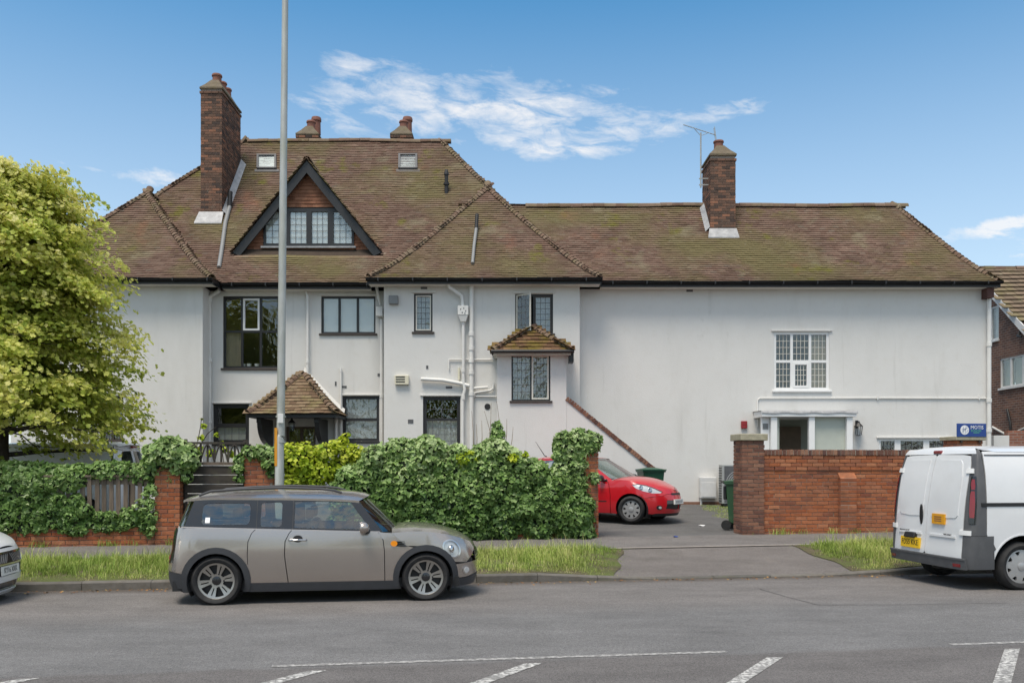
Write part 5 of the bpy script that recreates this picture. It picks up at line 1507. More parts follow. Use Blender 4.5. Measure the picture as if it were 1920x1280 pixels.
def lantern(label, x, y, z, chain=0.0, s=1.0):
    th = thing('lantern', label, 'lantern', (x, y, z))
    k = MB()
    for a, b in ((-1, -1), (1, -1), (1, 1), (-1, 1)): k.beam((a * .05 * s, b * .05 * s, .02), (a * .075 * s, b * .075 * s, .24 * s), .012, .012, up=(1, 0, 0))
    k.build('cage', MATS['black_paint'], th)
    k = MB(); k.hexa([(-.048 * s, -.048 * s, .022), (.048 * s, -.048 * s, .022), (.048 * s, .048 * s, .022), (-.048 * s, .048 * s, .022), (-.07 * s, -.07 * s, .235 * s), (.07 * s, -.07 * s, .235 * s), (.07 * s, .07 * s, .235 * s), (-.07 * s, .07 * s, .235 * s)]); k.build('glass', MATS['lamp_glass'], th)
    k = MB(); k.lathe([(0, 0), (.06 * s, 0), (.06 * s, .018), (0, .018)], lambda a, b, h: (a, b, h), 4); k.build('base', MATS['black_paint'], th)
    k = MB(); k.lathe([(0, .24 * s), (.12 * s, .24 * s), (.035 * s, .33 * s), (.03 * s, .37 * s), (0, .37 * s)], lambda a, b, h: (a, b, h), 8); k.build('hood', MATS['black_paint'], th)
    return th
yq = 23.1
lt = lantern('hanging black lantern under the tiled porch roof', XP(547, yq), yq, ZP(808, yq), s=.9)
k = MB(); k.tube([(0, 0, .33), (0, 0, pz - .055 - ZP(808, yq))], .008, 6); k.build('chain', MATS['black_paint'], lt)
lt = lantern('black wall lantern beside the flat roofed entrance', XP(1606, YW), YW - .14, ZP(817, YW), s=1.05)
k = MB(); k.beam((0, 0, .37), (0, .13, .37), .02, .02); k.box((-.04, .115, .2), (.04, .136, .42)); k.build('wall_arm', MATS['black_paint'], lt)

# white pots on the sill of the tall window
for u in (452, 463, 478):
    k = MB(); k.lathe([(0, 0), (.05, 0), (.065, .12), (.055, .12), (0, .1)], lambda a, b, h, u=u: (XP(u, YR) + a, YR + .19 + b, ZP(690, YR) + .02 + h), 14)
    po = k.build('plant_pot', MATS['white_paint'], smooth=True, auto=40); tag(po, 'small white plant pot behind the glass of the tall six light window', 'plant pot', 'pots on the window sill')
    k = MB(); k.box((XP(u, YR) - .08, YR + .13, ZP(690, YR) - .02), (XP(u, YR) + .08, YR + .25, ZP(690, YR) + .019)); k.build('shelf', MATS['brown_paint'], house)

# ------------------------------------------------------------------ aerial on the right chimney
ya = 25.25; xa = XP(1314, ya)
ae = thing('tv_aerial', 'grey television aerial on a mast strapped to the wing chimney', 'aerial', (xa, ya, ZP(352, ya)))
k = MB(); k.tube([(0, 0, 0), (0, 0, ZP(249, ya) - ZP(352, ya))], .022, 8); k.build('mast', MATS['metal_grey'], ae)
zt_ = ZP(247, ya) - ZP(352, ya)
p, q = Vector((XP(1280, ya) - xa, -.1, zt_ + .16)), Vector((XP(1343, ya) - xa, .1, zt_ - .06))
k = MB(); k.tube([p, q], .012, 6); k.build('boom', MATS['metal_grey'], ae)
for i in range(11):
    c = p.lerp(q, .02 + i * .088); k = MB(); k.tube([c + Vector((-.01, -.10, -.05)), c + Vector((.01, .10, .05))], .007, 5); k.build('element', MATS['metal_grey'], ae)
k = MB(); k.tube([q + Vector((.0, 0, -.16)), q + Vector((-.05, 0, .2))], .01, 5); k.build('reflector', MATS['metal_grey'], ae)
k = MB(); k.tube([q + Vector((.0, -.1, -.16)), q + Vector((-.05, -.1, .2))], .01, 5); k.build('reflector', MATS['metal_grey'], ae)
k = MB(); k.tube([p.lerp(q, .35) + Vector((0, 0, -.02)), Vector((.0, 0, zt_ - .12)), p.lerp(q, .75) + Vector((0, 0, -.02))], .009, 6); k.build('brace', MATS['metal_grey'], ae)
for z in (.08, .26):
    k = MB(); k.beam((-.05, 0, z), (XP(1332, 25.0) - xa + .01, 0, z), .03, .03); k.build('wall_bracket', MATS['metal_grey'], ae)

# ------------------------------------------------------------------ neighbouring brick house
def brick_tex(name, c1, c2, mortar, sc=1.0):
    m = mat(name, c1, .9, var=.1, scale=2)
    nt = m.node_tree; b = nt.nodes['Principled BSDF']
    g = nt.nodes.new('ShaderNodeNewGeometry'); sp = nt.nodes.new('ShaderNodeSeparateXYZ'); nt.links.new(g.outputs['Position'], sp.inputs[0])
    ad = nt.nodes.new('ShaderNodeMath'); ad.operation = 'ADD'; nt.links.new(sp.outputs[0], ad.inputs[0]); nt.links.new(sp.outputs[1], ad.inputs[1])
    cb = nt.nodes.new('ShaderNodeCombineXYZ'); nt.links.new(ad.outputs[0], cb.inputs[0]); nt.links.new(sp.outputs[2], cb.inputs[1])
    bt = nt.nodes.new('ShaderNodeTexBrick'); bt.inputs['Scale'].default_value = 1.0; bt.inputs['Brick Width'].default_value = .225; bt.inputs['Row Height'].default_value = .075
    bt.inputs['Mortar Size'].default_value = .008; bt.inputs['Color1'].default_value = (*c1, 1); bt.inputs['Color2'].default_value = (*c2, 1); bt.inputs['Mortar'].default_value = (*mortar, 1); bt.inputs['Bias'].default_value = .1
    nt.links.new(cb.outputs[0], bt.inputs['Vector'])
    v = mrange(nt, noise_node(nt, 3.0, 5.0), .3, .7, .8, 1.2); cx = nt.nodes.new('ShaderNodeCombineXYZ'); [nt.links.new(v, cx.inputs[i]) for i in range(3)]
    nt.links.new(mixcol(nt, 1.0, bt.outputs['Color'], cx.outputs[0], 'MULTIPLY'), b.inputs['Base Color'])
    bn = nt.nodes.new('ShaderNodeBump'); bn.inputs['Distance'].default_value = .01; nt.links.new(bt.outputs['Fac'], bn.inputs['Height']); bn.invert = True; nt.links.new(bn.outputs[0], b.inputs['Normal'])
    return m
brick_tex('brick_far', (.24, .115, .075), (.15, .078, .06), (.30, .25, .21))
XN = 15.0
nh = thing('brick_house', 'neighbouring brown brick house with mossy roof and white window frames', 'house', (XN + 3, 27, .6), world_coords=True)
yr_, zr_, sl_ = 28.4, 7.98, .81
ye = 24.4; zev = zr_ - sl_ * (yr_ - ye)
wz = lambda y: zr_ - sl_ * abs(yr_ - y) - .12
sideh = [rect(25.2, 4.02, 27.05, 4.92), rect(27.12, 5.55, 27.6, 6.6)]
patch('side_wall', [(ye + .45, .4), (2 * yr_ - ye - .45, .4), (2 * yr_ - ye - .45, wz(ye + .45)), (yr_, wz(yr_)), (ye + .45, wz(ye + .45))], sideh, lambda a, b, d: (XN - d, a, b), MATS['brick_far'], nh, grid=99, thick=.2)
k = MB(); k.box((XN + .21, ye + .45, .4), (XN + 9, ye + .7, wz(ye + .45))); k.build('front_wall', MATS['brick_far'], nh)
for (r_, cols) in ((sideh[0], (.36, .7)), (sideh[1], ())):
    (y0, z0), (y1, z1) = r_[0], r_[2]
    k = MB(); f_ = .05
    k.box((XN + .02, y0, z0), (XN + .08, y0 + f_, z1)); k.box((XN + .02, y1 - f_, z0), (XN + .08, y1, z1)); k.box((XN + .02, y0 + f_, z0), (XN + .08, y1 - f_, z0 + f_)); k.box((XN + .02, y0 + f_, z1 - f_), (XN + .08, y1 - f_, z1))
    for c in cols: y = y0 + (y1 - y0) * c; k.box((XN + .022, y - .04, z0 + f_), (XN + .078, y + .04, z1 - f_))
    w = k.build('window', MATS['white_paint'], nh)
    ed = [y0 + f_] + sum([[y0 + (y1 - y0) * c - .04, y0 + (y1 - y0) * c + .04] for c in cols], []) + [y1 - f_]
    for a, b in zip(ed[::2], ed[1::2]):
        k = MB(); k.box((XN + .05, a, z0 + f_), (XN + .055, b, z1 - f_)); k.build('pane', MATS['window_glass'], w)
        k = MB(); k.box((XN + .15, a - .02, z0), (XN + .16, b + .02, z1)); k.build('blind', MATS['pale_green_wall'] if cols else MATS['blind_pale'], w)
    k = MB(); k.box((XN - .05, y0 - .04, z0 - .06), (XN + .06, y1 + .04, z0 - .002)); k.build('sill', MATS['white_paint'], w)
nroof = Part(zev, [Plane((XN - .12, ye), (1, 0), (0, 1), 9, yr_ - ye, fn=lin(sl_)), Plane((XN + 8.9, 2 * yr_ - ye), (-1, 0), (0, -1), 9, yr_ - ye, fn=lin(sl_))], (XN - .12, XN + 9, ye, 2 * yr_ - ye))
k = MB(); k.grid([[(x, y, zr_ - sl_ * abs(yr_ - y) - .03) for x in (XN - .1, XN + 8.9)] for y in (ye, yr_, 2 * yr_ - ye)]); nd = k.build('roof', MATS['roof_deck'], nh)
mat('roof_tile_moss', TILE[1], .9, tones=[(.13, .10, .07), (.19, .14, .10), (.25, .2, .14)], var=.2, scale=2, spec=.2, spots=[((.16, .145, .06), 1.6, .48, .66, one, .6), ((.33, .30, .2), 5, .6, .72, one, .6)])
me = tile_mesh('roof_tiles', [tile_frames(nroof, pl, None, gauge=.26, width=.30) for pl in nroof.pl], width=.29, length=.34, th=.03, lift=.03)
me.transform(Matrix.Translation(ORG[house.name] - ORG[nh.name]))
tag(link_mesh('roof_tiles', me, MATS['roof_tile_moss'], nd), kind='stuff')
run_tiles(RID, (XN - .1, yr_, zr_ + .05), (XN + 8.8, yr_, zr_ + .05), .33, nd, None, .0, 'ridge_tile')
for sgn in (-1, 1):
    k = MB(); k.beam((XN - .11, yr_ + sgn * 4.02, zr_ - sl_ * 4.02 - .12), (XN - .11, yr_, zr_ - .12), .03, .2, up=(0, 0, 1)); k.build('bargeboard', MATS['white_paint'], nh)
for (pts) in ([(XN - .03, 25.9, 5.6), (XN - .18, 25.8, 5.45), (XN - .18, 25.6, 5.4)], [(XN - .03, 26.6, 3.35), (XN - .1, 26.3, 2.9), (XN - .1, 26.3, 2.7)], [(XN - .04, 27.4, 2.85), (XN - .06, 26.5, 2.55), (XN - .06, 25.6, 2.75)]):
    k = MB(); k.tube(pts, .035, 8); k.build('wall_pipe', MATS['plastic_black' if pts[0][2] > 3 else 'pipe_white'], nh, smooth=True, auto=50)
k = MB(); k.box((13.25, 24.2, .5), (13.68, 24.5, 2.48)); tag(k.build('gate_post', MATS['render_white'], bevel=.01), 'white rendered gate post beside the wing downpipe', 'gate post')
brick_tex('brick_side', (.30, .115, .07), (.22, .09, .06), (.30, .24, .2))
k = MB(); k.box((13.70, 24.3, .5), (14.98, 24.5, 2.62)); tag(k.build('side_wall', MATS['brick_side']), 'red brick side wall between the white house and the brick neighbour', 'wall')
# ------------------------------------------------------------------ vehicles
class Body:
    """plan of the body at height z: straight sides between xrS and xfS, superellipse corners to nose and tail.
    u is x on the straight sides and runs on round the corners to the centre line"""
    def __init__(s, w, xf, xr, xfS, xrS, nf=2.3, nr=3.0, Cf=1.1, Cr=.9, bow=.02):
        s.w, s.xf, s.xr = spl(w), spl(xf), spl(xr)
        s.xfS, s.xrS, s.nf, s.nr, s.Cf, s.Cr, s.bow = xfS, xrS, nf, nr, Cf, Cr, bow

    def raw(s, u, z):
        W = s.w(z)
        if u > s.xfS:
            f = min((u - s.xfS) / s.Cf, 1.0) * math.pi / 2; L = s.xf(z) - s.xfS
            x, y = s.xfS + L * max(0, math.sin(f)) ** (2 / s.nf), W * max(0, math.cos(f)) ** (2 / s.nf)
        elif u < s.xrS:
            f = min((s.xrS - u) / s.Cr, 1.0) * math.pi / 2; L = s.xrS - s.xr(z)
            x, y = s.xrS - L * max(0, math.sin(f)) ** (2 / s.nr), W * max(0, math.cos(f)) ** (2 / s.nr)
        else: x, y = u, W
        return Vector((x, y * (1 - s.bow * (x / 2.0) ** 2), z))

    def pt(s, u, z, side=1, off=0.0):
        p = s.raw(u, z)
        if off:
            e = .004
            a = s.raw(u + e, z) - s.raw(u - e, z); b = s.raw(u, z + e) - s.raw(u, z - e)
            n = a.cross(b)
            n = n.normalized() if n.length > 1e-9 else Vector((1, 0, 0))
            if n.dot(Vector((p.x * .05, 1, 0))) < 0 and abs(n.y) > .2: n = -n
            if abs(n.y) <= .2 and n.x * (u - (s.xfS + s.xrS) / 2) < 0: n = -n
            p = p + n * off
        return Vector((p.x, p.y * side, p.z))

    def ux(s, x, z):
        if x > s.xfS:
            L = s.xf(z) - s.xfS; f = math.asin(min(1, max(0, (x - s.xfS) / L)) ** (s.nf / 2)); return s.xfS + s.Cf * f / (math.pi / 2)
        if x < s.xrS:
            L = s.xrS - s.xr(z); f = math.asin(min(1, max(0, (s.xrS - x) / L)) ** (s.nr / 2)); return s.xrS - s.Cr * f / (math.pi / 2)
        return x

    def uy(s, y, z, front=True):
        n_ = s.nf if front else s.nr
        f = math.acos(min(1, max(0, y / s.w(z))) ** (n_ / 2))
        return s.xfS + s.Cf * f / (math.pi / 2) if front else s.xrS - s.Cr * f / (math.pi / 2)


class Car:
    def __init__(s, th, body, green=None): s.th, s.b, s.g = th, body, green

    def P(s, name, pts, m, holes=(), off=0.0, thick=.02, grid=.07, sides=(1, -1), parent=None, conv='x', dens=.035):
        """panel on the body shell; points as (x, z), or already (u, z) with conv='u'"""
        cv = (lambda q: [(s.b.ux(x, z), z) for x, z in q]) if conv == 'x' else (lambda q: q)
        src = [densify(q, dens) for q in [pts] + list(holes)] if conv == 'x' else [pts] + list(holes)
        src = [cv(q) for q in src]
        out = []
        for sd in sides:
            out.append(patch(name, src[0], src[1:], lambda u, z, d, sd=sd: s.b.pt(u, z, sd, d), m, parent or s.th, grid=grid, thick=thick, dens=dens, off=off))
        return out

    def G(s, name, pts, m, holes=(), off=0.0, thick=.012, grid=.1, sides=(1, -1), parent=None, dens=.05):
        out = []
        for sd in sides:
            out.append(patch(name, pts, holes, lambda x, z, d, sd=sd: (x, sd * (s.g(x, z) + d), z), m, parent or s.th, grid=grid, thick=thick, dens=dens, off=off))
        return out

    def loft(s, name, rows, m, parent=None, smooth=True):
        k = MB(); k.grid(rows); return k.build(name, m, parent or s.th, smooth=smooth)


def dopen(pts, d):                             # densify an open polyline
    out = []
    for a, b in zip(pts, pts[1:]):
        k = max(1, int(math.ceil(math.hypot(b[0] - a[0], b[1] - a[1]) / d)))
        out += [(a[0] + (b[0] - a[0]) * j / k, a[1] + (b[1] - a[1]) * j / k) for j in range(k)]
    return out + [tuple(pts[-1])]


def yz(body, pts, front=False, dens=.03):      # outline in (y, z) on the nose or tail, converted to (u, z)
    return [(body.uy(max(0.0, y), z, front), z) for y, z in densify(pts, dens)]


def cross_row(L, R, bulge, n=13, p=2.0):      # a row of points from left edge to right edge, bulged in the middle
    L, R, bulge = Vector(L), Vector(R), Vector(bulge)
    return [L.lerp(R, i / (n - 1)) + bulge * (1 - abs(2 * i / (n - 1) - 1) ** p) for i in range(n)]


def wheel(th, x, y, r, w, style, side, steer=0.0, rim_r=None):
    """wheel part with tyre and rim; its axis runs along y"""
    rim_r = rim_r or r * .70
    Rm = Matrix.Translation((x, y, r)) @ Matrix.Rotation(steer, 4, 'Z') @ Matrix.Scale(side, 4, (0, 1, 0))
    fn = lambda a, b, h: Rm @ Vector((a, h, b))
    k = MB(); k.lathe([(0, -.07), (rim_r * .93, -.07), (rim_r * .93, w / 2 - .10), (0, w / 2 - .105)], fn, 28); wh = k.build('wheel', MATS['plastic_black'], th, smooth=True, auto=35)
    k = MB(); pr = []
    h = w / 2
    pr = [(rim_r * .96, -h + .02), (rim_r * 1.02, -h), ((r + rim_r) / 2, -h - .008), (r - .025, -h + .012), (r - .004, -h + .04), (r, 0), (r - .004, h - .04), (r - .025, h - .012), ((r + rim_r) / 2, h + .008), (rim_r * 1.02, h), (rim_r * .96, h - .02)]
    k.lathe(pr, fn, 40); k.build('tyre', MATS['rubber'], wh, smooth=True, auto=50)
    dish = lambda q: w / 2 - .03 - .035 * max(0, 1 - (q / rim_r) ** 2) * (1 if style == 'alloy' else -.35)
    fm = lambda a, b, d: Rm @ Vector((a, dish(math.hypot(a, b)) + d, b))
    holes = []
    if style == 'alloy':                      # six twin spokes
        for i in range(6):
            a0 = math.radians(60 * i + 12)
            hw0, hw1 = math.radians(12), math.radians(15.5)
            r0, r1 = rim_r * .36, rim_r * .86
            c = a0 + math.radians(30)
            holes.append([(r1 * math.cos(c + q), r1 * math.sin(c + q)) for q in np.linspace(-hw1, hw1, 6)] + [(r0 * math.cos(c + q), r0 * math.sin(c + q)) for q in np.linspace(hw0, -hw0, 4)])
            sl = math.radians(2.6)
            r2, r3 = rim_r * .42, rim_r * .82
            holes.append([(r3 * math.cos(a0 + q * .8), r3 * math.sin(a0 + q * .8)) for q in (-sl, sl)] + [(r2 * math.cos(a0 + q * 1.5), r2 * math.sin(a0 + q * 1.5)) for q in (sl, -sl)])
    else:
        nsp = 8 if style == 'cap8' else 9
        for i in range(nsp):
            c = 2 * math.pi * (i + .35) / nsp; hw1 = math.pi / nsp * .46; r0, r1 = rim_r * (.66 if style == 'cap8' else .58), rim_r * .86
            holes.append([(r1 * math.cos(c + q), r1 * math.sin(c + q)) for q in np.linspace(-hw1, hw1, 5)] + [(r0 * math.cos(c + q), r0 * math.sin(c + q)) for q in (hw1 * .45, -hw1 * .45)])
    patch('rim', circ(0, 0, rim_r * .985, 40), holes, fm, MATS['alloy' if style == 'alloy' else 'hubcap_silver'], wh, grid=.04, thick=.03, dens=.03)
    k = MB(); k.lathe([(rim_r * .95, w / 2 - .035), (rim_r * 1.0, w / 2 - .012), (rim_r * 1.025, w / 2 - .004), (rim_r * 1.03, w / 2 - .02)], fn, 40); k.build('rim_lip', MATS['alloy' if style == 'alloy' else 'hubcap_silver'], wh, smooth=True)
    k = MB(); q0 = dish(0) + (.0 if style != 'alloy' else .0); k.lathe([(.055, q0 - .02), (.055, q0 + .008), (.03, q0 + .016), (0, q0 + .016)], fn, 16); k.build('hub_cap', MATS['gloss_black' if style == 'alloy' else 'hubcap_silver'], wh, smooth=True, auto=40)
    if style == 'alloy':
        for i in range(5):
            a = 2 * math.pi * i / 5; k = MB(); cx_, cy_ = .085 * math.cos(a), .085 * math.sin(a); k.lathe([(.011, q0 - .03), (.011, q0 + .012), (0, q0 + .014)], lambda p_, q_, h_: fn(cx_ + p_, cy_ + q_, h_), 6); k.build('wheel_bolt', MATS['plastic_black'], wh)
    return wh


def arch(cx, r, z0, z1=None, n=18):           # wheel-arch outline from rear foot to front foot, at height z0
    a = math.asin(min(1, max(-1, (z0 - .305) / r)))
    return [(cx + r * math.cos(math.pi - a - (math.pi - 2 * a) * i / n), .305 + r * math.sin(math.pi - a - (math.pi - 2 * a) * i / n)) for i in range(n + 1)]


def plate_text(name, txt, size, th, M, m='print_black', sx=.82): return text_mesh(name, txt, size, MATS[m], th, M, .001, sx=sx)


def frame_at(p, nx, up=(0, 0, 1)):            # matrix with local z along the outward normal nx, local y up
    z = Vector(nx).normalized(); y = Vector(up); y = (y - z * y.dot(z)).normalized(); x = y.cross(z)
    M = Matrix((x, y, z)).transposed().to_4x4(); M.translation = Vector(p); return M


# ------------------------------------------------------------------ small estate / hatchback (two of them)
def compact(label, loc, rot, paint, front='old', plate=None, rails=True):
    th = thing('parked_car', label, 'car', loc, rot)
    body = Body(w=[(.10, .775), (.2, .80), (.35, .826), (.55, .842), (.75, .838), (.88, .818), (.98, .79)],
                xf=[(.10, 1.90), (.2, 1.97), (.35, 1.995), (.48, 2.0), (.58, 1.985), (.68, 1.945), (.78, 1.86), (.86, 1.74), (.9, 1.66)],
                xr=[(.12, -1.87), (.3, -1.93), (.48, -1.945), (.56, -1.92), (.66, -1.89), (.8, -1.87), (.98, -1.83)],
                xfS=1.24, xrS=-1.52, nf=2.35 if front == 'old' else 2.9, nr=2.8, Cf=1.25, Cr=1.05, bow=.012)
    FA, RA = 1.2735, -1.2735
    zbelt = lambda x: .966 - .034 * (x + 1.6) if x < 1.0 else .878
    gw = lambda x, z: .792 - .42 * (z - .93) - (.05 * max(0, x + .1) ** 2 if x > -.1 else 0) - (.06 * max(0, -x - 1.2) ** 2) - .035 * max(0, z - 1.2)
    c = Car(th, body, gw)
    pm = MATS[paint]; tr = MATS['dark_trim']
    zs = .275                                 # sill line
    ra, fa = arch(RA, .405, zs), arch(FA, .405, zs)
    # dark inner shell behind the gaps
    c.P('inner_shell', [(-1.86, .22)] + [(RA - .42, .16), (RA - .35, .22)] + arch(RA, .36, .22) + [(RA + .36, .16), (FA - .36, .16)] + arch(FA, .36, .22) + [(FA + .36, .16), (1.9, .2), (1.92, .5), (1.6, .80), (1.15, .88), (.8, .87), (-1.8, .94), (-1.86, .6)], MATS['plastic_black'], off=-.022, thick=0, grid=.12)
    gp = .0045
    # panels
    c.P('rear_quarter', [(RA - .395, .40), (-1.86, .42), (-1.875, .52), (-1.80, .60), (-1.745, .955)] + [(-1.2, zbelt(-1.2) - .004), (-.81, zbelt(-.81) - .004), (-.86, .88), (-.90, .78), (-.907, .62), (-.90, .51)] + [p for p in ra[::-1] if p[1] > .395], pm, grid=.08)
    rear_low = [p for p in ra[::-1] if p[0] > RA and p[1] < .50]
    c.P('rear_door', [(-.80, zbelt(-.8) - .004), (-.375, zbelt(-.375) - .004), (-.41, .88), (-.458, .78), (-.465, .62), (-.445, .45), (-.422, zs)] + [(RA + .405 * math.cos(math.asin((zs - .305) / .405)), zs)] + [p for p in ra[::-1] if p[0] > RA and .28 < p[1] < .50] + [(-.892, .51), (-.898, .62), (-.891, .78), (-.851, .88)], pm, grid=.08)
    dr = c.P('front_door', [(-.364, zbelt(-.36) - .004), (.62, zbelt(.62) - .004), (.675, zbelt(.675) - .006), (.735, .78), (.752, .65), (.757, zs), (-.411, zs), (-.434, .45), (-.454, .62), (-.447, .78), (-.40, .88)], pm, grid=.08)
    fend = [(.685, zbelt(.68) - .006), (.84, .862), (.92, .80), (1.012, .71)] + [p for p in fa[::-1] if p[0] < FA and p[1] < .692 and p[1] > zs] + [(.767, zs), (.762, .65), (.745, .78)]
    c.P('front_wing', fend, pm, grid=.08)
    c.P('wing_top', [(.685, zbelt(.68) - .008), (.86, .868), (.93, .80), (.9, .78), (.70, .80)], pm, off=-.010, thick=0, grid=.08)
    # bonnet side with headlamp, wraps to the nose
    top = [(.85, .868), (1.1, .885), (1.35, .872), (1.55, .835), (1.70, .775)]
    hl = [(1.60 + .115 * math.cos(a) - .035 * math.sin(a), .655 + .118 * math.sin(a)) for a in np.linspace(0, 2 * math.pi, 25)[:-1]]
    zn = .60
    nose_u = body.xfS + body.Cf
    zt = spl([(.85, .868), (1.1, .885), (1.35, .872), (1.55, .835), (1.7, .787), (1.8, .75), (1.88, .712), (1.95, .67)])
    bxs = [x for x in list(np.linspace(.85, 1.55, 16)) + list(np.linspace(1.58, 1.95, 38)) if x < body.xf(zt(x)) - .004]
    zend = zt(bxs[-1])
    ub = [(body.ux(x, zt(x)), zt(x)) for x in bxs]
    fr_top = [(nose_u, zend)]
    fr_bot = [(body.uy(y, .635), .635) for y in (0.0, .2, .35)]
    if front != 'old': fr_bot = [(body.uy(y, .625), .625) for y in (0.0, .2, .42)]
    low = [(1.76, .50), (1.66, .48)] + [p for p in fa[::-1] if p[0] > FA and p[1] > .42][:0]
    arc_up = [p for p in fa[::-1] if p[1] > .45 and (p[0] > FA or p[1] > .69)]
    lo_u = [(body.ux(x, z), z) for x, z in dopen([(1.80, .47), arc_up[0]] + arc_up[1:] + [(1.016, .708), (.924, .798)], .04)]
    hl_u = [(body.ux(x, z), z) for x, z in hl]
    c.P('bonnet_side', ub + fr_top + fr_bot + lo_u, pm, holes=[hl_u], conv='u', grid=.07)
    # bonnet top
    rows = []
    for x in bxs:
        ze = zt(x); y = body.raw(body.ux(x, ze), ze).y
        cr = .055 * min(1, y / .6)
        rows.append(cross_row((x, y, ze), (x, -y, ze), (.0, 0, cr), 15, 2.4))
    c.loft('bonnet', rows, pm)
    if front == 's':
        k = MB(); k.hexa([(1.42, -.20, .90), (1.62, -.2, .87), (1.62, .2, .87), (1.42, .2, .90), (1.44, -.18, .945), (1.60, -.18, .915), (1.60, .18, .915), (1.44, .18, .945)]); k.build('bonnet_scoop', pm, th, bevel=.015)
    # headlamp: chrome rim, reflector, lens
    big = [(1.60 + (x - 1.60) * 1.0, .655 + (z - .655) * 1.0) for x, z in hl]; small = [(1.60 + (x - 1.60) * .86, .655 + (z - .655) * .87) for x, z in hl]
    for sd in (1, -1):
        hlp = c.P('headlamp', big, MATS['chrome'], holes=[small], off=.006, thick=.02, grid=.03, sides=(sd,), dens=.02)[0]
        c.P('reflector', small, MATS['lamp_reflector'], off=-.012, thick=0, grid=.03, sides=(sd,), parent=hlp)
        c.P('lens', small, MATS['lamp_glass'], off=.008, thick=0, grid=.03, sides=(sd,), parent=hlp)
        p0 = body.pt(body.ux(1.60, .655), .655, sd, -.004)
        k = MB(); Mf = frame_at(p0, (.75, sd * .6, .2)); k.lathe([(0, .0), (.045, .002), (.05, .012), (.03, .02), (0, .022)], lambda a, b, h: Mf @ Vector((a, b, h)), 16); k.build('projector', MATS['chrome'], hlp, smooth=True)
    # bumper, lower skirt, arches, sills
    bt, bb = [(1.80, .462)], .25
    if front == 'old':
        fu = lambda ys, z: [(body.uy(y, z), z) for y in ys]
        c.P('front_bumper', [(body.ux(1.655, .455), .455), (body.ux(1.80, .462), .462)] + fu((.40, .2, 0), .47) + fu((0, .2, .45), .30) + [(body.ux(1.80, .28), .28), (body.ux(1.69, .28), .28)], pm, conv='u', grid=.08)
        c.P('front_skirt', [(body.ux(1.70, .272), .272), (body.ux(1.80, .272), .272)] + fu((.45, .2, 0), .292) + fu((0, .25, .5), .17) + [(body.ux(1.80, .17), .17), (body.ux(1.66, .17), .17)], tr, conv='u', grid=.08, off=.006)
        gr = fu((0, .2, .4), .62) + fu((.40, .2, 0), .49)
        c.P('grille', gr, MATS['gloss_black'], conv='u', grid=.06, off=.0)
        for zz in (.515, .545, .575, .602):
            c.P('grille_bar', fu((0, .2, .39), zz + .006) + fu((.39, .2, 0), zz - .006), MATS['chrome'], conv='u', grid=.05, off=.012)
        c.P('fog_lamp', [(1.80 + .05 * math.cos(a), .37 + .055 * math.sin(a)) for a in np.linspace(0, 2 * math.pi, 17)[:-1]], MATS['chrome'], off=.008, grid=.03, dens=.02)
        c.P('fog_lens', [(1.80 + .033 * math.cos(a), .37 + .038 * math.sin(a)) for a in np.linspace(0, 2 * math.pi, 17)[:-1]], MATS['lamp_reflector'], off=.012, grid=.03, dens=.02)
    else:
        fu = lambda ys, z: [(body.uy(y, z), z) for y in ys]
        gr = fu((0, .25, .5), .615) + fu((.56,), .56) + fu((.5, .25, 0), .49)
        c.P('grille', gr, MATS['gloss_black'], conv='u', grid=.06, off=-.004)
        rim = fu((0, .25, .53), .635) + fu((.60,), .56) + fu((.53, .25, 0), .47)
        c.P('grille_frame', rim, MATS['chrome'], holes=[fu((0.001, .25, .5), .612) + fu((.56,), .56) + fu((.5, .25, 0.001), .493)], conv='u', grid=.06, off=.008)
        for i in range(9):
            y0 = .05 * i + .03
            c.P('grille_bar', [(body.uy(y0, .605), .605), (body.uy(y0 + .012, .605), .605), (body.uy(y0 + .082, .50), .50), (body.uy(y0 + .07, .50), .50)], MATS['hubcap_silver'], conv='u', grid=.05, off=.004, thick=.006)
        c.P('front_band', [(body.ux(1.70, .455), .455)] + fu((.62, .4, .2, 0), .465) + fu((0, .2, .4, .62), .345) + [(body.ux(1.70, .345), .345)], tr, conv='u', grid=.07, off=.0)
        c.P('front_bumper', [(body.ux(1.70, .34), .34)] + fu((.62, .4, .2, 0), .34) + fu((0, .2, .4, .62), .265) + [(body.ux(1.70, .265), .265)], pm, conv='u', grid=.07, off=.012)
        c.P('lower_intake', [(body.ux(1.70, .26), .26)] + fu((.62, .4, .2, 0), .26) + fu((0, .2, .4, .62), .15) + [(body.ux(1.70, .15), .15)], MATS['gloss_black'], conv='u', grid=.07, off=-.01)
        c.P('front_lip', [(body.ux(1.70, .148), .148)] + fu((.62, .4, .2, 0), .148) + fu((0, .2, .4, .62), .105) + [(body.ux(1.70, .105), .105)], pm, conv='u', grid=.07, off=.014)
        c.P('bumper_corner', [(1.70, .452), (1.655, .455), (1.70, .11)], pm, off=.0, grid=.07)
        c.P('bumper_side', [(1.66, .456), (1.70, .456), (1.70, .115), (1.64, .14), (1.62, .2)], pm, off=.002, grid=.07)
        M = frame_at((2.008, 0, .405), (1, 0, .06))
        k = MB(); k.add([M @ Vector(v) for v in ((-.26, -.056, 0), (.26, -.056, 0), (.26, .056, 0), (-.26, .056, 0), (-.26, -.056, -.012), (.26, -.056, -.012), (.26, .056, -.012), (-.26, .056, -.012))], [(0, 1, 2, 3), (7, 6, 5, 4), (0, 4, 5, 1), (1, 5, 6, 2), (2, 6, 7, 3), (3, 7, 4, 0)])
        npl = k.build('number_plate', MATS['plate_white'], th)
        plate_text('lettering', plate, .098, npl, M @ Matrix.Translation((0, 0, .0015)), sx=.86)
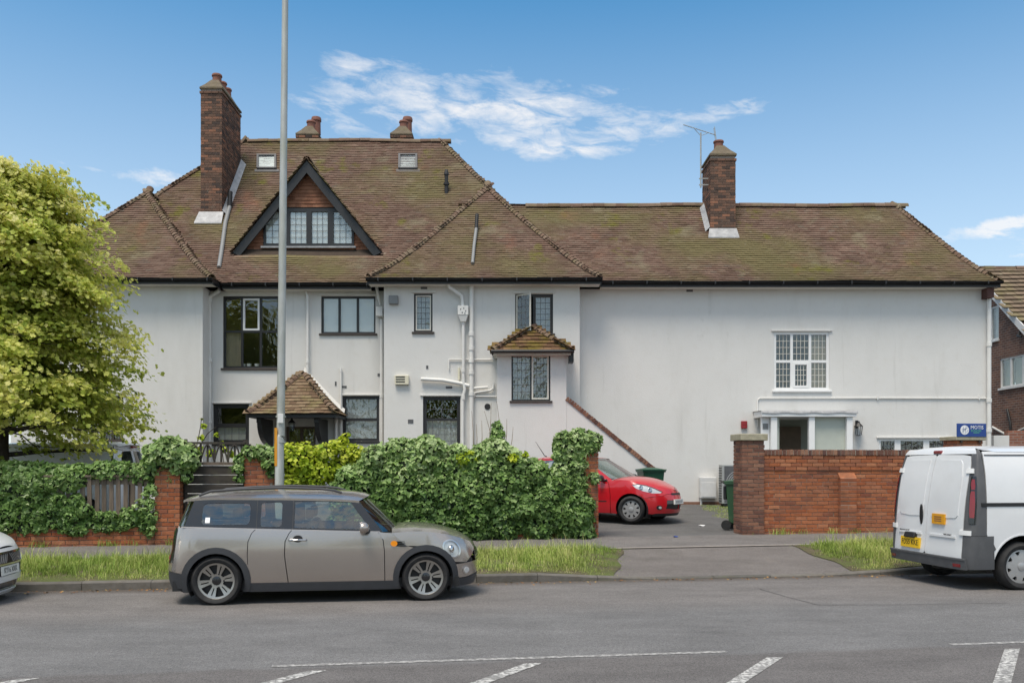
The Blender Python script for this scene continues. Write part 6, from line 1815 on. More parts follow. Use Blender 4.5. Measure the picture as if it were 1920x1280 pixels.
    for cx, nm in ((RA, 'wheel_arch_trim'), (FA, 'wheel_arch_trim')):
        o_, i_ = arch(cx, .412, .17), arch(cx, .338, .17)
        if cx == FA: o_ = [(x if x < FA else x, z) for x, z in o_]
        c.P(nm, o_ + i_[::-1], tr, off=.012, thick=.05, grid=.06, dens=.03)
        k = MB()
        rows = []
        for yy in (.836, .45):
            rows.append([(x, yy, z) for x, z in arch(cx, .342, .12)])
        k.grid(rows); k.add(rows[1], [tuple(range(len(rows[1])))]); k.build('wheel_well', MATS['plastic_black'], th, smooth=True); k = MB(); k.grid([[(x, -y, z) for x, y, z in r][::-1] for r in rows]); k.add([(x, -y, z) for x, y, z in rows[1]], [tuple(range(len(rows[1])))]); k.build('wheel_well', MATS['plastic_black'], th, smooth=True)
    c.P('sill', [(RA + .40, zs - .004), (FA - .40, zs - .004), (FA - .39, .165), (RA + .39, .165)], tr, off=.006, grid=.08)
    c.P('rear_bumper', [(RA - .405, .395), (-1.86, .412), (-1.872, .30), (-1.84, .215), (RA - .38, .215)], tr, off=.006, grid=.08)
    # tail: bumper centre, lamps, doors
    bu = lambda ys, z: [(body.uy(y, z, False), z) for y in ys]
    ue = body.ux(-1.862, .42)
    c.P('tail_bumper', [(body.ux(-1.86, .50), .50)] + bu((.5, .25, 0), .50) + bu((0, .25, .5), .22) + [(body.ux(-1.84, .22), .22)], pm, conv='u', grid=.08)
    c.P('tail_lamp', [(-1.752, .93), (-1.83, .93), (-1.875, .60), (-1.862, .515), (-1.80, .53)], MATS['gloss_black'], off=.008, grid=.05)
    c.P('tail_lamp_lens', [(-1.862, .60), (-1.882, .60), (-1.882, .555), (-1.862, .555)], MATS['red_lens'], off=.013, grid=.05)
    c.P('tail_door', [(body.ux(-1.835, .94), .94)] + bu((.5, .25, 0), .94) + bu((0, .25, .5), .51) + [(body.ux(-1.878, .51), .51)], pm, conv='u', grid=.08)
    # greenhouse
    A0, A1 = (.73, .878), (.44, 1.262)        # outer edge of the screen pillar
    band = [(-1.66, zbelt(-1.66)), (.0, zbelt(0)), (A0[0], zbelt(.73)), A1, (0, 1.283), (-.8, 1.297), (-1.56, 1.285)]
    rq = rrect(-1.46, zbelt(-1.2) + .035, -.885, 1.245, .05)
    rq = [(x + (.05 * (z - 1) if x < -1.2 else 0), z) for x, z in rq]
    rs = rrect(-.755, zbelt(-.6) + .028, -.50, 1.252, .035)
    dg = [(-.345, zbelt(-.345) + .022), (.585, zbelt(.585) + .022), (.335, 1.248), (0, 1.26), (-.345, 1.262)]
    c.G('window_surround', band, MATS['gloss_black'], holes=[rq, rs, dg], thick=.03)
    for q, nm in ((rq, 'side_window'), (rs, 'side_window'), (dg, 'door_window')): c.G(nm, q, MATS['car_glass'], off=-.006, thick=0)
    for a, b in ((-.805, -.800), (-.37, -.364)):
        c.G('door_gap', [(a, zbelt(a)), (b, zbelt(b)), (b + .0, 1.285), (a, 1.285)], MATS['plastic_black'], off=.002, thick=.006)
    c.G('belt_moulding', [(-1.69, zbelt(-1.69) - .010), (.70, zbelt(.7) - .010), (.70, zbelt(.7) + .000), (-1.69, zbelt(-1.69) + .000)], MATS['paint_beige' if front == 'old' else 'hubcap_silver'], off=.010, thick=.02)
    # screen, roof, rear glass
    top_l = lambda sd: (A1[0], sd * gw(*A1), A1[1]); bot_l = lambda sd: (A0[0], sd * gw(A0[0], .878), .878)
    rows = []
    for t in np.linspace(0, 1, 8):
        L = Vector(bot_l(1)).lerp(Vector(top_l(1)), t); R = Vector((L.x, -L.y, L.z))
        rows.append(cross_row(L, R, (.24 * (1 - t) + .13 * t, 0, .012), 15, 2.2))
    c.loft('windscreen', rows, MATS['car_glass'])
    c.loft('scuttle', [cross_row((.70, .74, .866), (.70, -.74, .866), (.27, 0, .004), 15, 2.2), cross_row((.74, .75, .852), (.74, -.75, .852), (.36, 0, .03), 15, 2.2), cross_row((.87, .76, .85), (.87, -.76, .85), (.03, 0, .06), 15, 2.2)], MATS['plastic_black'])
    rows = []
    for x, zc, ze in ((-1.69, 1.292, 1.283), (-1.66, 1.325, 1.30), (-1.5, 1.362, 1.308), (-1.1, 1.392, 1.312), (-.5, 1.402, 1.306), (0, 1.395, 1.294), (.25, 1.375, 1.282), (.38, 1.352, 1.274), (.44, 1.325, 1.266)):
        y = gw(x, ze) + .012; rows.append(cross_row((x, y, ze), (x, -y, ze), (.13 * max(0, (x + .2) / .64) if x > -.2 else 0, 0, zc - ze), 17, 2.6))
    c.loft('roof', rows, pm)
    c.loft('roof_edge', [[(x, y - .0, z - .03) for x, y, z in [r[0] for r in rows]], [r[0] for r in rows]], pm); c.loft('roof_edge', [[(x, y, z - .03) for x, y, z in [r[-1] for r in rows]], [r[-1] for r in rows]], pm)
    rr = []
    for t in np.linspace(0, 1, 5):
        x = -1.66 + .10 * t; z = zbelt(-1.66) + (1.285 - zbelt(-1.66)) * t; y = gw(-1.6, z)
        rr.append(cross_row((x, y, z), (x, -y, z), (-.17 + .03 * t, 0, 0), 13, 2.8))
    c.loft('rear_window', rr, MATS['gloss_black'])
    if rails:
        for sd in (1, -1):
            k = MB(); k.tube([(x, sd * (gw(x, 1.3) - .06), z) for x, z in ((-1.52, 1.34), (-1.38, 1.392), (-1.0, 1.418), (-.5, 1.432), (-.05, 1.418), (.12, 1.398), (.22, 1.365))], .016, 8); k.build('roof_rail', tr, th, smooth=True, auto=60)
    # mirror, handle, indicator, wiper
    for sd in (1, -1):
        p = Vector((.50, sd * .93, .945)); k = MB()
        k.lathe([(0, -.075), (.045, -.07), (.075, -.03), (.082, .02), (.07, .045), (0, .045)], lambda a, b, h: p + Vector((-h * .9 + .0, a * 1.15, b * .92)), 18); mr = k.build('door_mirror', pm, th, smooth=True, auto=60)
        k = MB(); k.tube([p + Vector((.03, 0, -.05)), (.56, sd * .78, .885)], .028, 8); k.build('mirror_arm', MATS['plastic_black'], mr, smooth=True)
        hx = -.30; hy = body.raw(hx, .80).y
        k = MB(); k.lathe([(0, 0), (.06, .0), (.055, .004), (0, .004)], lambda a, b, h: (hx + .0 + a, sd * (hy + .002 + h), .81 + b * .75), 20); k.build('handle_recess', MATS['plastic_black'], th)
        k = MB(); k.tube([(hx - .105, sd * (hy + .004), .795), (hx - .09, sd * (hy + .03), .797), (hx + .09, sd * (hy + .03), .797), (hx + .105, sd * (hy + .004), .795)], .013, 8); k.build('door_handle', MATS['chrome'], th, smooth=True)
        c.P('side_vent', [(.885, .765), (.955, .765), (1.04, .70), (1.01, .695), (.885, .705)], MATS['gloss_black'], off=.008, grid=.05, sides=(sd,))
        for zz in (.712, .735, .758): c.P('vent_bar', [(.93, zz), (1.03 - (zz - .7) * .4, zz), (1.03 - (zz - .7) * .4, zz + .006), (.93, zz + .006)], MATS['dark_trim'], off=.013, grid=.05, sides=(sd,))
        c.P('side_indicator', [(.875 + .042 * math.cos(a), .737 + .035 * math.sin(a)) for a in np.linspace(0, 2 * math.pi, 17)[:-1]], MATS['amber_lens'], off=.018, grid=.03, sides=(sd,), dens=.02)
        k = MB(); k.tube([(.93, sd * .35, .905), (.98 - .3, sd * (.35 - .3), .99)], .008, 5); k.build('wiper', MATS['plastic_black'], th)
    # seats and dash seen through the glass
    for x in (.05, -.85):
        for sd in (.36, -.36):
            k = MB(); k.hexa([(x - .12, sd - .22, .45), (x + .02, sd - .22, .45), (x + .02, sd + .22, .45), (x - .12, sd + .22, .45), (x - .27, sd - .19, 1.0), (x - .17, sd - .19, 1.0), (x - .17, sd + .19, 1.0), (x - .27, sd + .19, 1.0)]); st_ = k.build('seat', MATS['seat_fabric'], th, bevel=.04)
            k = MB(); k.box((x - .29, sd - .11, 1.02), (x - .2, sd + .11, 1.17)); k.build('headrest', MATS['seat_fabric'], st_, bevel=.03)
    k = MB(); k.box((.45, -.68, .70), (.75, .68, .875)); k.build('dashboard', MATS['plastic_black'], th, bevel=.04)
    k = MB(); k.tube([(.33 + .03 * math.sin(a), -.36 + .17 * math.cos(a), .87 + .165 * math.sin(a)) for a in np.linspace(0, 2 * math.pi, 21)], .014, 6, caps=False); k.build('steering_wheel', MATS['plastic_black'], th)
    k = MB(); k.box((-1.8, -.74, .18), (1.7, .74, .30)); k.build('floor_pan', MATS['plastic_black'], th)
    k = MB(); k.box((-1.75, -.72, .31), (.74, .72, .44)); k.build('cabin_floor', MATS['seat_fabric'], th)
    if front == 'old':
        c.G('permit_sticker', rect(-1.415, 1.01, -1.36, 1.075), MATS['sign_white'], off=-.003, thick=0, sides=(-1,))
    for x in (FA, RA):
        for sd in (1, -1): wheel(th, x, sd * .735, .305, .20, 'alloy', sd, rim_r=.228)
    return th


def place(s, t):
    x, y = W2(s, t); return x, y


xm, ym = W2(-2.04 + 1.2735 + .02, 11.10 + .842)
compact('beige metallic estate car with roof rails parked at the kerb before the lamp column', (xm, ym, zroad(11.94) + .0), TH, 'paint_beige')
xm, ym = W2(-4.66 - 2.0, 11.05 + .842)
compact('white small car with front plate ending 16 XKK', (xm, ym, zroad(11.9)), TH, 'paint_white', front='s', plate='KY16 XKK', rails=False)

# ------------------------------------------------------------------ red hatchback in the drive
def hatch(label, loc, rot):
    th = thing('parked_car', label, 'car', loc, rot)
    body = Body(w=[(.12, .78), (.25, .82), (.45, .848), (.65, .852), (.85, .835), (.98, .80)],
                xf=[(.12, 1.98), (.2, 2.04), (.35, 2.09), (.5, 2.085), (.6, 2.06), (.68, 2.02), (.76, 1.95), (.84, 1.82), (.92, 1.62)],
                xr=[(.12, -1.84), (.3, -1.92), (.5, -1.94), (.7, -1.90), (.98, -1.80)], xfS=1.10, xrS=-1.45, nf=2.2, nr=2.8, Cf=1.45, Cr=1.0, bow=.012)
    FA, RA = 1.2875, -1.2875
    gw = lambda x, z: .80 - .36 * (z - .95) - (.06 * max(0, x + .2) ** 2 if x > -.2 else 0) - .07 * max(0, -x - 1.0) ** 2
    zb = lambda x: .93 + .02 * (x < -.5) - .02 * (x + .5) if x < 1 else .9
    c = Car(th, body, gw); pm = MATS['paint_red']
    A = lambda cx, r, z0: [(x, z) for x, z in arch(cx, r, z0)]
    ra, fa = A(RA, .345, .20), A(FA, .35, .20)
    c.P('inner_shell', [(-1.82, .22), (RA - .36, .2)] + A(RA, .36, .22) + [(RA + .37, .2), (FA - .37, .2)] + A(FA, .36, .22) + [(FA + .37, .2), (1.92, .2), (1.95, .5), (1.6, .8), (.8, .88), (-1.75, .9), (-1.82, .6)], MATS['plastic_black'], off=-.025, thick=0, grid=.12)
    c.P('rear_quarter', [(-1.84, .24), (-1.86, .5), (-1.80, .92), (-.42, zb(-.42)), (-.44, .2)] + [p for p in ra[::-1]], pm, grid=.08)
    c.P('front_door', [(-.432, .21), (-.412, zb(-.42)), (.72, .905), (.765, .85), (.81, .6), (.80, .21)], pm, grid=.08)
    fu = lambda ys, z: [(body.uy(y, z), z) for y in ys]
    top = [(.735, .905), (1.0, .945), (1.3, .925), (1.55, .87), (1.72, .81)]
    hl = [(1.31, .845), (1.42, .862), (1.58, .835), (1.74, .775), (1.895, .69), (1.86, .655), (1.74, .655), (1.56, .70), (1.40, .765)]
    hl_u = [(body.ux(x, z), z) for x, z in densify(hl, .04)]
    zt = spl([(.70, .90), (1.0, .945), (1.3, .925), (1.55, .87), (1.72, .81), (1.86, .765), (1.95, .73), (2.02, .69)])
    bxs = [x for x in list(np.linspace(.735, 1.6, 18)) + list(np.linspace(1.63, 2.02, 40)) if x < body.xf(zt(x)) - .004]
    ub = [(body.ux(x, zt(x)), zt(x)) for x in bxs] + [(body.xfS + body.Cf, zt(bxs[-1]))]
    c.P('front_wing', ub + fu((0, .2, .40), .64) + [(body.ux(1.90, .60), .60), (body.ux(1.70, .58), .58)] + [(body.ux(x, z), z) for x, z in fa[::-1] if z > .5] + [(body.ux(x, z), z) for x, z in fa[::-1] if x < FA and z <= .5] + [(.815, .21), (.822, .6), (.778, .85)], pm, holes=[hl_u], conv='u', grid=.07)
    rows = []
    for x in bxs:
        ze = zt(x); y = body.raw(body.ux(x, ze), ze).y; rows.append(cross_row((x, y, ze), (x, -y, ze), (.0, 0, .075 * min(1, y / .6)), 15, 2.6))
    c.loft('bonnet', rows, pm)
    for sd in (1, -1):
        hp = c.P('headlamp', hl, MATS['lamp_reflector'], off=-.02, thick=0, grid=.05, sides=(sd,))[0]
        c.P('lens', hl, MATS['lamp_glass'], off=.004, thick=.02, grid=.05, sides=(sd,), parent=hp)
        for (x, z, r) in ((1.50, .785, .05), (1.68, .735, .048)):
            p0 = body.pt(body.ux(x, z), z, sd, -.016); Mf = frame_at(p0, (.7, sd * .65, .25)); k = MB(); k.lathe([(0, .002), (r * .5, .003), (r, .016), (r * 1.05, .012)], lambda a, b, h: Mf @ Vector((a, b, h)), 16); k.build('lamp_bowl', MATS['chrome'], hp, smooth=True)
    # bumper, grilles
    mouth = fu((0, .2, .44), .50) + fu((.47, .36), .30) + fu((.2, 0), .285)
    c.P('front_bumper', [(body.ux(1.705, .57), .57), (body.ux(1.90, .595), .595)] + fu((.40, .2, 0), .632) + fu((0, .2, .4, .6), .215) + [(body.ux(1.72, .20), .20), (body.ux(1.64, .21), .21)] + [(body.ux(x, z), z) for x, z in A(FA, .35, .2)[::-1] if x > FA and .22 < z < .565], pm, holes=[fu((0.001, .2, .42), .505) + fu((.45, .36), .31) + fu((.2, 0.001), .295)], conv='u', grid=.07)
    c.P('lower_grille', fu((0, .2, .45), .515) + fu((.48, .38), .30) + fu((.2, 0), .28), MATS['plastic_black'], conv='u', off=-.02, thick=0, grid=.07)
    c.P('plate_band', fu((0, .2, .43), .505) + fu((.44, .2, 0), .42), MATS['grey_trim'], conv='u', off=.002, grid=.07)
    c.P('upper_grille', fu((0, .15, .26), .655) + fu((.27, .15, 0), .615), MATS['plastic_black'], conv='u', off=.006, grid=.06)
    c.P('front_skirt', fu((0, .2, .4, .6), .212) + [(body.ux(1.72, .198), .198), (body.ux(1.70, .15), .15)] + fu((.6, .4, .2, 0), .15), MATS['plastic_black'], conv='u', off=-.004, grid=.08)
    for sd in (1, -1):
        c.P('fog_recess', [(1.855 + .05 * math.cos(a), .345 + .05 * math.sin(a)) for a in np.linspace(0, 2 * math.pi, 17)[:-1]], MATS['plastic_black'], off=.003, grid=.03, sides=(sd,), dens=.02)
        c.P('fog_lens', [(1.87 + .025 * math.cos(a), .345 + .028 * math.sin(a)) for a in np.linspace(0, 2 * math.pi, 17)[:-1]], MATS['lamp_reflector'], off=.006, grid=.03, sides=(sd,), dens=.02)
        c.P('side_rubbing_strip', [(.25, .46), (.72, .465), (.72, .485), (.25, .48)], MATS['plastic_black'], off=.006, grid=.06, sides=(sd,))
    M = frame_at((2.098, 0, .465), (1, 0, .04)); k = MB(); k.add([M @ Vector(v) for v in ((-.26, -.055, 0), (.26, -.055, 0), (.26, .055, 0), (-.26, .055, 0), (-.26, -.055, -.03), (.26, -.055, -.03), (.26, .055, -.03), (-.26, .055, -.03))], [(0, 1, 2, 3), (7, 6, 5, 4), (0, 4, 5, 1), (1, 5, 6, 2), (2, 6, 7, 3), (3, 7, 4, 0)])
    k.build('number_plate', MATS['plate_white'], th)
    k = MB(); k.add([M @ Vector(v) for v in ((-.21, -.03, .001), (.21, -.03, .001), (.21, .03, .001), (-.21, .03, .001))], [(0, 1, 2, 3)])
    mat('plate_smudge', (.4, .4, .4), .5, var=.5, scale=40, stretch=(1, 1, .2)); k.build('plate_characters', MATS['plate_smudge'], th)
    Mb = frame_at((2.005, 0, .725), (1, 0, .5)); k = MB()
    k.add([Mb @ Vector(v) for v in ((0, -.075, .012), (.045, 0, .012), (0, .075, .012), (-.045, 0, .012), (0, -.04, .012), (.022, 0, .012), (0, .04, .012), (-.022, 0, .012))], [(0, 1, 5, 4), (1, 2, 6, 5), (2, 3, 7, 6), (3, 0, 4, 7)]); k.build('bonnet_badge', MATS['chrome'], th)
    bu = lambda ys, z: [(body.uy(y, z, False), z) for y in ys]
    c.P('tailgate', [(body.ux(-1.80, .92), .92)] + bu((.5, .25, 0), .92) + bu((0, .25, .5), .24) + [(body.ux(-1.84, .24), .24)], pm, conv='u', grid=.1)
    # greenhouse
    A0, A1 = (.86, .92), (.12, 1.395)
    band = [(-1.62, zb(-1.62) - .02), (.84, .915), A1, (-.5, 1.43), (-1.1, 1.41), (-1.42, 1.35)]
    dg = [(-.33, zb(-.33) + .03), (.66, .945), (.05, 1.365), (-.33, 1.40)]; rg = [(-1.30, zb(-1.3) + .05), (-.43, zb(-.43) + .03), (-.43, 1.395), (-1.05, 1.375)]
    c.G('window_surround', band, pm, holes=[dg, rg], thick=.03)
    for q in (dg, rg): c.G('side_window', q, MATS['car_glass'], off=-.006, thick=0)
    rows = []
    for t in np.linspace(0, 1, 8):
        L = Vector((A0[0], gw(A0[0], .92) - .01, A0[1])).lerp(Vector((A1[0], gw(*A1), A1[1])), t); rows.append(cross_row(L, (L.x, -L.y, L.z), (.26 * (1 - t) + .12 * t, 0, .03), 15, 2.2))
    c.loft('windscreen', rows, MATS['car_glass'])
    c.loft('scuttle', [cross_row((.80, .74, .90), (.80, -.74, .90), (.3, 0, .02), 15, 2.2), cross_row((.90, .77, .915), (.90, -.77, .915), (.30, 0, .055), 15, 2.2)], MATS['plastic_black'])
    rows = []
    for x, zc, ze in ((-1.58, 1.38, 1.33), (-1.5, 1.425, 1.35), (-1.1, 1.475, 1.41), (-.6, 1.492, 1.432), (-.2, 1.478, 1.42), (.05, 1.445, 1.402), (.12, 1.43, 1.393)):
        y = gw(x, ze) + .008; rows.append(cross_row((x, y, ze), (x, -y, ze), (.12 * max(0, (x + .5) / .62) if x > -.5 else 0, 0, zc - ze), 15, 2.6))
    c.loft('roof', rows, pm)
    rr = []
    for t in np.linspace(0, 1, 5):
        x = -1.74 + .2 * t; z = .92 + .42 * t; y = gw(-1.55, z); rr.append(cross_row((x, y, z), (x, -y, z), (-.1, 0, 0), 11, 2.5))
    c.loft('rear_window', rr, MATS['gloss_black'])
    k = MB(); k.tube([(-1.25, 0, 1.47), (-1.31, 0, 1.5), (-1.56, 0, 1.84)], [.02, .012, .004], 6); k.build('roof_aerial', MATS['plastic_black'], th)
    for sd in (1, -1):
        p = Vector((.62, sd * .95, .985)); k = MB(); k.lathe([(0, -.07), (.05, -.06), (.075, -.02), (.08, .03), (.07, .05), (0, .05)], lambda a, b, h: p + Vector((-h, a * 1.3, b * .95)), 16); mr = k.build('door_mirror', MATS['plastic_black'], th, smooth=True, auto=60)
        k = MB(); k.tube([p + Vector((.02, 0, -.05)), (.68, sd * .76, .93)], .03, 8); k.build('mirror_arm', MATS['plastic_black'], mr)
        k = MB(); k.tube([(.97, sd * .25, .97), (.84, sd * (.25 - .35), 1.06)], .009, 5); k.build('wiper', MATS['plastic_black'], th)
        for x in (-.1, -1.0):
            k = MB(); k.hexa([(x - .12, sd * .36 - .22, .45), (x + .02, sd * .36 - .22, .45), (x + .02, sd * .36 + .22, .45), (x - .12, sd * .36 + .22, .45), (x - .3, sd * .36 - .19, 1.08), (x - .2, sd * .36 - .19, 1.08), (x - .2, sd * .36 + .19, 1.08), (x - .3, sd * .36 + .19, 1.08)]); k.build('seat', MATS['seat_fabric'], th, bevel=.04)
    k = MB(); k.box((.40, -.66, .75), (.78, .66, .905)); k.build('dashboard', MATS['grey_trim'], th, bevel=.04)
    k = MB(); k.box((-1.75, -.72, .20), (1.55, .72, .34)); k.build('floor_pan', MATS['plastic_black'], th)
    for cx in (FA, RA):
        k = MB(); rows = [[(x, yy, z) for x, z in A(cx, .37, .12)] for yy in (.80, .45)]; k.grid(rows); k.add(rows[1], [tuple(range(len(rows[1])))]); k.build('wheel_well', MATS['plastic_black'], th, smooth=True); k = MB(); k.grid([[(x, -y, z) for x, y, z in r][::-1] for r in rows]); k.add([(x, -y, z) for x, y, z in rows[1]], [tuple(range(len(rows[1])))]); k.build('wheel_well', MATS['plastic_black'], th, smooth=True)
        for sd in (1, -1): wheel(th, cx, sd * .745, .302, .19, 'cap9', sd, steer=math.radians(9) if cx == FA else 0, rim_r=.205)
    return th


ph = math.radians(-31)
fw = Vector((math.cos(ph), math.sin(ph))); rt = Vector((math.sin(ph), -math.cos(ph)))          # forward and right-hand directions
wpos = Vector((XP(1183, 19.25), 19.25))
cpos = wpos - fw * 1.2875 - rt * .80
hatch('red hatchback parked on the drive behind the ivy pier', (cpos.x, cpos.y, .395), ph)

# ------------------------------------------------------------------ white panel van
def van(label, loc, rot):
    th = thing('parked_van', label, 'van', loc, rot)
    body = Body(w=[(.25, .90), (.45, .93), (.7, .948), (1.05, .945), (1.4, .925), (1.75, .865), (1.92, .80), (1.97, .74)],
                xf=[(.25, 2.30), (.6, 2.36), (.9, 2.25), (1.1, 1.95), (1.5, 1.45), (1.97, 1.1)],
                xr=[(.25, -2.40), (.45, -2.425), (.6, -2.41), (.95, -2.385), (1.3, -2.345), (1.7, -2.265), (1.9, -2.20), (1.97, -2.15)],
                xfS=.9, xrS=-2.17, nf=2.6, nr=5.0, Cf=1.6, Cr=1.12, bow=.0)
    FA, RA = 1.50, -1.60; R = .335
    c = Car(th, body); pm = MATS['paint_white']; gt_ = MATS['grey_trim']
    A = lambda cx, r, z0: [(cx + r * math.cos(math.pi - a0 - (math.pi - 2 * a0) * i / 18), R + r * math.sin(math.pi - a0 - (math.pi - 2 * a0) * i / 18)) for a0 in [math.asin((z0 - R) / r)] for i in range(19)]
    bu = lambda ys, z: [(body.uy(y, z, False), z) for y in ys]
    c.P('inner_shell', [(-2.30, .3)] + [(RA - .45, .3)] + A(RA, .42, .3) + [(RA + .45, .3), (FA - .45, .3)] + A(FA, .42, .3) + [(FA + .45, .3), (1.9, .4), (1.6, 1.1), (.8, 1.85), (-2.1, 1.85)], MATS['plastic_black'], off=-.03, thick=0, grid=.2)
    inner_r = bu((.9, .5, 0), 1.85)
    c.P('inner_rear', bu((.85, .5, .2, 0), 1.85) + bu((0, .2, .5, .85), .42), MATS['plastic_black'], conv='u', off=-.03, thick=0, grid=.12)
    c.P('side_panel', [(-2.135, .78), (-2.115, 1.90), (-.2, 1.915), (.82, 1.90), (.85, .32), (RA + .43, .32)] + [p for p in A(RA, .43, .32)[::-1] if p[1] > .33] + [(RA - .43, .62), (-2.08, .64)], pm, grid=.14, dens=.05)
    c.P('cab_side', [(.86, .32), (.83, 1.90), (1.06, 1.89), (1.5, 1.42), (1.9, 1.08), (2.15, .95), (2.2, .5), (FA + .42, .36)] + A(FA, .42, .36)[::-1], pm, grid=.14, dens=.05)
    # corner pillar
    def zuvert(z0, z1, u0f, u1f, n=14): return [(u0f(z), z) for z in np.linspace(z0, z1, n)] + [(u1f(z), z) for z in np.linspace(z1, z0, n)]
    ue = lambda z: min(-2.14, body.xrS + .03); ui = lambda z: body.uy(.795 if z < 1.7 else .795 - (z - 1.7) * .35, z, False)
    lamp = [(body.uy(y, z, False), z) for y, z in ((.905, .84), (.925, .84), (.935, 1.0), (.927, 1.30), (.905, 1.50), (.872, 1.52), (.868, 1.30), (.868, .95), (.88, .86))]
    lamp = [(body.ux(-2.21 if False else -2.2, z), z) for z in (.84,)] and lamp
    c.P('corner_pillar', zuvert(.76, 1.93, ue, ui), gt_, conv='u', grid=.08, off=.0)
    c.P('corner_bumper', zuvert(.30, .755, lambda z: body.ux(-2.04, z), lambda z: body.uy(.80, z, False)), gt_, conv='u', grid=.08, off=.012, thick=.05)
    c.P('quarter_trim', [(-2.045, .30), (-2.045, .66), (-2.0, .58), (RA - .425, .55), (RA - .40, .30)], gt_, grid=.08, off=.008)
    lz = lambda ua, ub_, z0, z1: [(body.xrS - q, z) for q, z in ((ua + .012, z0), (ub_ - .03, z0), (ub_, z0 + .06), (ub_, z1 - .05), (ub_ - .03, z1), (ua + .03, z1), (ua, z1 - .12), (ua - .004, (z0 + z1) / 2), (ua, z0 + .08))]
    for sd in (1, -1):
        tl_ = c.P('tail_lamp', lz(.17, .47, .92, 1.56), MATS['gloss_black'], off=.010, grid=.05, sides=(sd,), conv='u')[0]
        c.P('red_lens', lz(.23, .44, 1.0, 1.36), MATS['red_lens'], off=.016, grid=.05, sides=(sd,), conv='u', parent=tl_)
        c.P('clear_lens', lz(.24, .43, 1.38, 1.52), MATS['red_lens'], off=.016, grid=.05, sides=(sd,), conv='u', parent=tl_)
    # rear doors
    ygap = .006; yo = .84
    yo_z = lambda z: .795 if z < 1.7 else .795 - (z - 1.7) * .35
    for sd, yg in ((1, -.02), (-1, .03)):
        door = yz(body, [(yo_z(z) - .008, z) for z in np.linspace(.44, 1.84, 16)] + [(.6, 1.855), (.005, 1.865), (.005, .44)])
        c.P('rear_door', door, pm, conv='u', grid=.07, sides=(sd,), off=.004)
        ps = yz(body, [(.68 - (max(0, z - 1.55)) * .3, z) for z in np.linspace(1.02, 1.74, 9)] + [(.58, 1.78), (.10, 1.79), (.10, .98), (.4, .97), (.64, .985)])
        c.P('door_panel', ps, pm, conv='u', grid=.07, sides=(sd,), off=.013, thick=.012)
        c.P('door_crease', yz(body, [(.66, .735), (.10, .735), (.10, .705), (.66, .705)]), pm, conv='u', grid=.07, sides=(sd,), off=.020, thick=.02)
        for z0, z1 in ((1.60, 1.665), (.76, .825)):
            c.P('door_hinge', [(body.uy(.74, z0, False), z0), (body.uy(.74, z1, False), z1), (body.xrS - .33, z1), (body.xrS - .33, z0)], MATS['white_paint'], conv='u', grid=.06, off=.022, sides=(sd,))
    c.P('bumper', bu((.86, .7, .5, .25, 0), .435) + bu((0, .25, .5, .7, .86), .30), gt_, conv='u', grid=.08, off=.05, thick=.08)
    c.P('bumper_top', bu((.86, .7, .5, .25, 0), .445) + bu((0, .25, .5, .7, .86), .425), gt_, conv='u', grid=.08, off=.058, thick=.09)
    for sd in (1, -1): c.P('reflector', bu((.80, .68), .375) + bu((.68, .80), .335), MATS['red_lens'], conv='u', grid=.06, off=.056, sides=(sd,))
    # furniture on the doors (van left = +y, seen on the right)
    hd = lambda y, z: body.pt(body.uy(abs(y), z, False), z, 1 if y > 0 else -1, .0)
    k = MB(); p = hd(.115, 1.0); k.lathe([(0, 0), (.035, 0), (.035, .012), (0, .02)], lambda a, b, h: p + Vector((-.014 - h, a, b * 4.2)), 16); k.build('door_handle', MATS['plastic_black'], th, smooth=True, auto=40)
    k = MB(); p = hd(.33, .675); k.hexa([p + Vector(v) for v in ((-.07, -.13, -.03), (-.005, -.13, -.03), (-.005, .13, -.03), (-.07, .13, -.03), (-.05, -.12, .05), (-.0, -.12, .05), (-.0, .12, .05), (-.05, .12, .05))]); k.build('lamp_housing', MATS['plastic_black'], th, bevel=.015)
    def plate(nm, y, z, w, h, m, txt=None, size=.1, tm='print_black', sx=.8):
        p = hd(y, z); M = frame_at(p + Vector((-.034, 0, 0)), (-1, 0, .03)); k = MB()
        k.add([M @ Vector((a * w / 2, b * h / 2, d)) for d in (0, -.03) for a, b in ((-1, -1), (1, -1), (1, 1), (-1, 1))], [(0, 1, 2, 3), (7, 6, 5, 4), (0, 4, 5, 1), (1, 5, 6, 2), (2, 6, 7, 3), (3, 7, 4, 0)])
        o = k.build(nm, MATS[m], th)
        if txt:
            for q, (tx, sz, dy) in enumerate(txt): plate_text('lettering', tx, sz, o, M @ Matrix.Translation((0, dy, .0015)), m=tm, sx=sx)
        return o
    plate('number_plate', .33, .575, .46, .155, 'plate_yellow', [('FD55 KKE', .112, 0)], sx=.84)
    plate('warning_sticker', -.30, .955, .28, .145, 'sticker_orange')
    p = hd(-.30, .955)
    for dz_ in (.03, -.0, -.03):
        k = MB(); k.box((p.x - .0365, -.38, .955 + dz_ - .006), (p.x - .0345, -.22, .955 + dz_ + .006)); k.build('sticker_lines', MATS['terracotta'], th)
    for y, tx in ((.52, 'RENAULT'), (-.50, 'TRAFIC')):
        p = hd(y, .735); text_mesh('badge', tx, .055, MATS['grey_trim'], th, frame_at((p.x - .012, y, p.z), (-1, 0, .02)), .004, sx=1.0)
    k = MB(); p = hd(0, 1.90); k.box((p.x - .03, -.09, 1.875), (p.x + .03, .09, 1.925)); k.build('high_brake_lamp', MATS['red_lens'], th, bevel=.015)
    # roof
    rows = []
    ysr = np.linspace(1, -1, 19)
    for z, kk in ((1.868, 1.0), (1.91, 1.0), (1.945, .99)):
        W_ = body.w(z) * .985
        rows.append([body.pt(body.uy(abs(q) * W_, z, False), z, 1 if q >= 0 else -1, .004) for q in ysr])
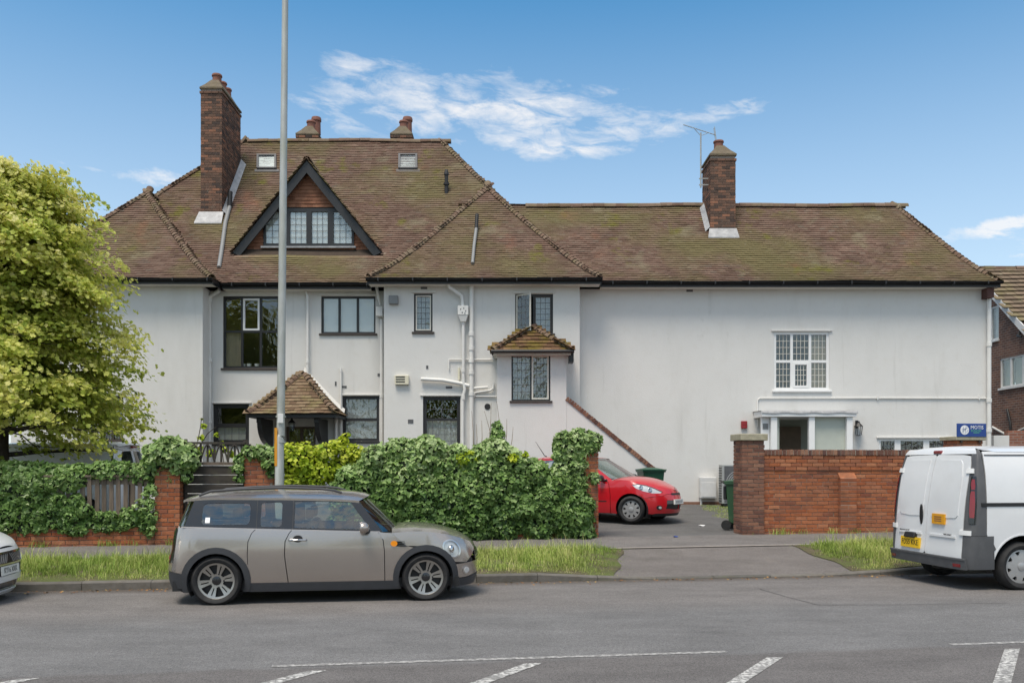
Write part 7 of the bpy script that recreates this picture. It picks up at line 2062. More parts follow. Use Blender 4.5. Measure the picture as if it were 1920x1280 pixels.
    for x, zc, ze in ((-2.08, 1.975, 1.915), (-1.9, 1.99, 1.898), (-1.0, 1.995, 1.898), (.3, 1.99, 1.898), (.9, 1.95, 1.885), (1.1, 1.90, 1.86)):
        y = body.raw(max(x, -2.12), ze).y + .004
        rows.append([(x - (.06 if x < -2.0 else 0) * (1 - abs(q) ** 3), q * y, ze + (zc - ze) * (1 - abs(q) ** 3.2)) for q in ysr])
    c.loft('roof', rows, pm)
    rows = []
    for t in np.linspace(0, 1, 6):
        L = Vector((1.75, .80, 1.12)).lerp(Vector((1.08, .76, 1.86)), t); rows.append(cross_row(L, (L.x, -L.y, L.z), (.2, 0, .02), 13, 2.4))
    c.loft('windscreen', rows, MATS['gloss_black'])
    rows = []
    for x, z in ((1.72, 1.10), (2.0, 1.02), (2.25, .90)): y = .84 - (x - 1.7) * .15; rows.append(cross_row((x, y, z), (x, -y, z), (.08, 0, .06), 13, 2.4))
    c.loft('bonnet', rows, pm)
    fu = lambda ys, z: [(body.uy(y, z), z) for y in ys]
    c.P('front_panel', [(body.ux(2.15, .93), .93)] + fu((.4, .2, 0), .93) + fu((0, .3, .6), .3) + [(body.ux(2.1, .3), .3)], gt_, conv='u', grid=.12)
    for sd in (1, -1):
        k = MB(); k.box((-2.215, sd * .935 - .018, 1.155), (-.55, sd * .935 + .028, 1.205)); k.build('sliding_rail', MATS['plastic_black'], th, bevel=.006)
    c.P('wheel_arch_lip', A(RA, .445, .40) + A(RA, .425, .40)[::-1], pm, off=.006, thick=.03, grid=.07)
    c.P('roof_gutter', [(-2.1, 1.845), (.8, 1.855), (.8, 1.87), (-2.1, 1.86)], gt_, off=.003, grid=.1)
    k = MB(); k.box((-2.3, -.80, .30), (2.0, .80, .42)); k.build('floor_pan', MATS['plastic_black'], th)
    k = MB(); k.lathe([(0, -.1), (.30, -.1), (.30, .1), (0, .1)], lambda a, b, h: (-1.95 + a, b, .30 + h * .8), 20); k.build('spare_wheel', MATS['rubber'], th)
    for cx in (FA, RA):
        k = MB(); rows = [[(x, yy, z) for x, z in A(cx, .44, .25)] for yy in (.90, .55)]; k.grid(rows); k.add(rows[1], [tuple(range(len(rows[1])))]); k.build('wheel_well', MATS['plastic_black'], th, smooth=True); k = MB(); k.grid([[(x, -y, z) for x, y, z in r][::-1] for r in rows]); k.add([(x, -y, z) for x, y, z in rows[1]], [tuple(range(len(rows[1])))]); k.build('wheel_well', MATS['plastic_black'], th, smooth=True)
        for sd in (1, -1): wheel(th, cx, sd * .835, R, .21, 'cap8', sd, rim_r=.238)
    return th


xv, yv_ = W2(8.6 + 1.60, 10.84 + .945)
van('white panel van with grey bumpers and yellow plate FD55 KKE at the kerb', (xv, yv_, zroad(11.8)), TH)

# ------------------------------------------------------------------ small van behind the hedge
def small_van(label, loc, rot):
    th = thing('parked_van', label, 'van', loc, rot)
    body = Body(w=[(.2, .82), (.6, .87), (1.0, .86), (1.35, .80), (1.7, .70), (1.8, .64)],
                xf=[(.2, 2.1), (.6, 2.2), (.9, 2.05), (1.1, 1.6), (1.4, 1.1), (1.8, .5)], xr=[(.2, -2.1), (.6, -2.15), (1.0, -2.12), (1.5, -2.04), (1.8, -1.95)],
                xfS=.8, xrS=-1.85, nf=2.5, nr=2.8, Cf=1.5, Cr=1.05, bow=.0)
    c = Car(th, body); pm = MATS['paint_white']; bu = lambda ys, z: [(body.uy(y, z, False), z) for y in ys]
    A = lambda cx, r: [(cx + r * math.cos(math.pi - math.pi * i / 14), .31 + r * math.sin(math.pi - math.pi * i / 14)) for i in range(15)]
    win = [(.35, 1.15), (1.22, 1.12), (.95, 1.38), (.62, 1.58), (.38, 1.62)]
    c.P('side_panel', [(-1.9, .31), (-1.90, 1.75), (.3, 1.76), (.68, 1.66), (1.15, 1.38), (1.55, 1.10), (1.95, .95), (2.05, .31)] + A(1.35, .36)[::-1] + A(-1.35, .36)[::-1], pm, holes=[win], grid=.15, dens=.06)
    c.P('side_window', win, MATS['car_glass'], off=-.006, thick=0, grid=.12)
    wn_ = [(body.uy(y, z, False), z) for y, z in ((.58, 1.12), (.54, 1.52), (.45, 1.60), (.05, 1.62), (.05, 1.10))]
    c.P('rear_door', [(body.ux(-1.91, 1.74), 1.74)] + bu((.5, .3, 0.004), 1.76) + bu((0.004, .4, .7), .3) + [(body.ux(-1.91, .3), .3)], pm, holes=[wn_], conv='u', grid=.12)
    c.P('rear_window', wn_, MATS['car_glass'], conv='u', off=-.005, thick=0, grid=.12)
    rows = []
    for x, zc, ze in ((-2.02, 1.75, 1.70), (-1.95, 1.80, 1.74), (-1.5, 1.825, 1.755), (0, 1.825, 1.76), (.4, 1.80, 1.74), (.62, 1.74, 1.69)):
        y = body.raw(max(x, -1.85), ze).y - (.03 if x < -1.9 else 0); rows.append(cross_row((x, y, ze), (x, -y, ze), (-.08 if x < -1.9 else 0.0, 0, zc - ze), 13, 2.8))
    c.loft('roof', rows, pm)
    rows = []
    for t in np.linspace(0, 1, 6):
        L = Vector((1.55, .80, 1.10)).lerp(Vector((.62, .68, 1.69)), t); rows.append(cross_row(L, (L.x, -L.y, L.z), (.22, 0, .04), 13, 2.4))
    c.loft('windscreen', rows, MATS['car_glass'])
    rows = []
    for x, z in ((1.5, 1.09), (1.8, 1.02), (2.08, .88)): y = .80 - (x - 1.5) * .2; rows.append(cross_row((x, y, z), (x, -y, z), (.1, 0, .06), 13, 2.4))
    c.loft('bonnet', rows, pm)
    fu = lambda ys, z: [(body.uy(y, z), z) for y in ys]
    c.P('front_panel', [(body.ux(1.95, .94), .94)] + fu((.4, .2, 0), .9) + fu((0, .3, .6), .3) + [(body.ux(2.0, .3), .3)], pm, conv='u', grid=.12)
    k = MB(); k.box((-2.08, -.10, 1.68), (-2.02, .10, 1.725)); k.build('high_brake_lamp', MATS['red_lens'], th, bevel=.01)
    k = MB(); k.box((-1.85, -.72, .28), (1.8, .72, .42)); k.build('floor_pan', MATS['plastic_black'], th)
    k = MB(); k.box((-.2, -.75, .45), (-.15, .75, 1.7)); k.build('bulkhead', MATS['grey_trim'], th)
    for cx in (1.35, -1.35):
        for sd in (1, -1): wheel(th, cx, sd * .76, .31, .19, 'cap8', sd, rim_r=.215)
    return th
yv2 = 18.55
small_van('white small van with rear windows showing above the ivy hedge', (XP(213, yv2) - 2.0, yv2 + .87, .36), math.pi)
# ------------------------------------------------------------------ vegetation
def unit(a): return a / np.maximum(np.linalg.norm(a, axis=1, keepdims=True), 1e-9)


LEAF = {   # half outline (y along the midrib, x out); folded along the midrib
    'oval': [(0, 0), (.34, .25), (.36, .6), (0, 1)],
    'ivy': [(0, .08), (.30, -.05), (.56, .30), (.27, .47), (0, 1)],
    'maple': [(0, 0), (.52, .22), (.28, .42), (.50, .72), (0, 1)],
}


def leaf_mesh(name, P, N, size, tone, shape, off, fold=.16, droop=.0):
    n = len(P); half = np.array(LEAF[shape]); k = len(half)
    r = RNG.normal(size=(n, 3)); T = unit(np.cross(N, r))
    if droop: T = unit(T + np.array([0, 0, -droop])); T = unit(T - N * np.sum(T * N, 1, keepdims=True))
    B = np.cross(N, T)
    V = np.zeros((n, 2 * k, 3))
    for j, (hx, hy) in enumerate(half):
        for q, sg in ((0, -1), (k, 1)):
            V[:, q + j] = P + size[:, None] * (T * (hy - .4) + B * (sg * hx) + N * (fold * hx - .18 * (hy - .4) ** 2))
    f1 = np.arange(k)[::-1]; f2 = np.arange(k) + k
    Fs = np.stack([f1, f2], 0)[None] + (np.arange(n) * 2 * k)[:, None, None]
    return np_mesh(name, V.reshape(-1, 3) - np.array(off), Fs.reshape(-1, k), np.repeat(np.clip(tone, 0, 1), 2))


def vnoise(P, sc, seed=0):
    return (np.sin(P[:, 0] * sc * 1.7 + seed) * np.sin(P[:, 1] * sc * 1.3 + seed * 2.1) + np.sin(P[:, 2] * sc * 2.1 + seed * .7 + P[:, 0] * sc * .6) + np.sin((P[:, 0] + P[:, 2]) * sc * 3.3 + seed)) / 3


def ell_points(blobs, dens, shell=(.86, 1.06), cut=None):
    """points with outward normals on a union of ellipsoids (centre, radii)"""
    Ps, Ns = [], []
    for i, (c, r) in enumerate(blobs):
        c, r = np.array(c, float), np.array(r, float)
        area = 4 * math.pi * ((r[0] * r[1]) ** 1.6 / 3 + (r[0] * r[2]) ** 1.6 / 3 + (r[1] * r[2]) ** 1.6 / 3) ** (1 / 1.6)
        n = int(area * dens); d = unit(RNG.normal(size=(n, 3)))
        k = RNG.uniform(*shell, n) + .10 * vnoise(d * 3 + c, 2.3, i)
        P = c + d * r * k[:, None]; N = unit(d / r)
        ok = np.ones(n, bool)
        for j, (c2, r2) in enumerate(blobs):
            if j != i: ok &= (((P - np.array(c2)) / np.array(r2)) ** 2).sum(1) > .72
        if cut is not None: ok &= cut(P)
        Ps.append(P[ok]); Ns.append(N[ok])
    return np.concatenate(Ps), np.concatenate(Ns)


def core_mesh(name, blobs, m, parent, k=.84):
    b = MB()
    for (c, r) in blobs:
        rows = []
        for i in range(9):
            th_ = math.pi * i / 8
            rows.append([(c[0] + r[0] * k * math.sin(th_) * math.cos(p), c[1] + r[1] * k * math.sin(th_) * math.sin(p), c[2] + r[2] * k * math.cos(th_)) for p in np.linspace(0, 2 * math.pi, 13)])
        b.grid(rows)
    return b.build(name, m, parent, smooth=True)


def bush(name, label, cat, blobs, dens, size, shape, m, base, tone_fn=None, tilt=.55, cut=None, group=None, core=True, droop=.5, up=.45, shell=(.86, 1.06), core_k=.84):
    """blobs are in street coordinates (s, t, z) with radii"""
    wb = [((*W2(c[0], c[1]), c[2]), r) for c, r in blobs]
    th = thing(name, label, cat, base, group=group, world_coords=True)
    P, N = ell_points(wb, dens, shell=shell, cut=cut)
    N2 = unit(N + np.array([0, 0, up]) + RNG.normal(0, tilt, P.shape))
    sz = size * np.clip(RNG.lognormal(-.08, .32, len(P)), .4, 1.7)
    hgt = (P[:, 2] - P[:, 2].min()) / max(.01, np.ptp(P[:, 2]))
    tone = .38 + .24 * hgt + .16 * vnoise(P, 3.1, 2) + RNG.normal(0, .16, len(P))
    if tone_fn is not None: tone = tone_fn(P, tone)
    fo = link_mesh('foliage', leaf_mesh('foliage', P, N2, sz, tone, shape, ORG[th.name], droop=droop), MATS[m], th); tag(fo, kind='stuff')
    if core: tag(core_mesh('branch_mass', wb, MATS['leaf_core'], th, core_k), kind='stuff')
    return th, P


# --- ivy on the picket fence, left
def st_z(u, v, t):
    k = (u - 960.0) / F; Y = t / (CU - k * SU); return st_at(u, t), ZP(v, Y)


bl = []
tI = T0 + .10
for u in range(-190, 290, 24):                # bushy crest along the capping
    s_, z_ = st_z(u, 880 + RNG.normal(0, 3) - (3 if u < 120 else 0), tI + .15)
    bl.append(((s_, tI + .2 + RNG.normal(0, .05), z_ - .06), (.24, .26, .17 + RNG.uniform(-.02, .03))))
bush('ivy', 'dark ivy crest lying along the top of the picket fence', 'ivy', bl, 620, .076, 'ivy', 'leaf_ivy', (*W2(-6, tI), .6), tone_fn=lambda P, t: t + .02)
bl = []
open_gap = (st_at(196, T0), st_at(283, T0))
for u in range(-190, 280, 13):
    for v in range(897, 990, 15):
        if 158 < u < 290 and v < 966: continue
        if 96 < u < 158 and 900 < v < 950 and RNG.uniform() < .35: continue
        if 72 < u < 96 and 915 < v < 972: continue
        s_, z_ = st_z(u + RNG.normal(0, 4), v + RNG.normal(0, 4), T0)
        bl.append(((s_, T0 + .06 + RNG.normal(0, .025), z_), (.13, .085 + RNG.uniform(0, .03), .11)))
bush('ivy', 'ivy hanging over the pickets and down to the low wall', 'ivy', bl, 760, .070, 'ivy', 'leaf_ivy', (*W2(-6, T0), .5), droop=.9, up=.1)
bl = []
for u, v, r in ((262, 950, .13), (250, 965, .12), (272, 935, .10), (285, 920, .10), (282, 945, .09), (286, 965, .1), (236, 970, .1), (284, 990, .09), (281, 1000, .07), (240, 985, .08)):
    s_, z_ = st_z(u, v, T0); bl.append(((s_, T0 + .0, z_), (r, .08, r)))
bush('ivy', 'loose trails of ivy over the bare pickets beside the pier', 'ivy', bl, 420, .07, 'ivy', 'leaf_ivy', (*W2(st_at(265, T0), T0), .5), droop=.9, core=False, tone_fn=lambda P, t: t + .12)
# mound on the left pier
bl = []
for u, v, r in ((300, 850, .26), (330, 845, .24), (318, 835, .2), (352, 855, .20), (290, 868, .20), (345, 872, .16), (285, 890, .13), (283, 915, .10), (352, 895, .10), (330, 882, .12), (320, 900, .07), (328, 915, .05), (362, 868, .12), (318, 872, .14)):
    s_, z_ = st_z(u, v, T0 + .1); bl.append(((s_, T0 + .08, z_), (r, r * 1.05, r * .85)))
bush('ivy', 'shaggy ivy mound on the pier at the end of the picket fence', 'ivy', bl, 430, .10, 'ivy', 'leaf_ivy', (*W2(st_at(315, T0), T0), 1.5), tone_fn=lambda P, t: t + .16, up=.5)
# mound on the right gate pier
bl = []
for u, v, r in ((470, 850, .17), (492, 848, .18), (512, 852, .17), (452, 862, .13), (447, 880, .10), (449, 897, .08), (505, 870, .13), (510, 888, .08), (488, 862, .10)):
    s_, z_ = st_z(u, v, T0 + .05); bl.append(((s_, T0 + .1 if v < 865 else T0 + .0, z_), (r, r * 1.1, r * .8)))
bush('ivy', 'grey green ivy over the gate pier beside the lamp column', 'ivy', bl, 520, .075, 'ivy', 'leaf_ivy', (*W2(st_at(485, T0), T0), 1.6), tone_fn=lambda P, t: t + .10, up=.4)
# big ivy hedge
tH = T0 + .12
top = [(640, 905), (668, 878), (690, 865), (712, 842), (740, 832), (775, 824), (808, 822), (838, 834), (858, 852), (880, 850), (905, 838), (930, 826), (946, 842), (965, 856), (990, 862), (1015, 876), (1050, 888), (1085, 900)]
bl = []
for u in range(648, 1092, 20):
    vt = np.interp(u, [a for a, b in top], [b for a, b in top])
    s_, zt_ = st_z(u, vt, tH); zb_ = zg(s_, T0) + .05; z = zt_ - .16
    r = .24
    while z > zb_ + .05:
        bl.append(((s_ + RNG.normal(0, .05), tH + .05 + RNG.normal(0, .035) - .10 * math.sin(max(0, (zt_ - z)) * 1.7), z + RNG.normal(0, .03)), (r + RNG.uniform(0, .05), .24 + RNG.uniform(0, .07), r * .9)))
        z -= .27
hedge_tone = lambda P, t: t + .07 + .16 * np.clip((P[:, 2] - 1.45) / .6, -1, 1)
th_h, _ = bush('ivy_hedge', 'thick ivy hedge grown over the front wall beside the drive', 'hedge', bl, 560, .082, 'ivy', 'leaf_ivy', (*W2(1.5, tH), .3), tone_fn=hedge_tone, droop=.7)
# ivy on the drive pier
bl = []
for u in (1055, 1070, 1085, 1100, 1112):
    for v in range(822, 1000, 17):
        if u > 1098 and v > 848: continue
        if u > 1080 and v > 925: continue
        if u > 1064 and v > 965: continue
        s_, z_ = st_z(u + RNG.normal(0, 2), v + RNG.normal(0, 3), T0); bl.append(((s_, T0 + .07, z_), (.17, .15 + RNG.uniform(0, .03), .14)))
for u, v in ((1112, 893), (1116, 900)): s_, z_ = st_z(u, v, T0); bl.append(((s_, T0 - .02, z_), (.09, .08, .08)))
bush('ivy', 'bright ivy wrapped round the drive pier beside the red hatchback', 'ivy', bl, 580, .080, 'ivy', 'leaf_ivy', (*W2(st_at(1090, T0), T0), .4), tone_fn=lambda P, t: t + .14, droop=.9)
# ivy spike with bare canes
bl = []
for u, v, r in ((932, 800, .10), (934, 815, .13), (930, 830, .17), (937, 842, .19), (920, 848, .18)): s_, z_ = st_z(u, v, tH + .3); bl.append(((s_, tH + .3, z_), (r, r, r)))
sp_th, _ = bush('climber', 'pointed ivy clump with bare canes rising above the hedge', 'climber', bl, 480, .075, 'ivy', 'leaf_ivy', (*W2(st_at(932, tH), tH + .3), .4), tone_fn=lambda P, t: t + .06)
mat('cane', (.26, .19, .13), .8, var=.2)
for (u, v0, u2, v1) in ((893, 850, 893, 795), (902, 850, 903, 788), (947, 840, 950, 785), (915, 850, 921, 755), (939, 830, 931, 752), (888, 850, 884, 770), (955, 850, 962, 800), (925, 840, 908, 770)):
    s0_, z0_ = st_z(u, v0, tH + .35); s1_, z1_ = st_z(u2, v1, tH + .35); k = MB()
    k.tube([(*W2(s0_, tH + .35), z0_), (*W2((s0_ + s1_) / 2 + .015, tH + .34), (z0_ + z1_) / 2), (*W2(s1_, tH + .33), z1_)], [.008, .006, .003], 5); k.build('cane', MATS['cane'], sp_th)
# yellow-green shrubs
def shrub(label, spots, t, dens=560, size=.075, tf=lambda P, q: q):
    bl = []
    for u, v, r in spots: s_, z_ = st_z(u, v, t); bl.append(((s_, t + RNG.normal(0, .08), z_), (r, r, r * .8)))
    return bush('shrub', label, 'shrub', bl, dens, size, 'oval', 'leaf_shrub', (*W2(st_at(spots[0][0], t), t), .35), tone_fn=tf, tilt=.7, up=.6, droop=-.3, shell=(.6, 1.15), core_k=.6)
sh = shrub('bright lime green shrub spilling over the wall behind the lamp column', [(545, 850, .22), (570, 848, .22), (560, 868, .26), (590, 858, .22), (610, 846, .18), (628, 838, .15), (642, 826, .10), (648, 815, .06), (650, 850, .2), (672, 850, .18), (695, 858, .17), (675, 872, .2), (640, 872, .24), (605, 880, .26), (570, 890, .24), (530, 870, .2), (525, 840, .12), (715, 868, .12), (690, 848, .09), (628, 890, .2), (545, 905, .2), (590, 905, .2), (663, 838, .08)], T0 + .35, tf=lambda P, q: q + .22)
sh2 = shrub('yellow green sprigs showing between the ivy clumps of the hedge', [(866, 862, .14), (880, 855, .12), (895, 862, .14), (868, 880, .12), (960, 858, .12), (975, 862, .10), (905, 842, .08), (985, 852, .05)], T0 - .02, tf=lambda P, q: q + .08)
sh3 = shrub('young leafy shoots rising behind the ivy mound and gate', [(368, 842, .10), (372, 820, .07), (385, 800, .06), (362, 860, .12), (405, 815, .05), (395, 850, .09), (420, 842, .07), (432, 850, .08), (378, 785, .035), (415, 830, .05)], T0 + .7, dens=420, size=.07, tf=lambda P, q: q + .12)
k = MB()
for pts in ([(362, 880), (368, 842), (376, 800), (378, 783)], [(368, 845), (390, 812), (405, 800)], [(420, 870), (415, 835), (410, 812)]):
    q = [st_z(u, v, T0 + .7) for u, v in pts]; k = MB(); k.tube([(*W2(a, T0 + .7), b) for a, b in q], .008, 5); k.build('stem', MATS['bark'], sh3[0])

# --- the maple on the left
YTR = 17.0; XTR = XP(2, YTR)
ztr = .36
tree = thing('maple_tree', 'broad yellow green maple tree standing behind the fence', 'tree', (XTR, YTR, ztr), world_coords=True)
rprof = spl([(1.9, 1.7), (2.25, 2.75), (2.9, 2.95), (3.6, 2.85), (4.2, 2.62), (4.9, 2.42), (5.5, 2.28), (6.2, 2.08), (6.7, 1.75), (7.1, 1.32), (7.5, .75), (7.75, .15)])
clusters = []
tries = 0
while len(clusters) < 1050 and tries < 40000:
    tries += 1
    z = RNG.uniform(1.95, 7.28); a = RNG.uniform(0, 2 * math.pi)
    lump = 1 + .13 * math.sin(3 * a + 1.7 * z) + .09 * math.sin(7 * a - 3.1 * z + 1)
    R_ = rprof(z) * lump * .73
    q = RNG.uniform(0, 1) ** .42
    if z < 2.7 and q < .45: continue
    if z < 2.36 or (z < 2.65 and RNG.uniform() < .5): continue
    clusters.append((XTR + R_ * q * math.cos(a), YTR + R_ * q * math.sin(a) * .95, z, q, a))
# sprays that break the outline at the right-hand side, where the photo shows them
for (u, v) in ((150, 330), (165, 345), (95, 322), (30, 318), (5, 318), (185, 390), (195, 405), (215, 470), (222, 500), (232, 540), (240, 560), (262, 640), (270, 660), (280, 690), (285, 740), (283, 790), (280, 770), (250, 600), (236, 520), (205, 440), (130, 328), (262, 800), (230, 815), (200, 825), (175, 808), (120, 825), (88, 835), (110, 815), (150, 818)):
    clusters.append((XP(u - 26, YTR), YTR + RNG.normal(0, .4), ZP(v + 6, YTR), 1.0, 0.0))
Pl, Nl, Tl, Sl = [], [], [], []
for (x, y, z, q, a) in clusters:
    n = int(RNG.uniform(80, 125)); rad = RNG.uniform(.24, .40)
    out = np.array([math.cos(a), math.sin(a), 0.0]); slope = -.30 * q + RNG.normal(0, .12)
    d = RNG.normal(size=(n, 3)) * np.array([rad * .62, rad * .62, .055])
    d[:, 2] += slope * (d[:, :2] @ out[:2]) - .55 * (d[:, 0]**2 + d[:, 1]**2)
    P = np.array([x, y, z]) + d
    N = np.tile(np.array([out[0] * .75 * q, out[1] * .75 * q, .8]), (n, 1)) + RNG.normal(0, .5, (n, 3))
    Pl.append(P); Nl.append(N); ct = RNG.normal(0, .13)
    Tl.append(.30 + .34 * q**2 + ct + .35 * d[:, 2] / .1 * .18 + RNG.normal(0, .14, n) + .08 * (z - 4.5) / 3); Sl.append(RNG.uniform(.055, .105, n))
P = np.concatenate(Pl); N = unit(np.concatenate(Nl))
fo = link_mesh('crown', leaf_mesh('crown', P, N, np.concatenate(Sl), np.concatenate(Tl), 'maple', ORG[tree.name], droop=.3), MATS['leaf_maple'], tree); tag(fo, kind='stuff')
k = MB(); k.tube([(XTR, YTR, ztr - .1), (XTR + .02, YTR, 1.2), (XTR - .02, YTR, 2.0), (XTR + .04, YTR, 3.2), (XTR, YTR + .05, 5.0), (XTR + .05, YTR, 6.8)], [.21, .16, .15, .11, .07, .02], 14); k.build('trunk', MATS['bark'], tree, smooth=True)
for i in range(26):
    a = i * 2.399 + .3; z0 = 1.85 + i * .17; R_ = rprof(min(7.0, z0 + .5)) * .68; L_ = R_
    ps = [Vector((XTR, YTR, z0))]
    for f_ in (.33, .66, 1.0): ps.append(Vector((XTR + L_ * f_ * math.cos(a + .15 * f_), YTR + L_ * f_ * math.sin(a + .15 * f_), z0 + .62 * f_ * (1 if z0 > 2.3 else .45) - .18 * f_**2)))
    k = MB(); r0 = .055 * (1 - i / 40); k.tube(ps, [r0, r0 * .7, r0 * .45, r0 * .15], 7); lb = k.build('limb', MATS['bark'], tree, smooth=True)
    for j in range(3):
        b0 = ps[1].lerp(ps[3], .15 + .28 * j); aa = a + (.7 if j % 2 else -.7); k = MB()
        k.tube([b0, b0 + Vector((math.cos(aa) * L_ * .22, math.sin(aa) * L_ * .22, .06)), b0 + Vector((math.cos(aa) * L_ * .42, math.sin(aa) * L_ * .42, .02))], [r0 * .4, r0 * .25, .004], 5); k.build('branch', MATS['bark'], lb, smooth=True)
# low boughs seen against the van
for pts, r0 in (([(4, 812), (60, 800), (130, 803), (200, 812)], .05), ([(10, 808), (40, 815), (65, 836), (95, 838), (120, 840)], .018), ([(110, 805), (125, 812), (140, 822)], .010)):
    k = MB(); n = len(pts); k.tube([(XP(u, YTR - .5), YTR - .5, ZP(v, YTR - .5)) for u, v in pts], [r0 * (1 - .8 * i / (n - 1)) for i in range(n)], 8); k.build('limb', MATS['bark'], tree, smooth=True)

# the same kind of tree across the road behind the photographer: the windows and car sides mirror them
def copy_tree(o, parent=None):
    c = o.copy(); COL.objects.link(c); c.parent = parent
    for ch in o.children: copy_tree(ch, c)
    return c
for i, (x, y, sc_, rz, lb) in enumerate(((-17, -27, 1.25, 1.0, 'maple across the road opposite the picket fence'), (-6.5, -30, 1.45, 2.2, 'tall maple across the road opposite the porch'), (4, -28, 1.2, 3.9, 'maple across the road opposite the drive entrance'), (14, -31, 1.4, 5.1, 'wide maple across the road opposite the white van'))):
    c = copy_tree(tree); c.location = (x, y, .05); c.scale = (sc_, sc_, sc_ * (1 + .05 * i)); c.rotation_euler = (0, 0, rz); c['label'] = lb; c['group'] = 'trees across the road'

# --- grass
def grass(name, label, n, sampler, hfun, parent_off, wmul=1.0):
    P = sampler(n); n = len(P)
    h = hfun(P); a = RNG.uniform(0, 2 * math.pi, n); lean = RNG.uniform(.1, .95, n) * h
    d = np.stack([np.cos(a), np.sin(a), np.zeros(n)], 1); w = RNG.uniform(.0018, .0042, n) * wmul
    sd = np.stack([-np.sin(a), np.cos(a), np.zeros(n)], 1)
    V = np.zeros((n, 5, 3)); up = np.array([0, 0, 1.0])
    V[:, 0] = P - sd * w[:, None]; V[:, 1] = P + sd * w[:, None]
    mid = P + up * (h * .6)[:, None] + d * (lean * .35)[:, None]
    V[:, 2] = mid + sd * (w * .8)[:, None]; V[:, 3] = mid - sd * (w * .8)[:, None]
    V[:, 4] = P + up * h[:, None] * .96 + d * lean[:, None]
    Fs = np.array([[0, 1, 2, 3]])[None] + (np.arange(n) * 5)[:, None, None]
    Ft = np.array([[3, 2, 4, 4]])
    me = bpy.data.meshes.new(name)
    q = (np.arange(n) * 5)[:, None]
    quads = q + np.array([[0, 1, 2, 3]]); tris = q + np.array([[3, 2, 4]])
    me.vertices.add(n * 5); me.vertices.foreach_set('co', (V - np.array(parent_off)).astype(np.float32).ravel())
    loops = np.concatenate([quads, tris], 1).astype(np.int32).ravel()
    me.loops.add(len(loops)); me.loops.foreach_set('vertex_index', loops)
    me.polygons.add(2 * n); ls = (np.arange(n) * 7)[:, None] + np.array([[0, 4]]); me.polygons.foreach_set('loop_start', ls.astype(np.int32).ravel())
    me.update(calc_edges=True)
    tq = -P[:, 0] * SU + P[:, 1] * CU
    tone = np.clip(.42 + .26 * vnoise(P * np.array([1, 1, 0]), 1.1, 4) + .16 * vnoise(P * np.array([1, 1, 0]), 4.3, 1) + .38 * np.clip((13.4 - tq) / .35, 0, 1) + RNG.normal(0, .17, n), 0, 1)
    tt = np.stack([tone, np.clip(tone + .2, 0, 1)], 1).ravel()
    at = me.attributes.new('tone', 'FLOAT', 'FACE'); at.data.foreach_set('value', tt.astype(np.float32))
    o = link_mesh(name, me, MATS['grass_blade']); o.location = parent_off
    return tag(o, label, 'grass', kind='stuff')


def street_pts(s, t, dz=0): return np.array([(*W2(a, b), zg(a, b) + dz) for a, b in zip(s, t)])
def verge_sampler(s0, s1, edge_l=None, edge_r=None):
    def f(n):
        t = 13.04 + 1.86 * RNG.uniform(0, 1, n) ** .85 + RNG.normal(0, .03, n); t = np.clip(t, 13.04, 14.99); s = RNG.uniform(s0, s1, n)
        ok = np.ones(n, bool)
        if edge_l: ok &= s < np.array([edge_l(b) for b in t]) + .07 * np.sin(t * 9) + .05 * np.sin(t * 23) - .1 + RNG.normal(0, .10, n)
        if edge_r: ok &= s > np.array([edge_r(b) for b in t]) + .07 * np.sin(t * 8) + .05 * np.sin(t * 21) + .1 + RNG.normal(0, .10, n)
        clump = np.sin(s * 3.1) + np.sin(t * 7 + s * 1.3) + np.sin(s * 8.3 - t * 3) + np.sin(s * 19 + t * 11) + np.sin(t * 23 - s * 5)
        ok &= RNG.uniform(0, 1, n) < np.clip(.62 + .2 * clump - .35 * (t < 13.16), .06, 1)
        return street_pts(s[ok], t[ok], -.005)
    return f
def gh(P):
    t = -P[:, 0] * SU + P[:, 1] * CU; s = P[:, 0] * CU + P[:, 1] * SU
    base = .016 + .075 * np.clip((t - 13.1) / .75, 0, 1) + .03 * np.sin(s * 2.3) * np.sin(t * 5 + s)
    tall = (RNG.uniform(0, 1, len(P)) < .09) * RNG.uniform(.05, .20, len(P))
    dl = np.array([vergeL(b) for b in np.clip(t, 13.03, 14.9)]) - s; dr_ = s - np.array([vergeR(b) for b in np.clip(t, 13.03, 14.9)])
    ed = np.clip(np.maximum(dl, dr_) / .5, .12, 1)
    return np.clip((base * RNG.uniform(.45, 1.5, len(P)) + tall) * ed, .012, .34)
grass('grass', 'long tufted grass on the verge left of the drive crossing', 92000, verge_sampler(-8.0, 4.4, edge_l=vergeL), gh, (0, 13.5, .1))
grass('grass', 'long tufted grass on the verge between crossing and white van', 46000, verge_sampler(7.1, 12.2, edge_r=vergeR), gh, (9, 15, .1))
def strip(n):                                # weeds along wall feet
    s = np.concatenate([RNG.uniform(-8, 3.6, n * 3 // 4), RNG.uniform(6.9, 11, n // 4)]); t = T0 - .02 - np.abs(RNG.normal(0, .035, len(s)))
    ok = (np.sin(s * 5.1) + np.sin(s * 11.7 + 1) + RNG.normal(0, .5, len(s))) > .55
    return street_pts(s[ok], t[ok], -.005)
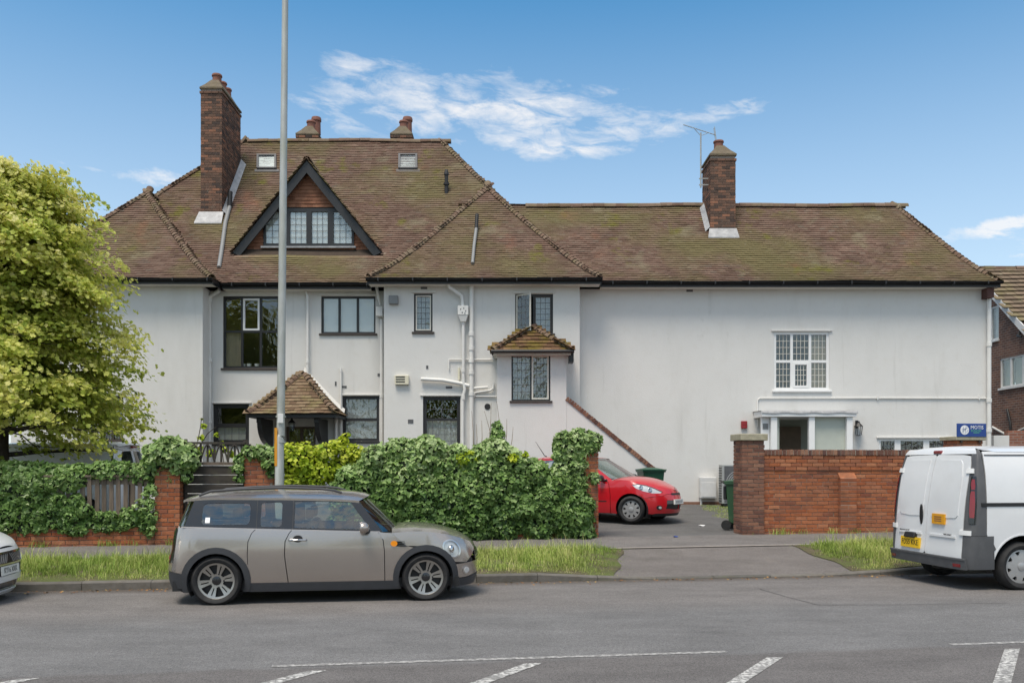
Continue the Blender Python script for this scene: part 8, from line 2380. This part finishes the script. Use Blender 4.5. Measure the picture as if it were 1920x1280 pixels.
grass('wall_weeds', 'sparse weeds along the foot of the garden walls', 3800, strip, lambda P: RNG.uniform(.03, .17, len(P)), (0, 16, .2), 1.2)
def lawn(n):
    x = RNG.uniform(XP(1310, 21), XP(1425, 21), n); y = RNG.uniform(18.2, 23.3, n); u = 960 + x / y * F
    e = 1310 + (23.3 - y) * 18 + 8 * np.sin(y * 5)
    ok = (u > e + RNG.normal(0, 6, n)) & (u < 1440) & (RNG.uniform(0, 1, n) < .8)
    x, y = x[ok], y[ok]; s = x * CU + y * SU; t = -x * SU + y * CU
    return street_pts(s, t, -.004)
grass('moss_lawn', 'patch of short mossy grass by the wing wall and bins', 12000, lawn, lambda P: RNG.uniform(.012, .04, len(P)), (5, 21, .5), 1.3)
# fallen leaves along the gutter
n = 420; s = np.concatenate([RNG.uniform(-7, 3, 300), RNG.uniform(3, 9, 120)]); t = 12.88 - np.abs(RNG.normal(0, .16, n)); z = np.array([zroad(b) for b in t]) + .006
P = np.array([(*W2(a, b), c) for a, b, c in zip(s, t, z)]); N = unit(np.array([0, 0, 1.0]) + RNG.normal(0, .25, (n, 3)))
fl = link_mesh('fallen_leaves', leaf_mesh('fallen_leaves', P, N, RNG.uniform(.02, .05, n), RNG.uniform(0, 1, n), 'oval', (0, 12, 0)), MATS['dry_leaf']); fl.location = (0, 12, 0); tag(fl, 'scattered dry leaves lying along the kerb', 'fallen leaves', kind='stuff')
# litter
for (u, v, z_, m, sz, lb) in ((1267, 1006, .31, 'sign_blue', .07, 'scrap of blue litter on the pavement at the drive entrance'), (1316, 985, .36, 'sign_white', .10, 'flat white scrap of paper on the drive')):
    D = F * (EYE - z_) / (v - HOR); x = XP(u, D); s_ = x * CU + D * SU; t_ = -x * SU + D * CU; zz = zg(s_, t_); k = MB()
    k.grid([[(x + a * sz, D + b * sz * 1.1, zz + .012 + .012 * math.sin(a * 4 + b * 3)) for a in (-.6, -.2, .2, .6)] for b in (-.6, 0, .6)]); tag(k.build('litter', MATS[m]), lb, 'litter')
